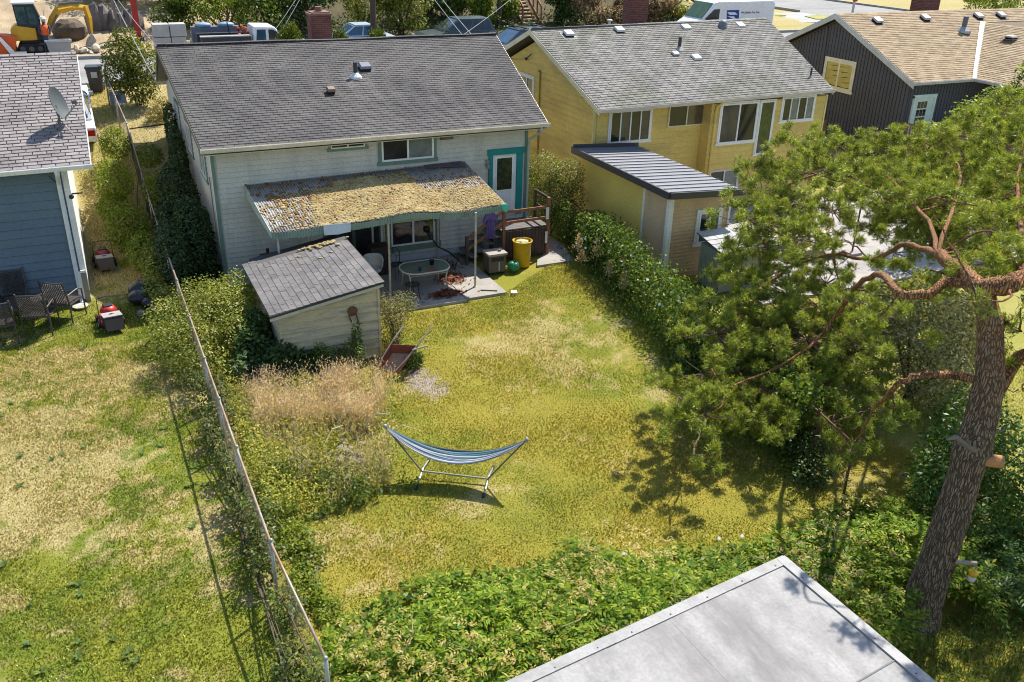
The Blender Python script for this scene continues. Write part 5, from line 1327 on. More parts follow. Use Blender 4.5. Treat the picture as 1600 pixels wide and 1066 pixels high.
# white pickup with a dark utility bed
tk = thing('pickup_truck', 'white extended cab pickup with a dark tool filled utility bed on the street', 'pickup truck', (8.45, 47.9, 3.21), 0)
s = MB(); pf = [(-.35, .45), (-.35, 1.12), (1.25, 1.10), (2.55, 1.0), (2.72, .85), (2.74, .45)]; s.prism([(x, -.9, z) for x, z in pf], (0, 1.8, 0)); s.build('body', VW, tk, bevel=.06, **L)
s = MB(); s.prism([(-.33, -.84, 1.1), (1.38, -.84, 1.1), (.75, -.84, 1.82), (-.25, -.84, 1.86)], (0, 1.68, 0)); s.build('cab', VW, tk, bevel=.07, **L)
for sd in (-1, 1):
    yy = sd * .845
    s = MB(); s.prism([(-.16, yy, 1.2), (.32, yy, 1.2), (.32, yy, 1.70), (-.10, yy, 1.70)], (0, sd * .012, 0)); s.build('side_window', CARB, tk, **L)
    s = MB(); s.prism([(.45, yy, 1.2), (1.18, yy, 1.2), (.76, yy, 1.68), (.45, yy, 1.70)], (0, sd * .012, 0)); s.build('side_window', CARG, tk, **L)
    MB().box(1.0, 1.12, sd * 1.0 - .1, sd * 1.0 + .1, 1.12, 1.3).build('mirror', BLACK, tk, **L)
    MB().box(.30, .50, sd * .905 - .006, sd * .905 + .006, 1.0, 1.03).build('handle', BLACK, tk, **L)
    MB().box(.50, .95, sd * .903 - .006, sd * .903 + .006, .78, .92).build('door_emblem', mat('door_brown', (.30, .17, .10), .6), tk, **L)
    for x in (-1.7, 1.9): wheel(tk, x, sd * .8, .36, .22, sd)
s = MB(); s.prism([(1.35, -.76, 1.14), (.80, -.76, 1.76), (.80, .76, 1.76), (1.35, .76, 1.14)], (.02, 0, .02)); s.build('windscreen', CARG, tk, **L)
UB = mat('utility_black', (.035, .035, .04), .5)
s = MB(); s.box(-2.75, -.42, -.98, -.62, .55, 1.42); s.box(-2.75, -.42, .62, .98, .55, 1.42); s.box(-2.75, -.42, -.62, .62, .55, .7); bed = s.build('utility_bed', UB, tk, **L)
MB().box(-2.78, -.40, -1.0, -.6, 1.42, 1.47).build('bed_rail', mat('grey_rail', (.34, .33, .31), .5), bed, **L)
for x in (-2.3, -.75): MB().box(x, x + .09, -.995, -.98, 1.0, 1.12).build('latch', CHR, bed, **L)
s = MB(); s.box(-2.9, -.5, 1.3, 1.7, .6, 1.65); rk2 = s.build('equipment_box', mat('blue_grey_box', (.14, .15, .18), .6), bed, **L)
s = MB(); s.ell((-2.3, 1.5, 1.72), (.42, .3, .13)); s.ell((-1.2, 1.5, 1.72), (.42, .3, .13)); s.build('blue_tarp', mat('tarp_blue', (.22, .32, .45), .6), bed, smooth=True, **L)
s = MB()
for i in range(7): s.ell((-.95 + random.random() * .6, random.uniform(-.4, .6), 1.35 + random.random() * .4), (.12, .12, .12), 7, 5)
s.build('tools', mat('tool_orange', (.55, .10, .03), .6, (.12, .05, .04), 6), bed, **L)
s = MB(); s.bar((-1.2, 0, .8), (-1.35, 0, 2.0), .05); s.bar((-.9, .3, .8), (-.7, .3, 1.9), .04); s.bar((-2.0, -.2, .8), (-2.2, -.3, 1.55), .06); s.build('tool_handle', BLACK, bed, **L)

# ------------------------------------------------------------------ works on the lot across the street
ex = thing('excavator', 'yellow tracked mini excavator with a dark glazed cab and bent boom', 'excavator', (-1.6, 54, 3.35))
EY = mat('machine_yellow', (.62, .33, .015), .45, (.52, .28, .015), 2)
def track(y):
    s = MB(); pf = [(-2.45, 3.55), (-2.3, 3.36), (-1.0, 3.36), (-.8, 3.55), (-.95, 3.8), (-2.3, 3.8)]; s.prism([(x, y, z) for x, z in pf], (0, .4, 0)); tr = s.build('track', TYRE, ex, bevel=.05)
    for x in (-2.2, -1.8, -1.4, -1.02): s = MB(); s.tube([(x, y - .01, 3.56), (x, y + .41, 3.56)], .13, 10); s.build('track_roller', mat('machine_grey', (.12, .11, .10), .6), tr)
track(53.2); track(54.6)
MB().box(-2.2, -1.1, 53.5, 54.7, 3.75, 3.92).build('turntable', BLACK, ex)
s = MB(); s.prism([(-2.6, 53.3, 3.95), (-1.45, 53.3, 3.95), (-1.45, 53.3, 4.62), (-2.35, 53.3, 4.72), (-2.6, 53.3, 4.5)], (0, 1.6, 0)); s.build('counterweight', EY, ex, bevel=.06)
s = MB(); s.prism([(-1.44, 53.4, 3.95), (-1.05, 53.4, 3.95), (-1.2, 53.4, 4.6), (-1.44, 53.4, 4.66)], (0, 1.4, 0)); s.build('side_cover', BLACK, ex)
s = MB(); s.prism([(-2.24, 53.3, 4.66), (-1.24, 53.3, 4.5), (-1.16, 53.3, 5.0), (-1.36, 53.3, 5.66), (-2.3, 53.3, 5.68)], (0, .95, 0)); cabx = s.build('cab', BLACK, ex)
for q in (((-2.20, 4.78), (-1.76, 4.76), (-1.80, 5.56), (-2.24, 5.58)), ((-1.68, 4.74), (-1.28, 4.68), (-1.40, 5.52), (-1.70, 5.55))):
    s = MB(); s.prism([(x, 53.285, z) for x, z in q], (0, .02, 0)); s.build('pane', glassmat('cab_glass', (.06, .12, .10), .06, (.03, .05, .06), 3), cabx)
MB().box(-2.36, -1.3, 53.25, 54.3, 5.68, 5.78).build('cab_roof', mat('cab_roof_white', (.70, .69, .66), .5), cabx, bevel=.03)
s = MB(); s.tube([(-1.0, 54, 4.1), (-.62, 54, 4.9), (-.25, 54, 5.35), (.35, 54, 5.45), (1.0, 54, 5.42)], [.13, .17, .2, .17, .12], 4); s.build('boom', EY, ex)
s = MB(); s.tube([(1.0, 54, 5.5), (1.1, 54, 4.9), (1.08, 54, 4.15)], [.14, .15, .1], 4); s.build('arm', EY, ex)
s = MB(); s.tube([(-.9, 53.85, 4.2), (-.35, 53.85, 5.1)], .05, 8); s.tube([(-.2, 54, 5.6), (.8, 54, 5.68)], .06, 8); s.tube([(.9, 53.85, 5.0), (1.0, 53.85, 4.1)], .045, 8); s.build('hydraulic_ram', mat('ram_grey', (.14, .13, .13), .4), ex)
s = MB(); s.prism([(1.12, 53.7, 4.15), (1.28, 53.7, 3.8), (1.05, 53.7, 3.5), (.72, 53.7, 3.55), (.85, 53.7, 3.85)], (0, .6, 0)); s.build('bucket', mat('bucket_grey', (.20, .19, .18), .6, (.4, .36, .28), 4), ex)
s = MB(); s.bar((-2.55, 53.15, 3.5), (-2.55, 54.9, 3.5), .06, .4); s.build('dozer_blade', EY, ex)
hop = thing('orange_hopper', 'orange painted sloping steel hopper with white edge behind the blue house roof', 'hopper', (-2.9, 53.4, 3.3))
s = MB(); s.prism([(-3.6, 53, 3.35), (-2.6, 53, 3.35), (-2.35, 53, 4.2), (-3.6, 53, 4.35)], (0, .9, 0)); s.build('body', mat('hopper_orange', (.66, .10, .015), .6), hop)
s = MB(); s.prism([(-3.22, 52.9, 4.2), (-3.05, 52.9, 4.2), (-2.45, 52.9, 3.3), (-2.75, 52.9, 3.3)], (0, .08, 0)); s.box(-2.75, -2.05, 52.8, 53.1, 3.3, 3.48); s.build('white_edge', WHITE, hop)
sk = thing('grey_skip', 'open grey steel skip with a blue lining in front of the excavator', 'skip', (-.5, 52.7, 3.25))
SG = mat('skip_grey', (.33, .32, .31), .6)
s = MB(); s.prism([(-.98, 52.4, 3.3), (-.05, 52.4, 3.3), (.05, 52.4, 4.0), (-1.1, 52.4, 4.0)], (0, .06, 0)); s.prism([(-.98, 53.2, 3.3), (-.05, 53.2, 3.3), (.05, 53.2, 4.0), (-1.1, 53.2, 4.0)], (0, .06, 0)); s.prism([(-.05, 52.46, 3.3), (-.05, 53.2, 3.3), (.05, 53.2, 4.0), (.05, 52.46, 4.0)], (-.05, 0, 0)); s.prism([(-.98, 52.46, 3.3), (-.98, 53.2, 3.3), (-1.1, 53.2, 4.0), (-1.1, 52.46, 4.0)], (.05, 0, 0)); s.box(-1.0, -.1, 52.46, 53.2, 3.3, 3.4)
s.build('body', SG, sk); MB().box(-1.14, .1, 52.36, 52.42, 3.96, 4.06).build('rim', mat('skip_rim', (.48, .47, .46), .5), sk); MB().box(-1.05, -.45, 52.5, 53.15, 3.7, 3.92).build('lining', mat('lining_blue', (.26, .33, .50), .6), sk)
st_ = thing('broken_concrete', 'pale broken concrete slabs at the foot of the excavator bucket', 'rubble', (.9, 53.6, 3.4))
for c, r_ in (((.25, 53.2, 3.5), (.16, .3, .28)), ((.6, 53.1, 3.4), (.28, .25, .16)), ((1.15, 53.2, 3.5), (.26, .3, .22)), ((.9, 53.0, 3.35), (.2, .2, .12))):
    s = MB(); s.ell(c, r_, 6, 4); s.v = [tuple(q + random.uniform(-.05, .05) for q in p) for p in s.v]; s.build('slab', mat('pale_rubble', (.52, .46, .36), .9, (.40, .34, .26), 3), st_)
bo = thing('dark_boulder', 'large dark brown boulder on the dug up slope under the boom', 'boulder', (.2, 56, 3.7))
s = MB(); s.ell((.1, 56.2, 4.0), (.9, .8, .65), 12, 8); s.v = [tuple(q + random.uniform(-.06, .06) for q in p) for p in s.v]; s.build('rock', mat('brown_rock', (.13, .095, .06), .9, (.08, .06, .04), 2, bump=.6), bo)
cw = thing('retaining_rocks', 'row of tall dark grey rocks holding the slope beside the red drilling mast', 'rock wall', (2, 56.5, 3.8))
for i in range(6):
    s = MB(); s.ell((1.5 + i * .42, 56.8 + random.random() * .4, 4.3 + random.uniform(-.2, .2)), (.34, .4, .95 - .05 * i), 8, 6); s.v = [tuple(q + random.uniform(-.07, .07) for q in p) for p in s.v]; s.build('rock', mat('grey_rock', (.17, .15, .14), .9, (.10, .085, .075), 2, bump=.6), cw)
rm_ = thing('drilling_mast', 'red steel drilling mast standing among the rocks', 'drilling rig', (3.5, 55.2, 3.6))
s = MB(); s.bar((3.45, 55.2, 3.7), (3.4, 55.2, 7.0), .28, .3); s.build('mast', mat('rig_red', (.38, .02, .015), .5), rm_); s = MB(); s.bar((2.0, 55.2, 5.5), (1.5, 55.2, 6.9), .12); s.bar((2.5, 55.3, 4.5), (2.2, 55.3, 7), .14); s.build('leader', mat('rig_grey', (.18, .15, .14), .5), rm_)
MB().box(3.2, 3.7, 54.9, 55.5, 3.5, 3.75).build('foot', BLACK, rm_)
bl = thing('concrete_blocks', 'stack of pale concrete blocks on the verge behind the pickup truck', 'block stack', (5, 52.8, 3.3))
for i, (x0, x1, z0, z1) in enumerate(((4.0, 4.85, 3.35, 4.0), (4.88, 5.6, 3.35, 4.0), (4.02, 4.82, 4.03, 4.66), (4.86, 5.66, 4.03, 4.66))):
    MB().box(x0, x1, 52.5, 53.3, z0, z1).build('block', mat('block_grey', (.46, .44, .40), .85, (.36, .34, .31), 2), bl, bevel=.03)
s = MB()
for i in range(12): s.ell((5.8 + random.gauss(0, .35), 52.4 + random.gauss(0, .2), 3.6 + random.random() * .3), (.16, .16, .12), 6, 4)
o = s.build('rubble_heap', mat('pale_rubble', (.52, .46, .36), .9, (.40, .34, .26), 3)); tag(o, 'heap of pale rubble between the concrete blocks and the pickup bed', 'rubble', kind='stuff')
# worker: one skinned body, clothes on top
pw = thing('person', 'worker in a white hard hat and orange vest beside the excavator', 'person', (-1.05, 52.95, 3.32))
jn = {'p': (0, 0, .95), 'c': (0, 0, 1.25), 'n': (0, 0, 1.47), 'h0': (0, -.02, 1.58), 'h1': (0, -.02, 1.74), 'la': (-.2, 0, 1.40), 'le': (-.27, -.1, 1.12), 'lh': (-.18, -.3, 1.0), 'ra': (.2, 0, 1.40), 're': (.28, -.1, 1.12), 'rh': (.22, -.32, 1.02), 'lk': (-.1, -.02, .5), 'lf': (-.11, 0, .07), 'lt': (-.12, -.16, .03), 'rk': (.1, -.02, .5), 'rf': (.11, 0, .07), 'rt': (.12, -.16, .03)}
rad = dict(p=.14, c=.155, n=.06, h0=.085, h1=.095, la=.065, le=.05, lh=.04, ra=.065, re=.05, rh=.04, lk=.07, lf=.05, lt=.04, rk=.07, rf=.05, rt=.04)
ks = list(jn); ed = [('p', 'c'), ('c', 'n'), ('n', 'h0'), ('h0', 'h1'), ('c', 'la'), ('la', 'le'), ('le', 'lh'), ('c', 'ra'), ('ra', 're'), ('re', 'rh'), ('p', 'lk'), ('lk', 'lf'), ('lf', 'lt'), ('p', 'rk'), ('rk', 'rf'), ('rf', 'rt')]
me = bpy.data.meshes.new('body'); me.from_pydata([jn[k] for k in ks], [(ks.index(a), ks.index(b)) for a, b in ed], []); me.materials.append(mat('work_clothes', (.05, .06, .10), .9))
bd_ = bpy.data.objects.new('body', me); C.objects.link(bd_); bd_.parent = pw
sk_ = bd_.modifiers.new('skin', 'SKIN')
for i, k in enumerate(ks): me.skin_vertices[0].data[i].radius = (rad[k], rad[k] * .85)
me.skin_vertices[0].data[0].use_root = True
bd_.modifiers.new('sub', 'SUBSURF').levels = 1
s = MB(); s.tube([(0, 0, .93), (0, 0, 1.2), (0, 0, 1.40)], [.17, .185, .19], 12); s.build('vest', mat('hi_vis_orange', (.75, .12, .02), .8), pw, smooth=True, local=True)
s = MB(); s.ell((0, -.02, 1.74), (.13, .15, .10), 12, 8); s.lathe((0, -.04, 1.71), [(.14, 0), (.17, .01), (.14, .02)], 14); s.build('hard_hat', WHITE, pw, smooth=True, local=True)
MB().ell((0, -.07, 1.64), (.075, .06, .09), 10, 8).build('face', mat('skin_tone', (.45, .27, .19), .6), pw, smooth=True, local=True)

# ------------------------------------------------------------------ street furniture
tc = thing('trash_cart', 'dark wheeled trash cart with a white mark standing at the street edge', 'trash cart', (.72, 42.5, tz(.7, 42.5)), -.1)
CB_ = mat('cart_brown', (.055, .042, .035), .5)
s = MB(); s.prism([(-.24, -.26, .06), (.24, -.26, .06), (.31, -.34, .98), (-.31, -.34, .98)], (0, .58, 0)); s.build('body', CB_, tc, bevel=.02, **L)
MB().box(-.34, .34, -.38, .36, .98, 1.06).build('lid', mat('cart_lid', (.03, .04, .04), .5), tc, bevel=.03, **L)
MB().box(-.12, .12, -.36, -.345, .62, .86).build('mark', mat('cart_mark', (.46, .44, .42), .6), tc, **L)
for sd in (-1, 1): s = MB(); s.tube([(sd * .2, .30, .12), (sd * .28, .30, .12)], .12, 12); s.build('wheel', TYRE, tc, **L)
MB().tube([(-.25, .40, .95), (.25, .40, .95)], .02, 6).build('handle', BLACK, tc, **L)
ys = thing('yard_sign', 'blue grey board with a square mark leaning under the street bush', 'sign', (1.42, 40.8, tz(1.4, 40.8)))
s = MB(); z0 = tz(1.4, 40.8); s.prism([(1.1, 40.75, z0 + .03), (1.72, 40.7, z0 + .03), (1.70, 40.85, z0 + .52), (1.1, 40.9, z0 + .5)], (0, .03, 0)); s.build('board', mat('sign_board', (.38, .42, .50), .6, (.30, .34, .42), 5), ys)
s = MB(); s.prism([(1.30, 40.785, z0 + .15), (1.52, 40.765, z0 + .15), (1.51, 40.82, z0 + .38), (1.30, 40.845, z0 + .37)], (0, .01, 0)); s.v = [(x, y - .025, z) for x, y, z in s.v]; s.build('mark', mat('sign_mark', (.13, .20, .24), .6), ys)
up = thing('utility_pole', 'dark brown wooden utility pole in front of the pale car', 'utility pole', (14.9, 49.2, 3.2))
MB().tube([(14.85, 49.2, 3.2), (14.95, 49.2, 8), (15.0, 49.2, 12)], [.17, .15, .12], 12).build('shaft', mat('creosote_wood', (.075, .05, .035), .9, (.05, .035, .025), 5, bump=.4), up)
MB().bar((14.0, 49.2, 11.2), (16.0, 49.2, 11.2), .1, .12).build('cross_arm', mat('creosote_wood', (.075, .05, .035), .9), up)
up2 = thing('wood_pole', 'pale brown wooden pole rising behind the beige roof ridge', 'utility pole', (61.5, 55.5, 3.2))
MB().tube([(61.5, 55.5, 3.2), (61.5, 55.5, 11)], [.3, .25], 12).build('shaft', mat('pale_pole', (.24, .17, .11), .9), up2); MB().bar((60.4, 55.5, 10.5), (62.6, 55.5, 10.5), .12).build('cross_arm', WOOD, up2)
hy = thing('fire_hydrant', 'orange yellow fire hydrant on the dry verge behind the delivery van', 'hydrant', (51.2, 61.4, 3.29))
HYM = mat('hydrant_orange', (.60, .25, .02), .5)
MB().lathe((51.2, 61.4, 3.29), [(.2, 0), (.2, .06), (.14, .07), (.14, .55), (.18, .56), (.18, .60), (.13, .70), (.04, .77), (.04, .84)], 14).build('barrel', HYM, hy, smooth=True)
for dx in (-1, 1): s = MB(); s.tube([(51.2, 61.4, 3.75), (51.2 + dx * .26, 61.4, 3.75)], .075, 10); s.build('outlet', HYM, hy)
s = MB(); s.tube([(51.2, 61.4, 3.68), (51.2, 61.15, 3.68)], .10, 10); s.build('outlet', HYM, hy)
SSX, SSY = 51.4, 51.9
ss_ = thing('stop_sign', 'red stop sign on a grey post at the street corner', 'stop sign', (SSX, SSY, 3.2))
MB().box(SSX - .08, SSX + .08, SSY - .04, SSY + .04, 3.2, 6.0).build('post', mat('sign_post', (.46, .44, .42), .5), ss_)
oc = [(SSX + .40 * math.cos(R(22.5 + 45 * k)), SSY - .07, 5.46 + .40 * math.sin(R(22.5 + 45 * k))) for k in range(8)]
s = MB(); s.prism(oc, (0, .02, 0)); pl_ = s.build('plate', mat('sign_red', (.42, .02, .02), .4), ss_)
lettering('STOP', .26, pl_, (0, 0, 0), (math.pi / 2, 0, 0), WHITE).location = Vector((SSX, SSY - .076, 5.46)) - org(pl_)
# wooden stairs up the bank
stt = thing('wooden_stairs', 'orange brown wooden garden stairs climbing the bank across the street', 'stairs', (27.7, 57, 3.7))
for i in range(8):
    MB().box(27.2, 28.35, 56.2 + i * .3, 56.48 + i * .3, 3.72 + i * .19, 3.78 + i * .19).build('step', mat('pale_tread', (.55, .40, .26), .8), stt)
    MB().box(27.22, 28.33, 56.42 + i * .3, 56.47 + i * .3, 3.60 + i * .19, 3.72 + i * .19).build('riser', REDWOOD, stt)
for x in (27.1, 28.45):
    MB().bar((x, 56.1, 4.75), (x, 58.7, 6.4), .07, .14).build('rail', REDWOOD, stt)
    for i in range(5): MB().bar((x, 56.15 + i * .6, 3.6 + i * .38), (x, 56.15 + i * .6, 4.78 + i * .38), .08).build('post', REDWOOD, stt)
    MB().bar((x, 56.1, 3.72), (x, 58.7, 5.4), .05, .22).build('stringer', REDWOOD, stt)
# overhead wires
def wire(label, a, b, sag, r=.014):
    a, b = Vector(a), Vector(b); pts = []
    for i in range(15):
        t = i / 14; p = a.lerp(b, t); p.z -= sag * 4 * t * (1 - t); pts.append(p)
    o = MB().tube(pts, r, 5).build('overhead_wire', mat('wire_grey', (.33, .32, .31), .5)); tag(o, label, 'wire')
wire('pale service wire coming down to the left gable of the white house', (2.45, 33.0, 4.87), (1.6, 62, 9.0), .3, .016)
wire('thin wire running from the white house ridge end over the street bush', (2.6, 33.0, 6.1), (1.2, 58, 8.6), .3, .012)
wire('service wire reaching the back of the white roof ridge from the upper left', (13.9, 33.2, 6.15), (15, 49.2, 11), .3, .016)
wire('second service wire beside it meeting the white roof ridge', (13.6, 33.4, 6.12), (14.6, 49.2, 11.1), .25, .014)
wire('wire crossing above the dark suv to the wagon', (16.2, 40, 5.2), (27, 51, 8.2), .2, .012)
wire('wire rising from behind the conifer to the upper edge near the red chimney', (9.0, 44, 5.3), (14.2, 49.2, 11.2), .2, .012)
wire('twin wire above the pickup cab running to the utility pole', (8.6, 44, 5.2), (14.4, 49.2, 11.2), .25, .012)
PINE_PADS = [
    (10.56, 12.79, 1.20, 0.78, 1.32),
    (9.55, 11.70, 1.13, 0.47, 0.72),
    (10.24, 13.30, 1.46, 0.67, 1.08),
    (9.53, 12.44, 1.18, 0.39, 0.72),
    (12.09, 14.58, 1.96, 0.91, 1.32),
    (11.28, 13.85, 1.50, 0.83, 1.20),
    (11.54, 12.98, 1.03, 0.82, 1.20),
    (12.26, 13.09, 1.29, 1.05, 1.44),
    (12.62, 12.42, 1.01, 0.81, 1.20),
    (13.68, 14.51, 1.38, 1.21, 1.44),
    (13.80, 13.59, 2.00, 1.17, 1.44),
    (13.95, 12.76, 1.26, 0.89, 1.32),
    (13.41, 13.19, 1.31, 1.08, 1.32),
    (11.70, 12.12, 1.00, 0.67, 1.08),
    (13.10, 11.79, 1.01, 0.67, 1.08),
    (12.41, 13.93, 1.31, 0.86, 1.20),
    (14.08, 14.57, 2.02, 1.03, 1.20),
    (12.58, 14.52, 1.97, 0.85, 1.20),
    (14.86, 12.95, 1.30, 0.71, 0.96),
    (14.42, 15.99, 2.40, 1.09, 1.32),
    (12.97, 15.36, 2.37, 0.79, 1.08),
    (14.98, 17.72, 2.40, 0.66, 0.96),
    (14.46, 15.10, 2.40, 1.02, 1.20),
    (13.74, 15.98, 4.04, 0.73, 1.20),
    (15.46, 17.65, 4.10, 0.94, 1.32),
    (16.48, 18.35, 4.59, 0.74, 1.20),
    (18.31, 19.73, 4.65, 0.76, 1.20),
    (16.61, 17.28, 4.59, 0.98, 1.32),
    (18.37, 18.14, 4.65, 1.01, 1.32),
    (18.04, 17.43, 4.16, 0.97, 1.20),
    (15.48, 16.46, 4.10, 0.94, 1.26),
    (14.00, 14.51, 4.01, 0.66, 1.08),
    (16.07, 17.64, 2.46, 0.75, 1.08),
    (17.37, 15.70, 4.44, 0.94, 1.32),
    (19.08, 17.66, 4.53, 0.86, 1.32),
    (18.41, 15.69, 4.50, 1.04, 1.32),
    (17.86, 15.71, 3.81, 0.82, 0.96),
    (15.77, 18.38, 4.56, 0.48, 0.96),
    (20.90, 18.54, 4.62, 0.90, 1.32),
    (21.38, 17.84, 4.65, 1.12, 1.32),
    (23.10, 18.48, 4.74, 1.04, 1.20),
    (21.35, 16.21, 5.70, 0.91, 1.20),
    (22.67, 16.38, 6.00, 0.92, 1.20),
    (18.85, 15.31, 4.56, 1.14, 1.32),
    (21.40, 16.56, 4.68, 1.14, 1.32),
    (19.86, 14.59, 5.60, 1.03, 1.32),
    (19.48, 13.63, 5.70, 1.04, 1.32),
    (18.34, 15.05, 3.87, 0.91, 1.20),
    (17.61, 13.64, 4.53, 0.99, 1.32),
    (17.89, 13.09, 5.10, 1.01, 1.32),
    (17.83, 12.38, 5.30, 1.08, 1.32),
    (16.21, 11.86, 4.80, 0.88, 1.20),
    (15.91, 10.93, 5.00, 0.95, 1.32),
    (17.29, 13.02, 3.93, 0.72, 1.08),
    (14.10, 9.85, 5.10, 0.63, 1.20),
    (16.69, 13.52, 3.84, 0.69, 0.96),
    (15.88, 13.57, 3.78, 0.54, 0.84),
    (14.85, 13.20, 3.75, 0.40, 0.72),
    (15.50, 14.11, 2.46, 0.75, 1.08),
    (11.37, 9.74, 4.50, 0.54, 0.80),
    (14.56, 13.22, 2.04, 0.82, 1.08),
    (14.58, 14.15, 2.43, 0.81, 1.08),
    (14.15, 11.47, 3.72, 0.39, 0.72),
    (12.48, 8.18, 5.60, 0.65, 0.90),
    (12.58, 7.80, 3.90, 0.49, 0.80),
    (12.70, 7.87, 4.40, 0.54, 0.80),
    (12.10, 7.75, 5.00, 0.43, 0.70),
    (14.05, 11.79, 1.10, 0.65, 0.96),
    (12.72, 10.85, 1.03, 0.55, 0.84),
    (10.99, 8.68, 3.20, 0.38, 0.50),
    (16.75, 10.80, 5.20, 1.02, 1.08),
    (18.97, 12.35, 5.90, 1.18, 1.08),
    (21.40, 14.91, 6.20, 1.06, 1.20),
    (16.30, 9.63, 5.00, 1.14, 1.08),
    (13.05, 7.36, 5.00, 0.86, 0.80),
    (12.07, 7.80, 5.40, 0.38, 0.80),
    (10.50, 7.42, 5.90, 0.27, 0.70),
    (17.33, 13.72, 4.08, 0.79, 1.20),
    (17.58, 13.86, 4.77, 0.91, 1.20),
    (17.19, 14.22, 4.71, 0.87, 1.20),
    (17.08, 14.41, 4.05, 0.70, 1.08),
    (18.18, 13.85, 4.17, 0.83, 1.20),
    (15.35, 11.84, 4.02, 0.46, 0.96),
    (13.14, 9.34, 5.80, 0.65, 1.20),
    (12.87, 8.62, 5.70, 0.65, 1.20),
    (16.29, 15.10, 3.93, 0.65, 0.96),
    (15.56, 15.26, 4.28, 0.75, 1.20),
    (21.49, 19.60, 4.62, 0.69, 1.20),
    (19.40, 19.77, 4.74, 0.66, 1.20),
    (14.39, 16.70, 2.40, 0.80, 1.20),
    (14.08, 15.59, 4.04, 0.73, 1.20),
    (15.93, 16.58, 2.40, 0.87, 1.20),
    (15.08, 15.21, 4.04, 0.73, 1.20),
    (15.76, 15.23, 2.40, 0.80, 1.20),
    (13.70, 14.56, 2.00, 0.87, 1.20),
    (13.42, 11.89, 3.60, 0.62, 1.20),
    (15.45, 14.58, 2.04, 0.82, 1.20),
    (15.19, 12.37, 3.78, 0.47, 1.08),
    (15.89, 18.07, 2.43, 0.81, 1.20),
    (14.53, 15.67, 4.04, 0.73, 1.20),
    (14.82, 14.19, 4.01, 0.48, 0.84),
    (16.84, 16.90, 2.43, 0.59, 0.96),
    (15.04, 11.64, 3.72, 0.39, 0.84),
    (11.41, 9.41, 4.40, 0.49, 0.80),
    (15.21, 13.34, 1.38, 0.76, 1.08),
    (17.90, 14.85, 3.90, 0.86, 1.20),
    (17.06, 13.34, 3.93, 0.72, 1.20),
    (11.96, 8.69, 5.70, 0.43, 0.90),
    (10.5, 8.6, 6.95, 0.38, 0.9) ,  # boughs added from here on, mostly unseen, to shade the garage roof edge
    (10.8, 7.7, 7.0, 0.42, 1) ,
    (10.85, 7.0, 7.0, 0.45, 1) ,
    (10.8, 6.3, 7.0, 0.5, 1) ,
    (10.75, 5.5, 6.9, 0.5, 1) ,
    (15.6, 9.8, 7.2, 0.9, 1) ,  # right side of the crown outside the view, added for its shadow
    (16.2, 8.6, 6.6, 1.0, 1) ,
    (15.6, 6.4, 5.4, 0.9, 0.8) ,
    (16.5, 8.2, 6.4, 1.2, 1) ,
    (17, 10, 6.2, 1.2, 1) ,
    (18, 11.6, 6.0, 1.1, 1) ,
]
PINE_LIMBS = [
    ([(11.60, 8.20, 5.58), (11.76, 8.87, 5.45), (11.38, 8.91, 5.30), (11.16, 9.25, 5.20), (12.12, 10.52, 4.90), (13.47, 12.25, 3.80), (13.91, 13.13, 2.50), (13.03, 13.11, 1.90), (11.22, 13.10, 1.50)], 0.095, 0.022),
    ([(11.56, 7.70, 4.35), (11.44, 8.16, 4.20), (10.80, 8.29, 4.30), (10.72, 8.61, 3.90), (11.35, 9.35, 3.00), (12.17, 10.34, 1.60)], 0.075, 0.020),
    ([(11.60, 8.20, 5.58), (11.89, 8.85, 5.65), (12.20, 9.55, 5.60)], 0.130, 0.090),
    ([(12.20, 9.55, 5.60), (14.38, 11.96, 4.70), (15.04, 13.40, 3.80), (15.74, 15.18, 3.20), (15.23, 16.05, 2.60), (12.99, 15.12, 2.30)], 0.060, 0.020),
    ([(12.20, 9.55, 5.60), (16.14, 13.28, 4.80), (19.24, 18.20, 4.60), (17.90, 17.71, 4.50), (16.36, 17.52, 4.30), (15.32, 17.46, 4.00)], 0.045, 0.020),
    ([(12.20, 9.55, 5.60), (19.52, 15.24, 5.00), (21.60, 18.31, 4.80)], 0.040, 0.020),
    ([(11.60, 8.20, 5.58), (11.76, 7.93, 5.75), (12.08, 7.94, 5.85), (13.15, 7.95, 6.00), (16.2, 10.6, 6.3)], 0.160, 0.060),
    ([(12.08, 7.94, 5.85), (16.80, 11.67, 5.60), (19.38, 13.64, 6.00)], 0.050, 0.020),
    ([(11.50, 7.60, 3.6), (12.31, 7.82, 4.50), (12.20, 7.02, 5.20), (15.5, 8.0, 6.0)], 0.130, 0.050),
]
# ------------------------------------------------------------------ vegetation builders
def _unit(v): return v / (np.linalg.norm(v, axis=-1, keepdims=True) + 1e-9)

def leaves(name, P, D, N, L, W, m, parent=None, fold=.15):
    """one folded rhombus per leaf: P base, D direction, N face normal, L length, W width"""
    P = np.asarray(P); n = len(P); D = _unit(D); S = _unit(np.cross(N, D)); N2 = np.cross(D, S)
    L = np.broadcast_to(np.asarray(L, float), (n,))[:, None]; W = np.broadcast_to(np.asarray(W, float), (n,))[:, None]
    mid = P + D * L * .45
    V = np.stack([P, mid + S * W * .5 + N2 * W * fold, P + D * L - N2 * L * .08, mid - S * W * .5 + N2 * W * fold], 1).reshape(-1, 3)
    F = np.arange(4 * n).reshape(-1, 4)
    return np_mesh(name, V, F, m, parent)

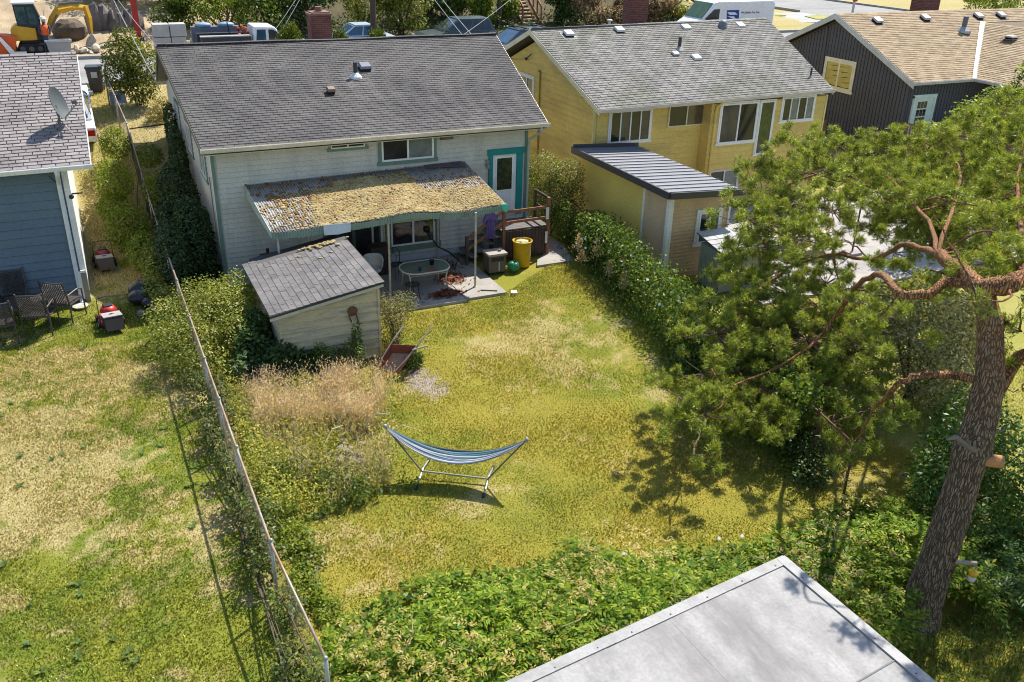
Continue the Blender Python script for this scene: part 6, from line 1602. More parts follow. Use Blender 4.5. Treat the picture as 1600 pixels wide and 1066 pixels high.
def cloud(clumps, n, shell=.55, rnd=rng):
    """points inside clumps, denser to the outside; returns points and outward directions"""
    cl = np.array([c[:6] for c in clumps], float)
    wt = np.array([c[6] if len(c) > 6 else (c[3] * c[4] + c[4] * c[5] + c[3] * c[5]) for c in clumps]); wt = wt / wt.sum()
    k = rnd.choice(len(cl), n, p=wt)
    d = _unit(rnd.normal(size=(n, 3))); r = shell + (1 - shell) * rnd.random(n) ** .7
    r *= 1 + .22 * (rnd.random(n) - .5)
    P = cl[k, :3] + d * cl[k, 3:6] * r[:, None]
    return P, _unit(d / cl[k, 3:6])

def bush(name, label, cat, base, clumps, n, L, W, m, stems=5, stem_m=None, group=None, up=.55, shell=.5, trunk=None, partname='crown', droop=.2):
    t = thing(name, label, cat, base, 0, group)
    P, O = cloud(clumps, n, shell)
    ok = P[:, 2] > terr(P[:, 0], P[:, 1]) + .02
    P, O = P[ok], O[ok]; n = len(P)
    N = _unit(O * .5 + np.array([0, 0, up]) + rng.normal(size=(n, 3)) * .42)
    D = _unit(np.cross(N, rng.normal(size=(n, 3))) + O * .5 - np.array([0, 0, droop]))
    leaves(partname, P, D, N, L * rng.uniform(.6, 1.25, n), W * rng.uniform(.7, 1.2, n), m, t)
    sm_ = stem_m or mat('stem_brown', (.11, .08, .05), .9)
    s = MB()
    for i in range(stems):
        c = clumps[i % len(clumps)]; b = Vector(base) + Vector((random.gauss(0, .08), random.gauss(0, .08), 0))
        e = Vector((c[0] + random.gauss(0, c[3] * .3), c[1] + random.gauss(0, c[4] * .3), c[2] + c[5] * .5)); md = b.lerp(e, .5) + Vector((random.gauss(0, .06), random.gauss(0, .06), .08))
        s.tube([b, md, e], [.022, .016, .006] if not trunk else [trunk, trunk * .6, trunk * .2], 6)
    s.build('trunk' if trunk else 'stem', sm_, t)
    return t

def blades(name, X, Y, H, W, m, col=None, lean=.35, segs=1, label=None, cat=None, zoff=0):
    n = len(X); Z = terr(X, Y) + zoff
    a = rng.random(n) * 6.283; S = np.stack([np.cos(a), np.sin(a), np.zeros(n)], 1) * (W * .5)[:, None] if hasattr(W, '__len__') else np.stack([np.cos(a), np.sin(a), np.zeros(n)], 1) * W * .5
    b = rng.random(n) * 6.283; ln = rng.random(n) * lean
    T = np.stack([np.cos(b) * ln, np.sin(b) * ln, np.ones(n)], 1); T = _unit(T) * H[:, None]
    B = np.stack([X, Y, Z - .005], 1)
    if segs == 1:
        V = np.stack([B - S, B + S, B + T], 1).reshape(-1, 3); F = np.arange(3 * n).reshape(-1, 3); k = 3
    else:
        mid = B + T * .55; tip = B + T + np.stack([np.cos(b), np.sin(b), -np.ones(n) * .3], 1) * (H * lean * .5)[:, None]
        V = np.stack([B - S, B + S, mid + S * .7, mid - S * .7, tip], 1).reshape(-1, 3); q = np.arange(n) * 5
        F = np.concatenate([np.stack([q, q + 1, q + 2], 1), np.stack([q, q + 2, q + 3], 1), np.stack([q + 3, q + 2, q + 4], 1)]); k = 5
    c = None if col is None else np.repeat(col, k, 0)
    o = np_mesh(name, V, F, m, None, col=c); o['kind'] = 'stuff'
    if label: o['label'] = label
    if cat: o['category'] = cat
    return o

def scatter(poly, n, dens=None):
    P = np.array(poly); lo, hi = P.min(0), P.max(0)
    area = (hi - lo).prod(); X = rng.uniform(lo[0], hi[0], n * 3); Y = rng.uniform(lo[1], hi[1], n * 3)
    k = inpoly(X, Y, poly)
    if dens is not None: k &= rng.random(len(X)) < dens(X, Y)
    return X[k][:n], Y[k][:n]

LG = leafmat('light_shrub_leaf', [(0, (.07, .11, .016)), (.5, (.20, .24, .035)), (.85, (.34, .34, .07)), (1, (.44, .40, .17))], .45, .35)
DKL = leafmat('dark_laurel_leaf', [(0, (.020, .048, .012)), (.6, (.045, .09, .02)), (1, (.09, .14, .032))], .5, .2, .22)
IVY = leafmat('ivy_leaf', [(0, (.018, .042, .014)), (.6, (.038, .075, .022)), (1, (.07, .11, .03))], .5, .15, .2)
MID = leafmat('mid_green_leaf', [(0, (.04, .085, .012)), (.6, (.10, .165, .022)), (1, (.20, .25, .045))], .45, .35)
PALE = leafmat('pale_leaf', [(0, (.10, .12, .04)), (.5, (.30, .30, .13)), (1, (.54, .50, .32))], .5, .35)
LIME = leafmat('lime_leaf', [(0, (.06, .11, .012)), (.5, (.15, .22, .02)), (1, (.27, .30, .04))], .45, .4)
# ------------------------------------------------------------------ turf
def speckle(c):
    r_ = rng.random(len(c))[:, None]
    c = np.where(r_ < .20, c * .25 + np.array([.46, .42, .20]) * .75, c)
    return np.where(r_ > .72, c * .35 + np.array([.085, .125, .018]) * .65, c)
TURF = leafmat('turf_blade', None, .6, .3, .2, attr=True)
nvis = lambda X, Y: np.ones_like(X)
X, Y = scatter(YARD, 190000)
c = speckle(ground_col(X, Y)); lum = rng.uniform(.6, 1.4, len(X))[:, None]
blades('lawn_grass', X, Y, rng.uniform(.018, .05, len(X)), .027, TURF, c * 1.18 * lum, .9, label='short summer lawn with dry golden patches in the middle back yard', cat='grass')
NB = [(-6.3, 26.6), (-.9, 26.6), (.2, 27.0), (1.3, 27), (1.5, 9.5), (1.5, 7), (.4, 7.5), (-1.2, 9), (-6.3, 22)]
X, Y = scatter(NB, 170000)
c = speckle(ground_col(X, Y)); lum = rng.uniform(.6, 1.4, len(X))[:, None]
blades('neighbour_grass', X, Y, rng.uniform(.02, .06, len(X)), .028, TURF, c * 1.15 * lum, .9, label='patchy straw and green grass of the yard left of the wire fence', cat='grass')
SIDE = [(-.55, 27), (1.45, 27), (1.45, 36), (1.2, 43), (-.5, 43)]
X, Y = scatter(SIDE, 9000)
blades('dry_side_grass', X, Y, rng.uniform(.05, .16, len(X)), .022, TURF, ground_col(X, Y) * rng.uniform(.8, 1.5, len(X))[:, None] * np.array([1.1, 1.1, .8]), .9, 2, 'dry yellow grass in the passage by the blue house', 'grass')
FY = [(1.6, 27), (3, 27), (3.0, 37), (13, 38.5), (28, 38.5), (28, 43.3), (-.5, 43.3), (1.3, 40)]
X, Y = scatter(FY, 14000)
blades('front_grass', X, Y, rng.uniform(.05, .14, len(X)), .024, TURF, ground_col(X, Y) * rng.uniform(.8, 1.4, len(X))[:, None], .9, 2, 'dry grass of the front yards by the street', 'grass')
RY = [(13.6, 9.5), (20, 9.5), (24, 19), (15.3, 19), (14.0, 14)]
X, Y = scatter(RY, 50000)
blades('side_yard_grass', X, Y, rng.uniform(.03, .08, len(X)), .018, TURF, ground_col(X, Y) * rng.uniform(.9, 1.4, len(X))[:, None], .9, label='green grass in the yard beyond the rusty fence', cat='grass')
BR = [(8.2, 1.5), (16, 1.5), (16, 7.5), (12.2, 7.4), (10.4, 7.0), (8.2, 6.5)]
X, Y = scatter(BR, 40000)
gc_ = np.array([.13, .17, .03]) * rng.uniform(.6, 1.5, len(X))[:, None]
blades('corner_grass', X, Y, rng.uniform(.06, .2, len(X)), .02, TURF, gc_, .9, 2, 'long green grass at the foot of the pine', 'grass')
# clover and broad leaved rosettes scattered in the turf
X, Y = scatter(NB, 240, lambda X, Y: sstep(.52, .7, fbm(X, Y, .8, 61)))
P = []; D = []; N = []
for x, y in zip(X, Y):
    for k in range(7):
        a = random.random() * 6.283; P.append((x, y, .02)); D.append((math.cos(a), math.sin(a), .5)); N.append((-math.cos(a) * .5, -math.sin(a) * .5, 1))
WEED = leafmat('broad_weed', [(0, (.05, .10, .02)), (.6, (.09, .15, .03)), (1, (.14, .19, .04))], .6, .25)
o = leaves('broadleaf_weeds', np.array(P), np.array(D), np.array(N), rng.uniform(.07, .15, len(P)), .05, WEED); tag(o, 'dark green dandelion rosettes dotted over the dry turf at left', 'weeds', kind='stuff')

# ------------------------------------------------------------------ weedy bed and dry grass behind the hammock
BED = [(1.9, 14.2), (4.3, 14.4), (4.9, 15.6), (5.3, 17.2), (5.9, 18.4), (5.4, 19.0), (3.2, 19.6), (1.9, 19.8)]
DRY = leafmat('dry_stalk', [(0, (.36, .28, .20)), (.5, (.50, .41, .29)), (1, (.62, .54, .38))], .9, .4, .1)
X, Y = scatter([(2.3, 17.4), (3.6, 17.3), (4.6, 16.6), (5.2, 17.4), (5.4, 18.9), (3.2, 19.4), (2.3, 19.4)], 3600, lambda X, Y: sstep(.38, .62, fbm(X, Y, 1.5, 65)))
blades('dry_tall_grass', X, Y, rng.uniform(.3, .85, len(X)), .014, DRY, None, .5, 2, 'tall pinkish tan dry grass in front of the garden shed', 'grass')
n = 6500
k = rng.integers(0, len(X), n); hz = rng.uniform(.35, .78, n)
P = np.stack([X[k] + rng.normal(0, .035, n), Y[k] + rng.normal(0, .035, n), hz], 1)
SEED = leafmat('seed_head', [(0, (.42, .31, .25)), (.5, (.57, .45, .37)), (1, (.68, .58, .47))], .9, .45, .1)
o = leaves('seed_heads', P, rng.normal(size=(n, 3)) * .5 + np.array([0, 0, 1]), rng.normal(size=(n, 3)), .07, .019, SEED); tag(o, 'feathery pinkish seed heads over the dry grass by the shed', 'grass', kind='stuff')
X, Y = scatter(BED, 1500, lambda X, Y: sstep(.45, .62, fbm(X, Y, 1.2, 64)))
blades('straw_stalks', X, Y, rng.uniform(.35, .8, len(X)), .013, DRY, None, .7, 2, 'single straw stalks standing through the yellow green weeds', 'grass')
n = 2600; k = rng.integers(0, len(X), n); o = leaves('straw_heads', np.stack([X[k] + rng.normal(0, .05, n), Y[k] + rng.normal(0, .05, n), rng.uniform(.3, .75, n)], 1), rng.normal(size=(n, 3)) * .5 + np.array([0, 0, 1]), rng.normal(size=(n, 3)), .07, .018, SEED); tag(o, 'loose pale seed heads above the yellow green weeds', 'grass', kind='stuff')
YW = leafmat('yellow_weed', [(0, (.12, .18, .025)), (.45, (.28, .32, .05)), (.85, (.46, .44, .11)), (1, (.60, .46, .06))], .7, .35)
X, Y = scatter(BED, 17000, lambda X, Y: sstep(.3, .55, fbm(X, Y, 1.1, 67) + .1) * (1 - .85 * np.exp(-((X - 3.9) ** 2 / .09 + (Y - 15.8) ** 2 / .3))))
n = len(X); hz = rng.random(n) ** 1.1 * (.15 + .55 * fbm(X, Y, 1.6, 69) + .35 * np.exp(-((X - 1.9) / .5) ** 2))
o = leaves('weed_bed', np.stack([X, Y, hz], 1), rng.normal(size=(n, 3)) + np.array([0, 0, .6]), rng.normal(size=(n, 3)) * .5 + np.array([0, 0, 1]), rng.uniform(.04, .10, n), .035, YW); tag(o, 'knee high yellow green weeds between the wire fence and the hammock', 'weeds', kind='stuff')
X, Y = scatter([(1.9, 14.0), (4.9, 14.2), (4.9, 15.0), (2, 16)], 2600, lambda X, Y: sstep(.36, .56, fbm(X, Y, 1.6, 66))); n = len(X); hz = rng.random(n) * .42 * fbm(X, Y, 2.2, 70) ** 2 * 2.2
o = leaves('green_weeds', np.stack([X, Y, hz], 1), rng.normal(size=(n, 3)) + np.array([0, 0, .4]), rng.normal(size=(n, 3)) * .5 + np.array([0, 0, 1]), rng.uniform(.05, .11, n), .045, MID); tag(o, 'darker leafy weeds along the mown edge under the hammock foot', 'weeds', kind='stuff')
s = MB()
for x, y, a in ((3.9, 16.8, .3), (4.4, 16.5, -.2), (4.2, 17.2, 1.0), (3.4, 16.0, .6), (4.8, 15.9, -.6)):
    s.tube([(x, y, .35), (x + .3 * math.cos(a), y + .3 * math.sin(a), .62), (x + .62 * math.cos(a), y + .6 * math.sin(a), .55)], [.012, .01, .006], 5)
o = s.build('bleached_sticks', mat('bleached_stick', (.58, .52, .40), .9)); tag(o, 'bleached dry sticks arching out of the weed bed', 'sticks', kind='stuff')

# ------------------------------------------------------------------ shrubs
bush('forsythia_bush', 'big light green bush growing through the wire fence left of the garden shed', 'bush', (2.1, 22.2, 0),
     [(1.3, 21.3, .75, .8, .9, .75), (2.2, 22.2, 1.0, 1.0, 1.0, .85), (2.9, 22.9, 1.05, .6, .8, .8), (2.0, 23.3, .95, .8, .7, .7), (1.1, 22.9, .75, .6, .7, .6), (2.6, 21.4, .7, .6, .6, .65), (1.6, 20.6, .45, .7, .6, .45)], 15000, .072, .042, LG, 14, up=.5, shell=.45)
bush('blackberry_bush', 'dark large leaved bramble crowding the left corner of the garden shed', 'bush', (3.2, 20.2, 0),
     [(2.9, 20.6, .6, .5, .6, .6), (3.3, 20.0, .5, .5, .4, .5), (3.9, 19.9, .35, .6, .3, .35), (2.6, 19.9, .4, .5, .5, .4), (3.1, 21.3, .8, .4, .6, .5)], 4200, .12, .085, DKL, 9)
bush('bramble_shoots', 'leafy bramble shoots against the front boards of the garden shed', 'bush', (4.9, 19.75, 0),
     [(4.6, 19.8, .35, .5, .25, .35), (5.1, 19.75, .45, .3, .2, .45), (5.25, 19.85, .8, .12, .1, .5), (4.3, 19.8, .5, .2, .2, .4)], 1500, .085, .05, MID, 7)
bush('rose_bush', 'straggly rose bush with pinkish tips at the right corner of the garden shed', 'bush', (6.35, 20.3, 0),
     [(6.3, 20.3, .8, .45, .4, .7), (6.6, 20.9, .9, .4, .5, .5), (7.0, 21.3, .9, .35, .4, .35), (6.25, 20.9, 1.1, .35, .4, .4)], 3600, .06, .032, leafmat('rose_leaf', [(0, (.05, .075, .016)), (.55, (.15, .17, .035)), (.85, (.26, .22, .08)), (1, (.38, .20, .13))], .5, .35), 12, shell=.2)
bush('boxy_plant', 'low dark green clump at the lawn edge below the rose bush', 'plant', (6.45, 19.3, 0), [(6.45, 19.3, .22, .33, .33, .25)], 900, .12, .03, DKL, 3, up=.2, droop=-.8)
bush('wall_shrub', 'tall light shrub with pale blossoms between white house and yellow gable', 'shrub', (14.3, 27.2, 0),
     [(14.1, 27.2, 2.35, .7, .6, .75), (14.9, 27.1, 2.1, .75, .6, .7), (14.4, 27.0, 1.5, .8, .6, .8), (15.2, 27.0, 1.4, .5, .5, .7), (13.9, 27.0, 1.0, .5, .5, .7)], 11000, .07, .04, leafmat('wall_shrub_leaf', [(0, (.05, .085, .015)), (.45, (.15, .19, .035)), (.8, (.27, .27, .06)), (.95, (.40, .34, .15)), (1, (.60, .52, .38))], .45, .4), 10)
bush('vine_tangle', 'shaded green vines hanging on the fence behind the porch', 'vine', (14.6, 26.2, 0),
     [(14.5, 26.3, .8, .35, .7, .8), (14.7, 25.3, .75, .3, .7, .75), (14.4, 24.5, .6, .3, .6, .65)], 5200, .075, .05, MID, 8)
# vines on the right fence, with white bindweed flowers
n = 17000; t = rng.random(n); seg = np.array(RFENCE)
yy = rng.uniform(12.0, 25.2, n); xx = np.interp(yy, seg[:, 1], seg[:, 0])
top = 1.5 + .8 * (fbm(xx, yy, .7, 81) - .3); zz = rng.random(n) ** .7 * top; wd = .2 + .42 * fbm(xx, yy, .9, 83)
P = np.stack([xx + rng.normal(0, 1, n) * wd * .7, yy, zz], 1); s_ = np.sign(rng.random(n) - .5)[:, None]
N = _unit(np.array([[-1., -.3, 0]]) * np.abs(s_) * .5 + np.array([0, 0, .6]) + rng.normal(size=(n, 3)) * .45)
vt_ = thing('bindweed_vine', 'bindweed vine with white trumpet flowers covering the rusty right hand fence', 'vine', (13.6, 19, 0))
leaves('foliage', P, rng.normal(size=(n, 3)) - np.array([0, 0, .5]), N, rng.uniform(.06, .12, n), rng.uniform(.05, .08, n), MID, vt_)
fl = MB()
for i in range(75):
    y = random.uniform(15.5, 25); x = float(np.interp(y, seg[:, 1], seg[:, 0])) + random.gauss(0, .22); z = random.uniform(.7, 1.5)
    d = Vector((random.uniform(-1, .3), random.uniform(-1, 0), random.uniform(.1, .8))).normalized(); fl.tube([Vector((x, y, z)), Vector((x, y, z)) + d * .05, Vector((x, y, z)) + d * .065], [.008, .03, .042], 7)
o = fl.build('flowers', mat('petal_white', (.80, .80, .76), .6), vt_); o['kind'] = 'stuff'
# low border weeds in front of it
yy = rng.uniform(11.5, 26, 9000); xx = np.interp(yy, seg[:, 1], seg[:, 0]) - np.abs(rng.normal(0, .36, 9000)); hz = rng.random(9000) * (.12 + .55 * fbm(xx, yy, 1.1, 85)) * np.clip(1.2 - np.abs(np.interp(yy, seg[:, 1], seg[:, 0]) - xx), .1, 1)
n = 9000
o = leaves('border_weeds', np.stack([xx, yy, hz], 1), rng.normal(size=(n, 3)) + np.array([0, 0, .5]), rng.normal(size=(n, 3)) * .5 + np.array([0, 0, 1]), rng.uniform(.05, .12, n), .05, MID); tag(o, 'low mixed weeds along the shady foot of the right hand fence', 'weeds', kind='stuff')
dp_ = 0
for x, y, h_ in ((13.9, 24.2, 1.05), (14.0, 23.2, 1.2), (13.75, 22.0, .9), (13.6, 20.9, 1.0), (13.7, 23.6, .7)):
    t = thing('dried_seed_plant', ('tallest' if dp_ == 1 else 'tan') + ' dried seed plume standing in the weeds by the right fence', 'plant', (x, y, 0), 0, 'dried seed plumes along the right fence'); dp_ += 1
    t['label'] = ['tan dried plume nearest the porch in the right border', 'tallest tan dried plume in the right border', 'dried tan plume midway along the right border', 'greenish dried plume nearest the viewer in the right border', 'short dried plume between two taller ones in the right border'][dp_ - 1]
    MB().tube([(x, y, 0), (x + .04, y, h_ * .6), (x + .02, y - .03, h_)], [.012, .01, .005], 5).build('stem', mat('dry_stem', (.30, .22, .12), .9), t)
    n = 260; hz = rng.uniform(.5, 1.02, n); r_ = .14 * (1.1 - hz)
    P = np.stack([x + .03 + rng.normal(0, 1, n) * r_ * 1.4, y + rng.normal(0, 1, n) * r_ * 1.4, hz * h_], 1)
    leaves('seed_plume', P, rng.normal(size=(n, 3)) * .6 + np.array([0, 0, 1]), rng.normal(size=(n, 3)), .07, .025, DRY, t)['kind'] = 'stuff'
# light leafy shrubs under the pine near the fence
bush('hazel_shrub', 'pale leaved shrub at the lawn edge under the left pine boughs', 'shrub', (13.1, 16.6, 0), [(13.2, 17.0, .7, .5, .7, .7), (13.3, 15.9, .65, .5, .6, .6), (12.9, 16.4, .4, .4, .6, .4)], 3600, .085, .06, MID, 6)
bush('snowberry_shrub', 'shadowy shrub along the fence under the middle of the pine', 'shrub', (12.9, 13.4, 0), [(13.0, 14.2, .6, .5, .7, .6), (12.9, 13.0, .55, .45, .7, .55), (12.7, 12.0, .45, .5, .6, .45), (12.3, 11.3, .3, .5, .4, .3)], 4200, .075, .05, DKL, 6)
bush('pale_tree_shrub', 'round tree with pale olive leaves behind the pine branch', 'tree', (17.0, 13.2, 0), [(17.0, 13.2, 2.1, 1.3, 1.2, .9), (16.3, 13.8, 1.2, .9, .8, .9), (16.9, 12.4, 1.1, 1.0, .8, .9), (18.0, 13.0, 1.0, .9, .8, .8), (17.9, 12.8, 1.9, .9, .9, .8), (17.1, 14.2, 2.0, 1.0, .8, .8), (18.6, 13.6, 1.7, .8, .8, .7)], 20000, .085, .05, PALE, 6, trunk=.045)
bush('dark_fence_shrub', 'dark dense shrub behind the trunk of the pine', 'shrub', (14.4, 9.6, 0), [(14.3, 9.7, .9, .8, .8, .9), (15.2, 9.0, 1.0, .9, .9, 1.0), (13.6, 9.4, .8, .6, .6, .7), (14.6, 8.2, .8, .8, .7, .8), (15.6, 10.4, 1.0, .9, .9, .9), (13.6, 8.4, .5, .5, .5, .5)], 9500, .12, .05, leafmat('fern_green', [(0, (.03, .08, .012)), (.6, (.07, .15, .022)), (1, (.15, .23, .035))], .4, .3), 9)
bush('plum_tree', 'light green broadleaf tree between the pine and the navy house', 'tree', (27.6, 21.5, 0), [(26.6, 21.6, 3.6, 1.1, 1.0, .7), (28.2, 21.8, 4.2, 1.0, 1.0, .8), (29.5, 21.8, 4.8, 1.0, .9, .6), (25.6, 21.2, 3.2, .9, .8, .6), (27.4, 21.0, 3.0, 1.3, .9, .8), (29.2, 21.2, 3.6, 1.2, 1, .9), (30.2, 22, 5.5, .25, .2, .6)], 9000, .15, .08, LIME, 7, trunk=.08)
# ivy bank between the fence and the white house
IV = [(1.75, 27.2, .9, .5, 1.6, 1.0), (2.5, 28.2, 1.1, .55, 1.8, 1.2), (2.4, 30.8, 1.5, .6, 1.8, 1.3), (2.8, 33.2, 2.2, .25, 1.4, 1.2), (2.2, 26.9, .5, .8, .7, .6), (1.9, 29.6, .9, .4, 1.5, .9), (2.85, 35.2, 3.0, .18, .9, .9)]
bush('ivy_bank', 'dark ivy heaped between the wire fence and the left wall of the white house', 'ivy', (2.3, 29, 0), IV, 19000, .10, .085, IVY, 8, partname='foliage', shell=.75, up=.6)
bush('side_hedge', 'yellow green hedge growing along the far fence beside the blue house', 'hedge', (1.0, 31, tz(1, 31)), [(.75, 30.6, .9, .75, 1.4, .75), (.6, 33.2, 1.8, .65, 1.3, .75), (1.0, 28.6, .7, .5, 1.2, .55), (.9, 35.7, 2.5, .5, 1.1, .55), (.35, 32, 1.2, .5, 1, .4), (1.9, 32, 1.6, .5, 1.6, .5), (1.9, 34.6, 2.2, .5, .9, .4)], 14000, .09, .06, LIME, 8)
bush('fence_creeper', 'leafy creeper on the wire fence beside the passage', 'vine', (1.25, 27.3, 0), [(1.2, 27.6, .6, .35, .9, .55), (1.1, 26.2, .4, .4, .7, .35), (1.25, 25.0, .45, .35, .5, .4)], 3600, .09, .065, LG, 6)
# vines along the near part of the wire fence
cl = []
for y in np.concatenate([np.arange(9.0, 10.6, .5), np.arange(12.6, 15.4, .6), np.arange(16.8, 20, .6), [11.5, 16]]): cl.append((1.5 + random.uniform(-.22, .25), y, .28 + .25 * random.random(), random.uniform(.2, .42), random.uniform(.3, .5), random.uniform(.25, .55)))
bush('fence_bramble', 'brambles and creeper tangled along the near stretch of the wire fence', 'vine', (1.5, 14, 0), cl, 7500, .08, .05, leafmat('bramble_leaf', [(0, (.03, .06, .013)), (.5, (.08, .115, .022)), (.85, (.17, .18, .04)), (1, (.30, .24, .09))], .5, .3), 16, shell=.2)
bush('clover_patch', 'bright green patch of low leaves inside the wire fence near the lawn corner', 'plant', (2.3, 12.9, 0), [(2.2, 13.6, .12, .40, .5, .16), (2.35, 13.0, .10, .3, .45, .12), (2.1, 12.2, .12, .30, .6, .16), (2.3, 11.5, .08, .25, .4, .1)], 2200, .07, .05, LIME, 3)

# ------------------------------------------------------------------ wisteria thicket in front of the garage
WIS = leafmat('wisteria_leaf', [(0, (.05, .115, .010)), (.4, (.13, .225, .018)), (.8, (.25, .32, .03)), (.95, (.38, .38, .06)), (1, (.48, .42, .14))], .6, .42, .15)
def fronds(name, label, X, Y, Z, n, m, lf=9, FL=.34, LL=.115, LW=.045, parent=None, tilt=.5):
    k = n; a = rng.random(k) * 6.283; el = rng.uniform(-.15, .75, k)
    D = np.stack([np.cos(a) * np.cos(el), np.sin(a) * np.cos(el), np.sin(el)], 1)
    B = np.stack([X, Y, Z], 1); P = []; DD = []; NN = []
    side0 = _unit(np.cross(D, np.array([0, 0, 1.])[None])); up0 = np.cross(side0, D)
    fl_ = FL * rng.uniform(.6, 1.2, k)[:, None]
    for j in range(lf):
        s_ = 1 if j % 2 else -1; tt = (j // 2 + 1) / (lf // 2 + 1)
        if j == lf - 1: s_ = 0; tt = 1.0
        P.append(B + D * fl_ * tt - np.array([0, 0, 1.]) * (fl_ * tt * tt * .35)); DD.append(_unit(D * (.55 if s_ else 1) + side0 * s_ * .8 - np.array([0, 0, .25]))); NN.append(_unit(up0 + rng.normal(size=(k, 3)) * .3))
    P = np.concatenate(P); n2 = len(P)
    return leaves(name, P, np.concatenate(DD), np.concatenate(NN), LL * rng.uniform(.7, 1.2, n2), LW * rng.uniform(.8, 1.2, n2), m, parent)
THK = [(1.9, 8.2), (1.9, 10.8), (3.0, 11.3), (4.4, 11.5), (6.0, 11.0), (6.8, 11.35), (7.6, 10.6), (8.9, 10.1), (10.0, 10.0), (11.2, 10.0), (12.4, 10.4), (13.2, 9.9), (13.4, 8.6), (12.6, 7.6), (12.2, 6.9), (11.9, 7.1), (11.6, 7.9), (10.7, 7.5), (10.6, 6.9), (9.6, 6.9), (8.6, 6.6), (8.15, 7.3), (7.9, 7.65), (2.4, 6.95)]
X, Y = scatter(THK, 6600, lambda X, Y: .35 + .65 * sstep(.36, .5, fbm(X, Y, 1.3, 92)))
n = len(X); edge_d = np.clip(np.minimum.reduce([np.abs(Y - np.interp(X, [1.9, 3, 4.4, 6, 6.8, 7.6, 9, 11.2, 12.4, 13.4], [10.8, 11.3, 11.5, 11.0, 11.3, 10.6, 10.1, 10, 10.4, 9.9])) * 1.0, np.full(n, 2.)]), 0, 2)
hmax = .12 + .55 * sstep(0, 1.6, edge_d) + .75 * (fbm(X, Y, 1.1, 91) - .45); hmax = np.clip(hmax, .12, 1.2); Z = hmax * rng.uniform(.35, 1.0, n)
tk_ = fronds('wisteria_thicket', '', X, Y, Z, n, WIS); tag(tk_, 'bright green wisteria thicket sprawling between lawn and garage roof', 'ground cover', kind='stuff')
n = 2600; X2, Y2 = scatter(THK, n, lambda X, Y: sstep(.42, .6, fbm(X, Y, 1.0, 97))); n = len(X2)
o = leaves('bindweed_leaves', np.stack([X2, Y2, .12 + (.15 + .55 * sstep(9.9, 8.6, Y2)) * rng.random(n)], 1), rng.normal(size=(n, 3)) - np.array([0, 0, .3]), rng.normal(size=(n, 3)) * .35 + np.array([0, 0, 1]), rng.uniform(.07, .16, n), rng.uniform(.06, .12, n), MID); tag(o, 'rounder darker bindweed leaves mixed into the wisteria thicket', 'ground cover', kind='stuff')
n = 260; X2, Y2 = scatter(THK, n); n = len(X2)
o = leaves('dead_leaves', np.stack([X2, Y2, .12 + (.15 + .6 * sstep(9.9, 8.6, Y2)) * rng.random(n)], 1), rng.normal(size=(n, 3)), rng.normal(size=(n, 3)), rng.uniform(.05, .12, n), .035, leafmat('dead_leaf', [(0, (.20, .12, .05)), (.5, (.38, .27, .12)), (1, (.52, .42, .25))], .8, .3)); tag(o, 'withered brown and straw leaves caught in the wisteria thicket', 'dead leaves', kind='stuff')
X, Y = scatter(THK, 620, lambda X, Y: sstep(.5, .68, fbm(X, Y, .8, 93))); n = len(X)
GOLD = leafmat('golden_sprig', [(0, (.28, .24, .05)), (.6, (.42, .33, .09)), (1, (.52, .40, .20))], .5, .35)
o = fronds('golden_sprigs', '', X, Y, .55 + .35 * rng.random(n), n, GOLD, 7, .2, .085, .03); tag(o, 'golden yellow young sprigs on top of the wisteria thicket', 'ground cover', kind='stuff')
s = MB()
for i in range(13):
    x, y = random.uniform(2.5, 11), random.uniform(8.0, 9.6); a = random.random() * 6.28; h_ = random.uniform(.75, 1.05); l_ = random.uniform(.4, .9)
    s.tube([(x, y, h_ - .2), (x + l_ * .35 * math.cos(a), y + l_ * .35 * math.sin(a), h_ + .1), (x + l_ * .7 * math.cos(a + .4), y + l_ * .7 * math.sin(a + .4), h_ + .08), (x + l_ * math.cos(a + .8), y + l_ * math.sin(a + .8), h_ - .1)], [.01, .009, .007, .005], 5)
o = s.build('wisteria_tendrils', mat('pale_tendril', (.26, .23, .11), .8)); tag(o, 'pale looping tendrils above the wisteria thicket', 'tendrils', kind='stuff')
X, Y = scatter([(12.2, 7.0), (13.4, 8.2), (15, 8), (15.5, 5.5), (13.5, 5.5)], 700); n = len(X)
o = fronds('fern_thicket', '', X, Y, .2 + .5 * rng.random(n), n, leafmat('fern_green', None), 11, .4, .11, .035); tag(o, 'shaded ferny growth right of the pine trunk', 'ground cover', kind='stuff')
fl = MB()
for x, y in ((6.9, 9.9), (8.6, 9.6), (9.0, 9.5)):
    p = Vector((x, y, .95)); d = Vector((-.5, -.4, .8)).normalized(); fl.tube([p, p + d * .04, p + d * .05], [.006, .02, .03], 8)
o = fl.build('bindweed_flowers', mat('petal_white', (.80, .80, .76), .6)); tag(o, 'few white bindweed trumpets at the lawn edge of the wisteria', 'flowers', group='bindweed flowers on the wisteria', kind='stuff')

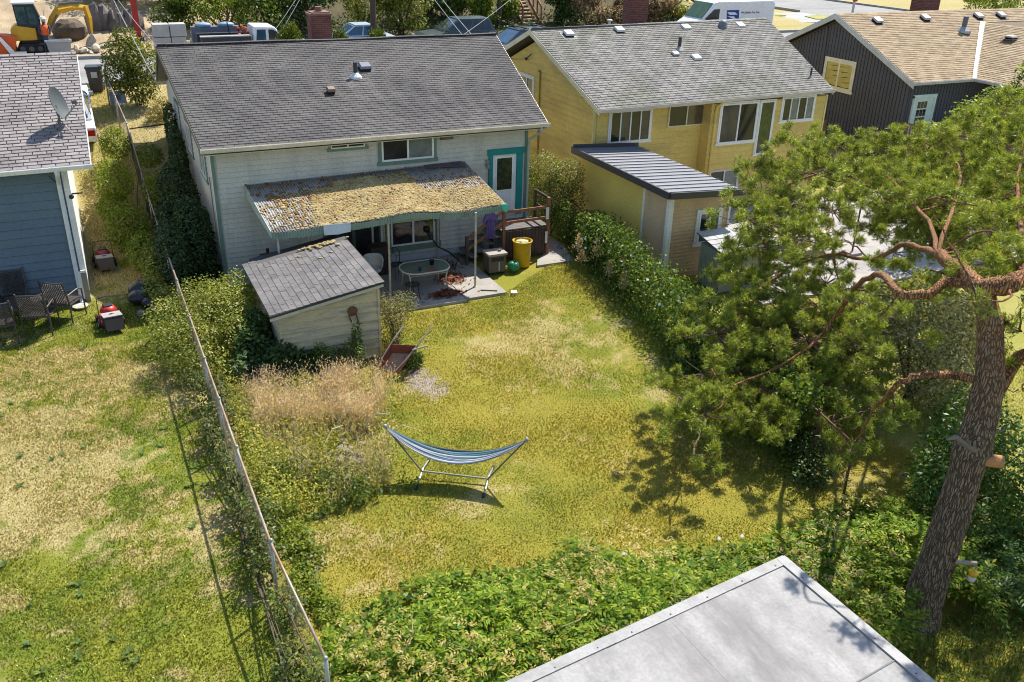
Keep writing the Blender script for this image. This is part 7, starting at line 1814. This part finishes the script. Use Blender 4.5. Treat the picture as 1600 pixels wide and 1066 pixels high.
# ------------------------------------------------------------------ the pine
def bark(name, a, b, c, top=False):
    m = bpy.data.materials.new(name); m.use_nodes = True; nt = m.node_tree; p = nt.nodes['Principled BSDF']
    v = nt.nodes.new('ShaderNodeTexVoronoi'); v.feature = 'DISTANCE_TO_EDGE'; v.inputs['Scale'].default_value = 26
    mp = nt.nodes.new('ShaderNodeMapping'); mp.inputs['Scale'].default_value = (1.1, 1.1, .13); g_ = nt.nodes.new('ShaderNodeNewGeometry')
    nz = nt.nodes.new('ShaderNodeTexNoise'); nz.inputs['Scale'].default_value = 5; nz.inputs['Detail'].default_value = 5
    ad = nt.nodes.new('ShaderNodeVectorMath'); ad.operation = 'MULTIPLY_ADD'; ad.inputs[1].default_value = (.10, .10, .10)
    nt.links.new(g_.outputs['Position'], nz.inputs['Vector']); nt.links.new(nz.outputs['Color'], ad.inputs[0]); nt.links.new(g_.outputs['Position'], ad.inputs[2]); nt.links.new(ad.outputs[0], mp.inputs[0]); nt.links.new(mp.outputs[0], v.inputs['Vector'])
    c1 = _mix(nt, _ramp(nt, v.outputs['Distance'], [(.0, 0), (.16, 1)]), c, _mix(nt, _ramp(nt, _noise(nt, 2.5, 5), [(.35, 0), (.65, 1)]), a, b))
    c1 = _mix(nt, 1.0, c1, _ramp(nt, _noise(nt, 40, 4), [(.3, .75), (.7, 1.2)]), 'MULTIPLY')
    if top:   # flaky orange bark takes over higher up the stem
        sx = nt.nodes.new('ShaderNodeSeparateXYZ'); nt.links.new(g_.outputs['Position'], sx.inputs[0])
        mr = nt.nodes.new('ShaderNodeMapRange'); mr.inputs[1].default_value = 3.6; mr.inputs[2].default_value = 5.8
        nt.links.new(sx.outputs[2], mr.inputs[0]); mm = nt.nodes.new('ShaderNodeMath'); mm.operation = 'MULTIPLY'
        nt.links.new(mr.outputs[0], mm.inputs[0]); nt.links.new(_ramp(nt, _noise(nt, 3, 5), [(.3, .2), (.6, 1)]), mm.inputs[1])
        c1 = _mix(nt, mm.outputs[0], c1, (.33, .16, .075))
    nt.links.new(c1, p.inputs['Base Color']); p.inputs['Roughness'].default_value = .92; p.inputs['Specular IOR Level'].default_value = .15
    bu = nt.nodes.new('ShaderNodeBump'); bu.inputs['Strength'].default_value = 1.0; bu.inputs['Distance'].default_value = .045
    nt.links.new(_ramp(nt, v.outputs['Distance'], [(0, 0), (.14, 1)]), bu.inputs['Height']); nt.links.new(bu.outputs[0], p.inputs['Normal'])
    return m
BARK = bark('pine_bark', (.245, .180, .125), (.195, .142, .10), (.130, .092, .064), True)
BARKO = bark('orange_bark', (.42, .22, .11), (.33, .165, .08), (.17, .08, .04))
pine = thing('pine_tree', 'large leaning pine with furrowed trunk, orange upper limbs and spreading tufted boughs', 'tree', (11.2, 7.5, 0))
path = [((11.05, 7.5, -.15), .40), ((11.18, 7.5, .35), .30), ((11.30, 7.5, 1.2), .262), ((11.38, 7.5, 2.13), .25), ((11.41, 7.53, 2.95), .24), ((11.43, 7.55, 3.25), .27), ((11.48, 7.58, 3.7), .225), ((11.56, 7.65, 4.4), .20), ((11.64, 7.95, 5.15), .18), ((11.60, 8.20, 5.60), .165), ((11.55, 8.3, 5.75), .12)]
s = MB(); NA = 26; pts = []
for i in range(len(path) - 1):
    (a, ra), (b, rb) = path[i], path[i + 1]
    for k in range(5): t = k / 5; pts.append((Vector(a).lerp(Vector(b), t), ra + (rb - ra) * t))
vs = []
for i, (p, r_) in enumerate(pts):
    for k in range(NA):
        t = 6.2832 * k / NA; q = r_ * (1 + .07 * math.sin(t * 5 + i * .25) + .05 * math.sin(t * 9 - i * .4) + random.uniform(-.025, .025)) * (1 + .25 * max(0, 1 - i / 5) * abs(math.sin(t * 2.5)))
        vs.append((p.x + q * math.cos(t), p.y + q * math.sin(t), p.z))
s.add(vs, [(i * NA + k, i * NA + (k + 1) % NA, (i + 1) * NA + (k + 1) % NA, (i + 1) * NA + k) for i in range(len(pts) - 1) for k in range(NA)])
tr_ = s.build('trunk', BARK, pine, smooth=True)
s = MB(); s.tube([(11.55, 7.4, 3.12), (11.74, 7.2, 3.14)], [.105, .095], 12); s.build('cut_stub', mat('cut_wood', (.50, .24, .10), .8), tr_)
s = MB(); s.tube([(11.2, 7.35, 3.4), (10.95, 7.3, 3.55), (10.7, 7.35, 3.75), (10.45, 7.3, 3.8)], [.045, .04, .035, .02], 7); s.tube([(11.3, 7.3, 3.7), (11.2, 7.1, 3.85), (11.3, 7.0, 3.95)], [.018, .015, .008], 6); s.build('dead_branch', mat('dead_grey', (.17, .145, .12), .9), pine)
PADS = PINE_PADS
def limb(pts, r0, r1, m=None, n=8):
    P = [Vector(p) for p in pts]; out = []; 
    for i in range(len(P) - 1):
        p0 = P[max(i - 1, 0)]; p1, p2 = P[i], P[i + 1]; p3 = P[min(i + 2, len(P) - 1)]
        for k in range(5):
            t = k / 5; out.append(.5 * ((2 * p1) + (p2 - p0) * t + (2 * p0 - 5 * p1 + 4 * p2 - p3) * t * t + (3 * p1 - p0 - 3 * p2 + p3) * t ** 3))
    out.append(P[-1]); rr_ = [r0 + (r1 - r0) * i / (len(out) - 1) for i in range(len(out))]
    out = [p + Vector((random.gauss(0, .015), random.gauss(0, .015), random.gauss(0, .015))) for p in out]
    return MB().tube(out, [r * random.uniform(.92, 1.08) for r in rr_], n).build('branch', m or BARKO, pine, smooth=True)
for pts, r0, r1 in PINE_LIMBS: limb(pts, r0, r1)
# every pad hangs on a bough from the nearest limb or the trunk
nodes = [Vector(p) for pts, _, _ in PINE_LIMBS for p in pts] + [Vector(a) for a, r_ in path if a[2] > 4.2]
NP_, ND, NL = [], [], []
tw = MB()
for (x, y, z, r_, dn) in PADS:
    c = Vector((x, y, z)); nd = min(nodes, key=lambda q: (q - c).length + .4 * max(0, q.z - c.z - 1.5))
    md = nd.lerp(c, .55) + Vector((random.gauss(0, .12), random.gauss(0, .12), random.gauss(.08, .1)))
    if (c - nd).length > .35: limb([nd, md, c], .017 + .006 * (c - nd).length, .008, BARKO if random.random() < .35 else BARK, 6)
    nodes.append(c)
    r_ *= 1.12; nt_ = int(dn * 380 * r_ * r_)
    ncl = max(3, int(16 * r_ * r_ * dn)); per = nt_ // ncl + 1
    for k in range(ncl):
        d = Vector((random.gauss(0, 1), random.gauss(0, 1), random.gauss(.12, .65))).normalized()
        e = c + Vector((d.x * r_, d.y * r_, d.z * r_ * .6)) * random.uniform(.45, 1.1); rc = random.uniform(.11, .20)
        tw.tube([c + (e - c) * .1, c.lerp(e, .6) + Vector((random.gauss(0, .05), random.gauss(0, .05), -.05)), e], [.013, .009, .005], 4, cap=False)
        for i in range(per):
            g2 = Vector((random.gauss(0, 1), random.gauss(0, 1), random.gauss(.15, .8))).normalized()
            NP_.append(tuple(e + g2 * rc * random.uniform(.2, 1.15))); ND.append(tuple((g2 * .7 + d * .4 + Vector((0, 0, .45))).normalized()))
o = tw.build('twigs', mat('twig_brown', (.16, .10, .065), .9), pine); o['kind'] = 'stuff'
NP_ = np.array(NP_); ND = np.array(ND); K = 16; nt_ = len(NP_)
Pn = np.repeat(NP_, K, 0) + rng.normal(0, .022, (nt_ * K, 3)); Dn = _unit(np.repeat(ND, K, 0) * .65 + rng.normal(size=(nt_ * K, 3)) * .8)
S = _unit(np.cross(Dn, rng.normal(size=Dn.shape))) * (.0078 * rng.uniform(.7, 1.3, nt_ * K))[:, None]; Ln = rng.uniform(.05, .115, nt_ * K)[:, None]
V = np.stack([Pn - S, Pn + S, Pn + Dn * Ln], 1).reshape(-1, 3)
tc_ = np.repeat(np.array([.195, .250, .036]) * rng.uniform(.45, 1.55, nt_)[:, None] + np.array([.14, .10, .01]) * (rng.random(nt_) ** 3)[:, None], K * 3, 0)
NEED = leafmat('pine_needle', None, .45, .3, .35, attr=True)
np_mesh('crown', V, np.arange(len(V)).reshape(-1, 3), NEED, pine, col=tc_)

# ------------------------------------------------------------------ planting by the street and on the bank behind it
bush('street_shrub', 'large glossy yellow green shrub by the street left of the white house', 'shrub', (2.2, 40.6, tz(2.2, 40.6)), [(1.9, 40.4, 4.9, .85, .8, .75), (2.5, 40.6, 4.5, .8, .8, .9), (1.6, 40.5, 4.2, .7, .7, .8), (2.3, 40.3, 3.7, .75, .6, .7), (2.0, 40.5, 5.5, .5, .5, .5)], 5200, .17, .06, leafmat('street_shrub_leaf', [(0, (.03, .055, .008)), (.5, (.10, .14, .015)), (.85, (.24, .24, .03)), (1, (.34, .28, .04))], .4, .35), 8)
bush('dry_bush', 'straw coloured low bush below the street shrub', 'bush', (2.9, 39.3, tz(2.9, 39.3)), [(2.95, 39.2, 2.95, .45, .4, .45), (2.6, 38.9, 2.7, .4, .3, .3)], 1400, .1, .03, leafmat('straw_leaf', [(0, (.14, .14, .03)), (1, (.34, .28, .10))], .8, .3), 4, up=.1, droop=-.6)
for i, (x, top, wd, lab) in enumerate(((8.95, 5.72, .62, 'tallest clipped conifer in front of the white pickup'), (11.2, 5.40, .46, 'small round conifer right of the red brick chimney'), (13.0, 5.36, .52, 'wide conifer tuft at the foot of the utility pole'))):
    z0 = tz(x, 42.5); hh = (top - z0) / 2
    bush('conifer', lab, 'conifer', (x, 42.5, z0), [(x, 42.5, z0 + hh, wd, wd, hh), (x, 42.5, z0 + hh * .8, wd * .95, wd * .95, hh * .7), (x + .15, 42.4, z0 + hh * 1.1, wd * .6, wd * .6, hh * .85), (x - .2, 42.5, z0 + hh * 1.05, wd * .6, wd * .6, hh * .75)], 7000, .13, .05, leafmat('conifer_leaf', [(0, (.03, .06, .008)), (.6, (.09, .13, .015)), (1, (.19, .21, .03))], .5, .3), 3, group='conifers along the front yard', up=0, droop=-1.2, trunk=.06)
BG = [  # x, y, base radius, height, leaf material, label
    (5.6, 57.2, 1.6, 2.2, MID, 'dark leafed bush in the shadow above the concrete blocks'),
    (8.2, 56.0, 1.7, 2.7, LIME, 'yellow green bush above the bed of the pickup'),
    (10.8, 56.4, 1.9, 2.9, MID, 'green bush behind the cab of the pickup'),
    (13.2, 56.0, 1.6, 3.2, DKL, 'dark green tree behind the red brick chimney'),
    (15.9, 55.2, 1.7, 3.0, LG, 'light leaved tree left of the utility pole'),
    (18.4, 55.0, 1.7, 3.0, LG, 'golden light leaved tree right of the utility pole'),
    (21.3, 58.0, 1.9, 3.2, DKL, 'dark tree in deep shade behind the green suv'),
    (23.4, 57.6, 1.3, 2.4, MID, 'shaded bush behind the roof of the suv'),
    (24.4, 56.2, .95, 1.9, LIME, 'vivid lime green shrub beside the thin trunk'),
    (26.2, 56.4, .8, 1.5, LIME, 'second lime green shrub next to the garden stairs'),
    (29.9, 56.0, 1.2, 2.0, DKL, 'dark shrub right of the garden stairs'),
    (31.6, 55.2, 1.5, 2.3, 'SM', 'pinkish smoke bush behind the yellow house roof ridge'),
    (34.0, 55.2, 1.4, 2.0, 'SM', 'brownish flowering shrub left of the brick chimney of the yellow house'),
    (36.6, 55.4, 1.6, 2.1, 'SM', 'pink brown flowering shrub right of the yellow house chimney'),
    (39.0, 56.5, 1.3, 1.6, LG, 'pale shrub in front of the delivery van'),
    (66.5, 53.5, 2.2, 2.6, LIME, 'light green roadside tree beyond the beige roof'),
    (71.5, 55.0, 2.8, 3.0, MID, 'dark green roadside tree at the upper right corner'),
    (2.8, 61.5, 2.2, 2.4, LG, 'yellowish scrub on top of the dug up bank'),
    (6.2, 61.0, 2.4, 2.8, LG, 'scrub bush at the rim of the bank above the blocks'),
]
SM = leafmat('smoke_leaf', [(0, (.05, .045, .02)), (.35, (.16, .13, .05)), (.7, (.36, .25, .16)), (1, (.50, .38, .30))], .7, .3)
for i, (x, y, r_, h_, m_, lab) in enumerate(BG):
    z0 = tz(x, y); m_ = SM if m_ == 'SM' else m_
    cl = [(x + random.gauss(0, r_ * .42), y + random.gauss(0, r_ * .35), z0 + h_ * random.uniform(.25, .95), r_ * random.uniform(.35, .6), r_ * random.uniform(.35, .6), h_ * random.uniform(.18, .32)) for k in range(9)]
    bush('tree' if h_ > 2.6 else 'shrub', lab, 'tree' if h_ > 2.6 else 'shrub', (x, y, z0), cl, int(2300 + 900 * r_), .19, .11, m_, 5, trunk=.09 if h_ > 2.6 else None, group='trees and shrubs across the street')
bush('overhanging_tree', 'dark tree whose leafy bough hangs in front of the delivery van', 'tree', (41.5, 53, tz(41, 53)), [(36.2, 50.8, 6.3, 1.4, 1.0, .55), (38.2, 51.2, 6.9, 1.5, 1.2, .8), (35.2, 50.6, 6.0, .7, .6, .3), (40.5, 52.5, 8.2, 2.2, 2, 1.4)], 4200, .2, .12, DKL, 6, trunk=.16)
th_ = thing('thin_tree', 'thin dark trunked tree between the lime shrubs across the street', 'tree', (25.2, 55.6, 3.7))
MB().tube([(25.2, 55.6, 3.5), (25.15, 55.6, 5.2), (25.3, 55.6, 7.5)], [.15, .13, .1], 10).build('trunk', mat('dark_trunk', (.06, .045, .035), .9), th_)
P, O = cloud([(25.3, 55.6, 7.8, 1.6, 1.6, 1.1)], 2500); leaves('crown', P, rng.normal(size=(len(P), 3)), O + np.array([0, 0, .5]), .2, .12, MID, th_)
# wooded bank beyond everything, one mass
n = 9000; xx = rng.uniform(-25, 50, n); yy = rng.uniform(63, 69, n); zz = terr(xx, yy) + rng.random(n) ** .6 * (2.5 + 4 * fbm(xx, yy, .25, 95))
k = ~((xx > -14) & (xx < 1.5)); P = np.stack([xx, yy, zz], 1)[k]; n = len(P)
o = leaves('woodland', P, rng.normal(size=(n, 3)), rng.normal(size=(n, 3)) * .5 + np.array([0, -.4, .6]), rng.uniform(.3, .6, n), .3, MID); tag(o, 'wooded bank rising behind the far side of the street', 'woods', kind='stuff')
n = 5000; xx = rng.uniform(12, 45, n); yy = rng.uniform(53.2, 58, n); zz = terr(xx, yy) + rng.random(n) * .5
o = leaves('undergrowth', np.stack([xx, yy, zz], 1), rng.normal(size=(n, 3)), rng.normal(size=(n, 3)) * .6 + np.array([0, 0, .8]), .2, .11, DKL); tag(o, 'low undergrowth on the bank under the trees across the street', 'undergrowth', kind='stuff')
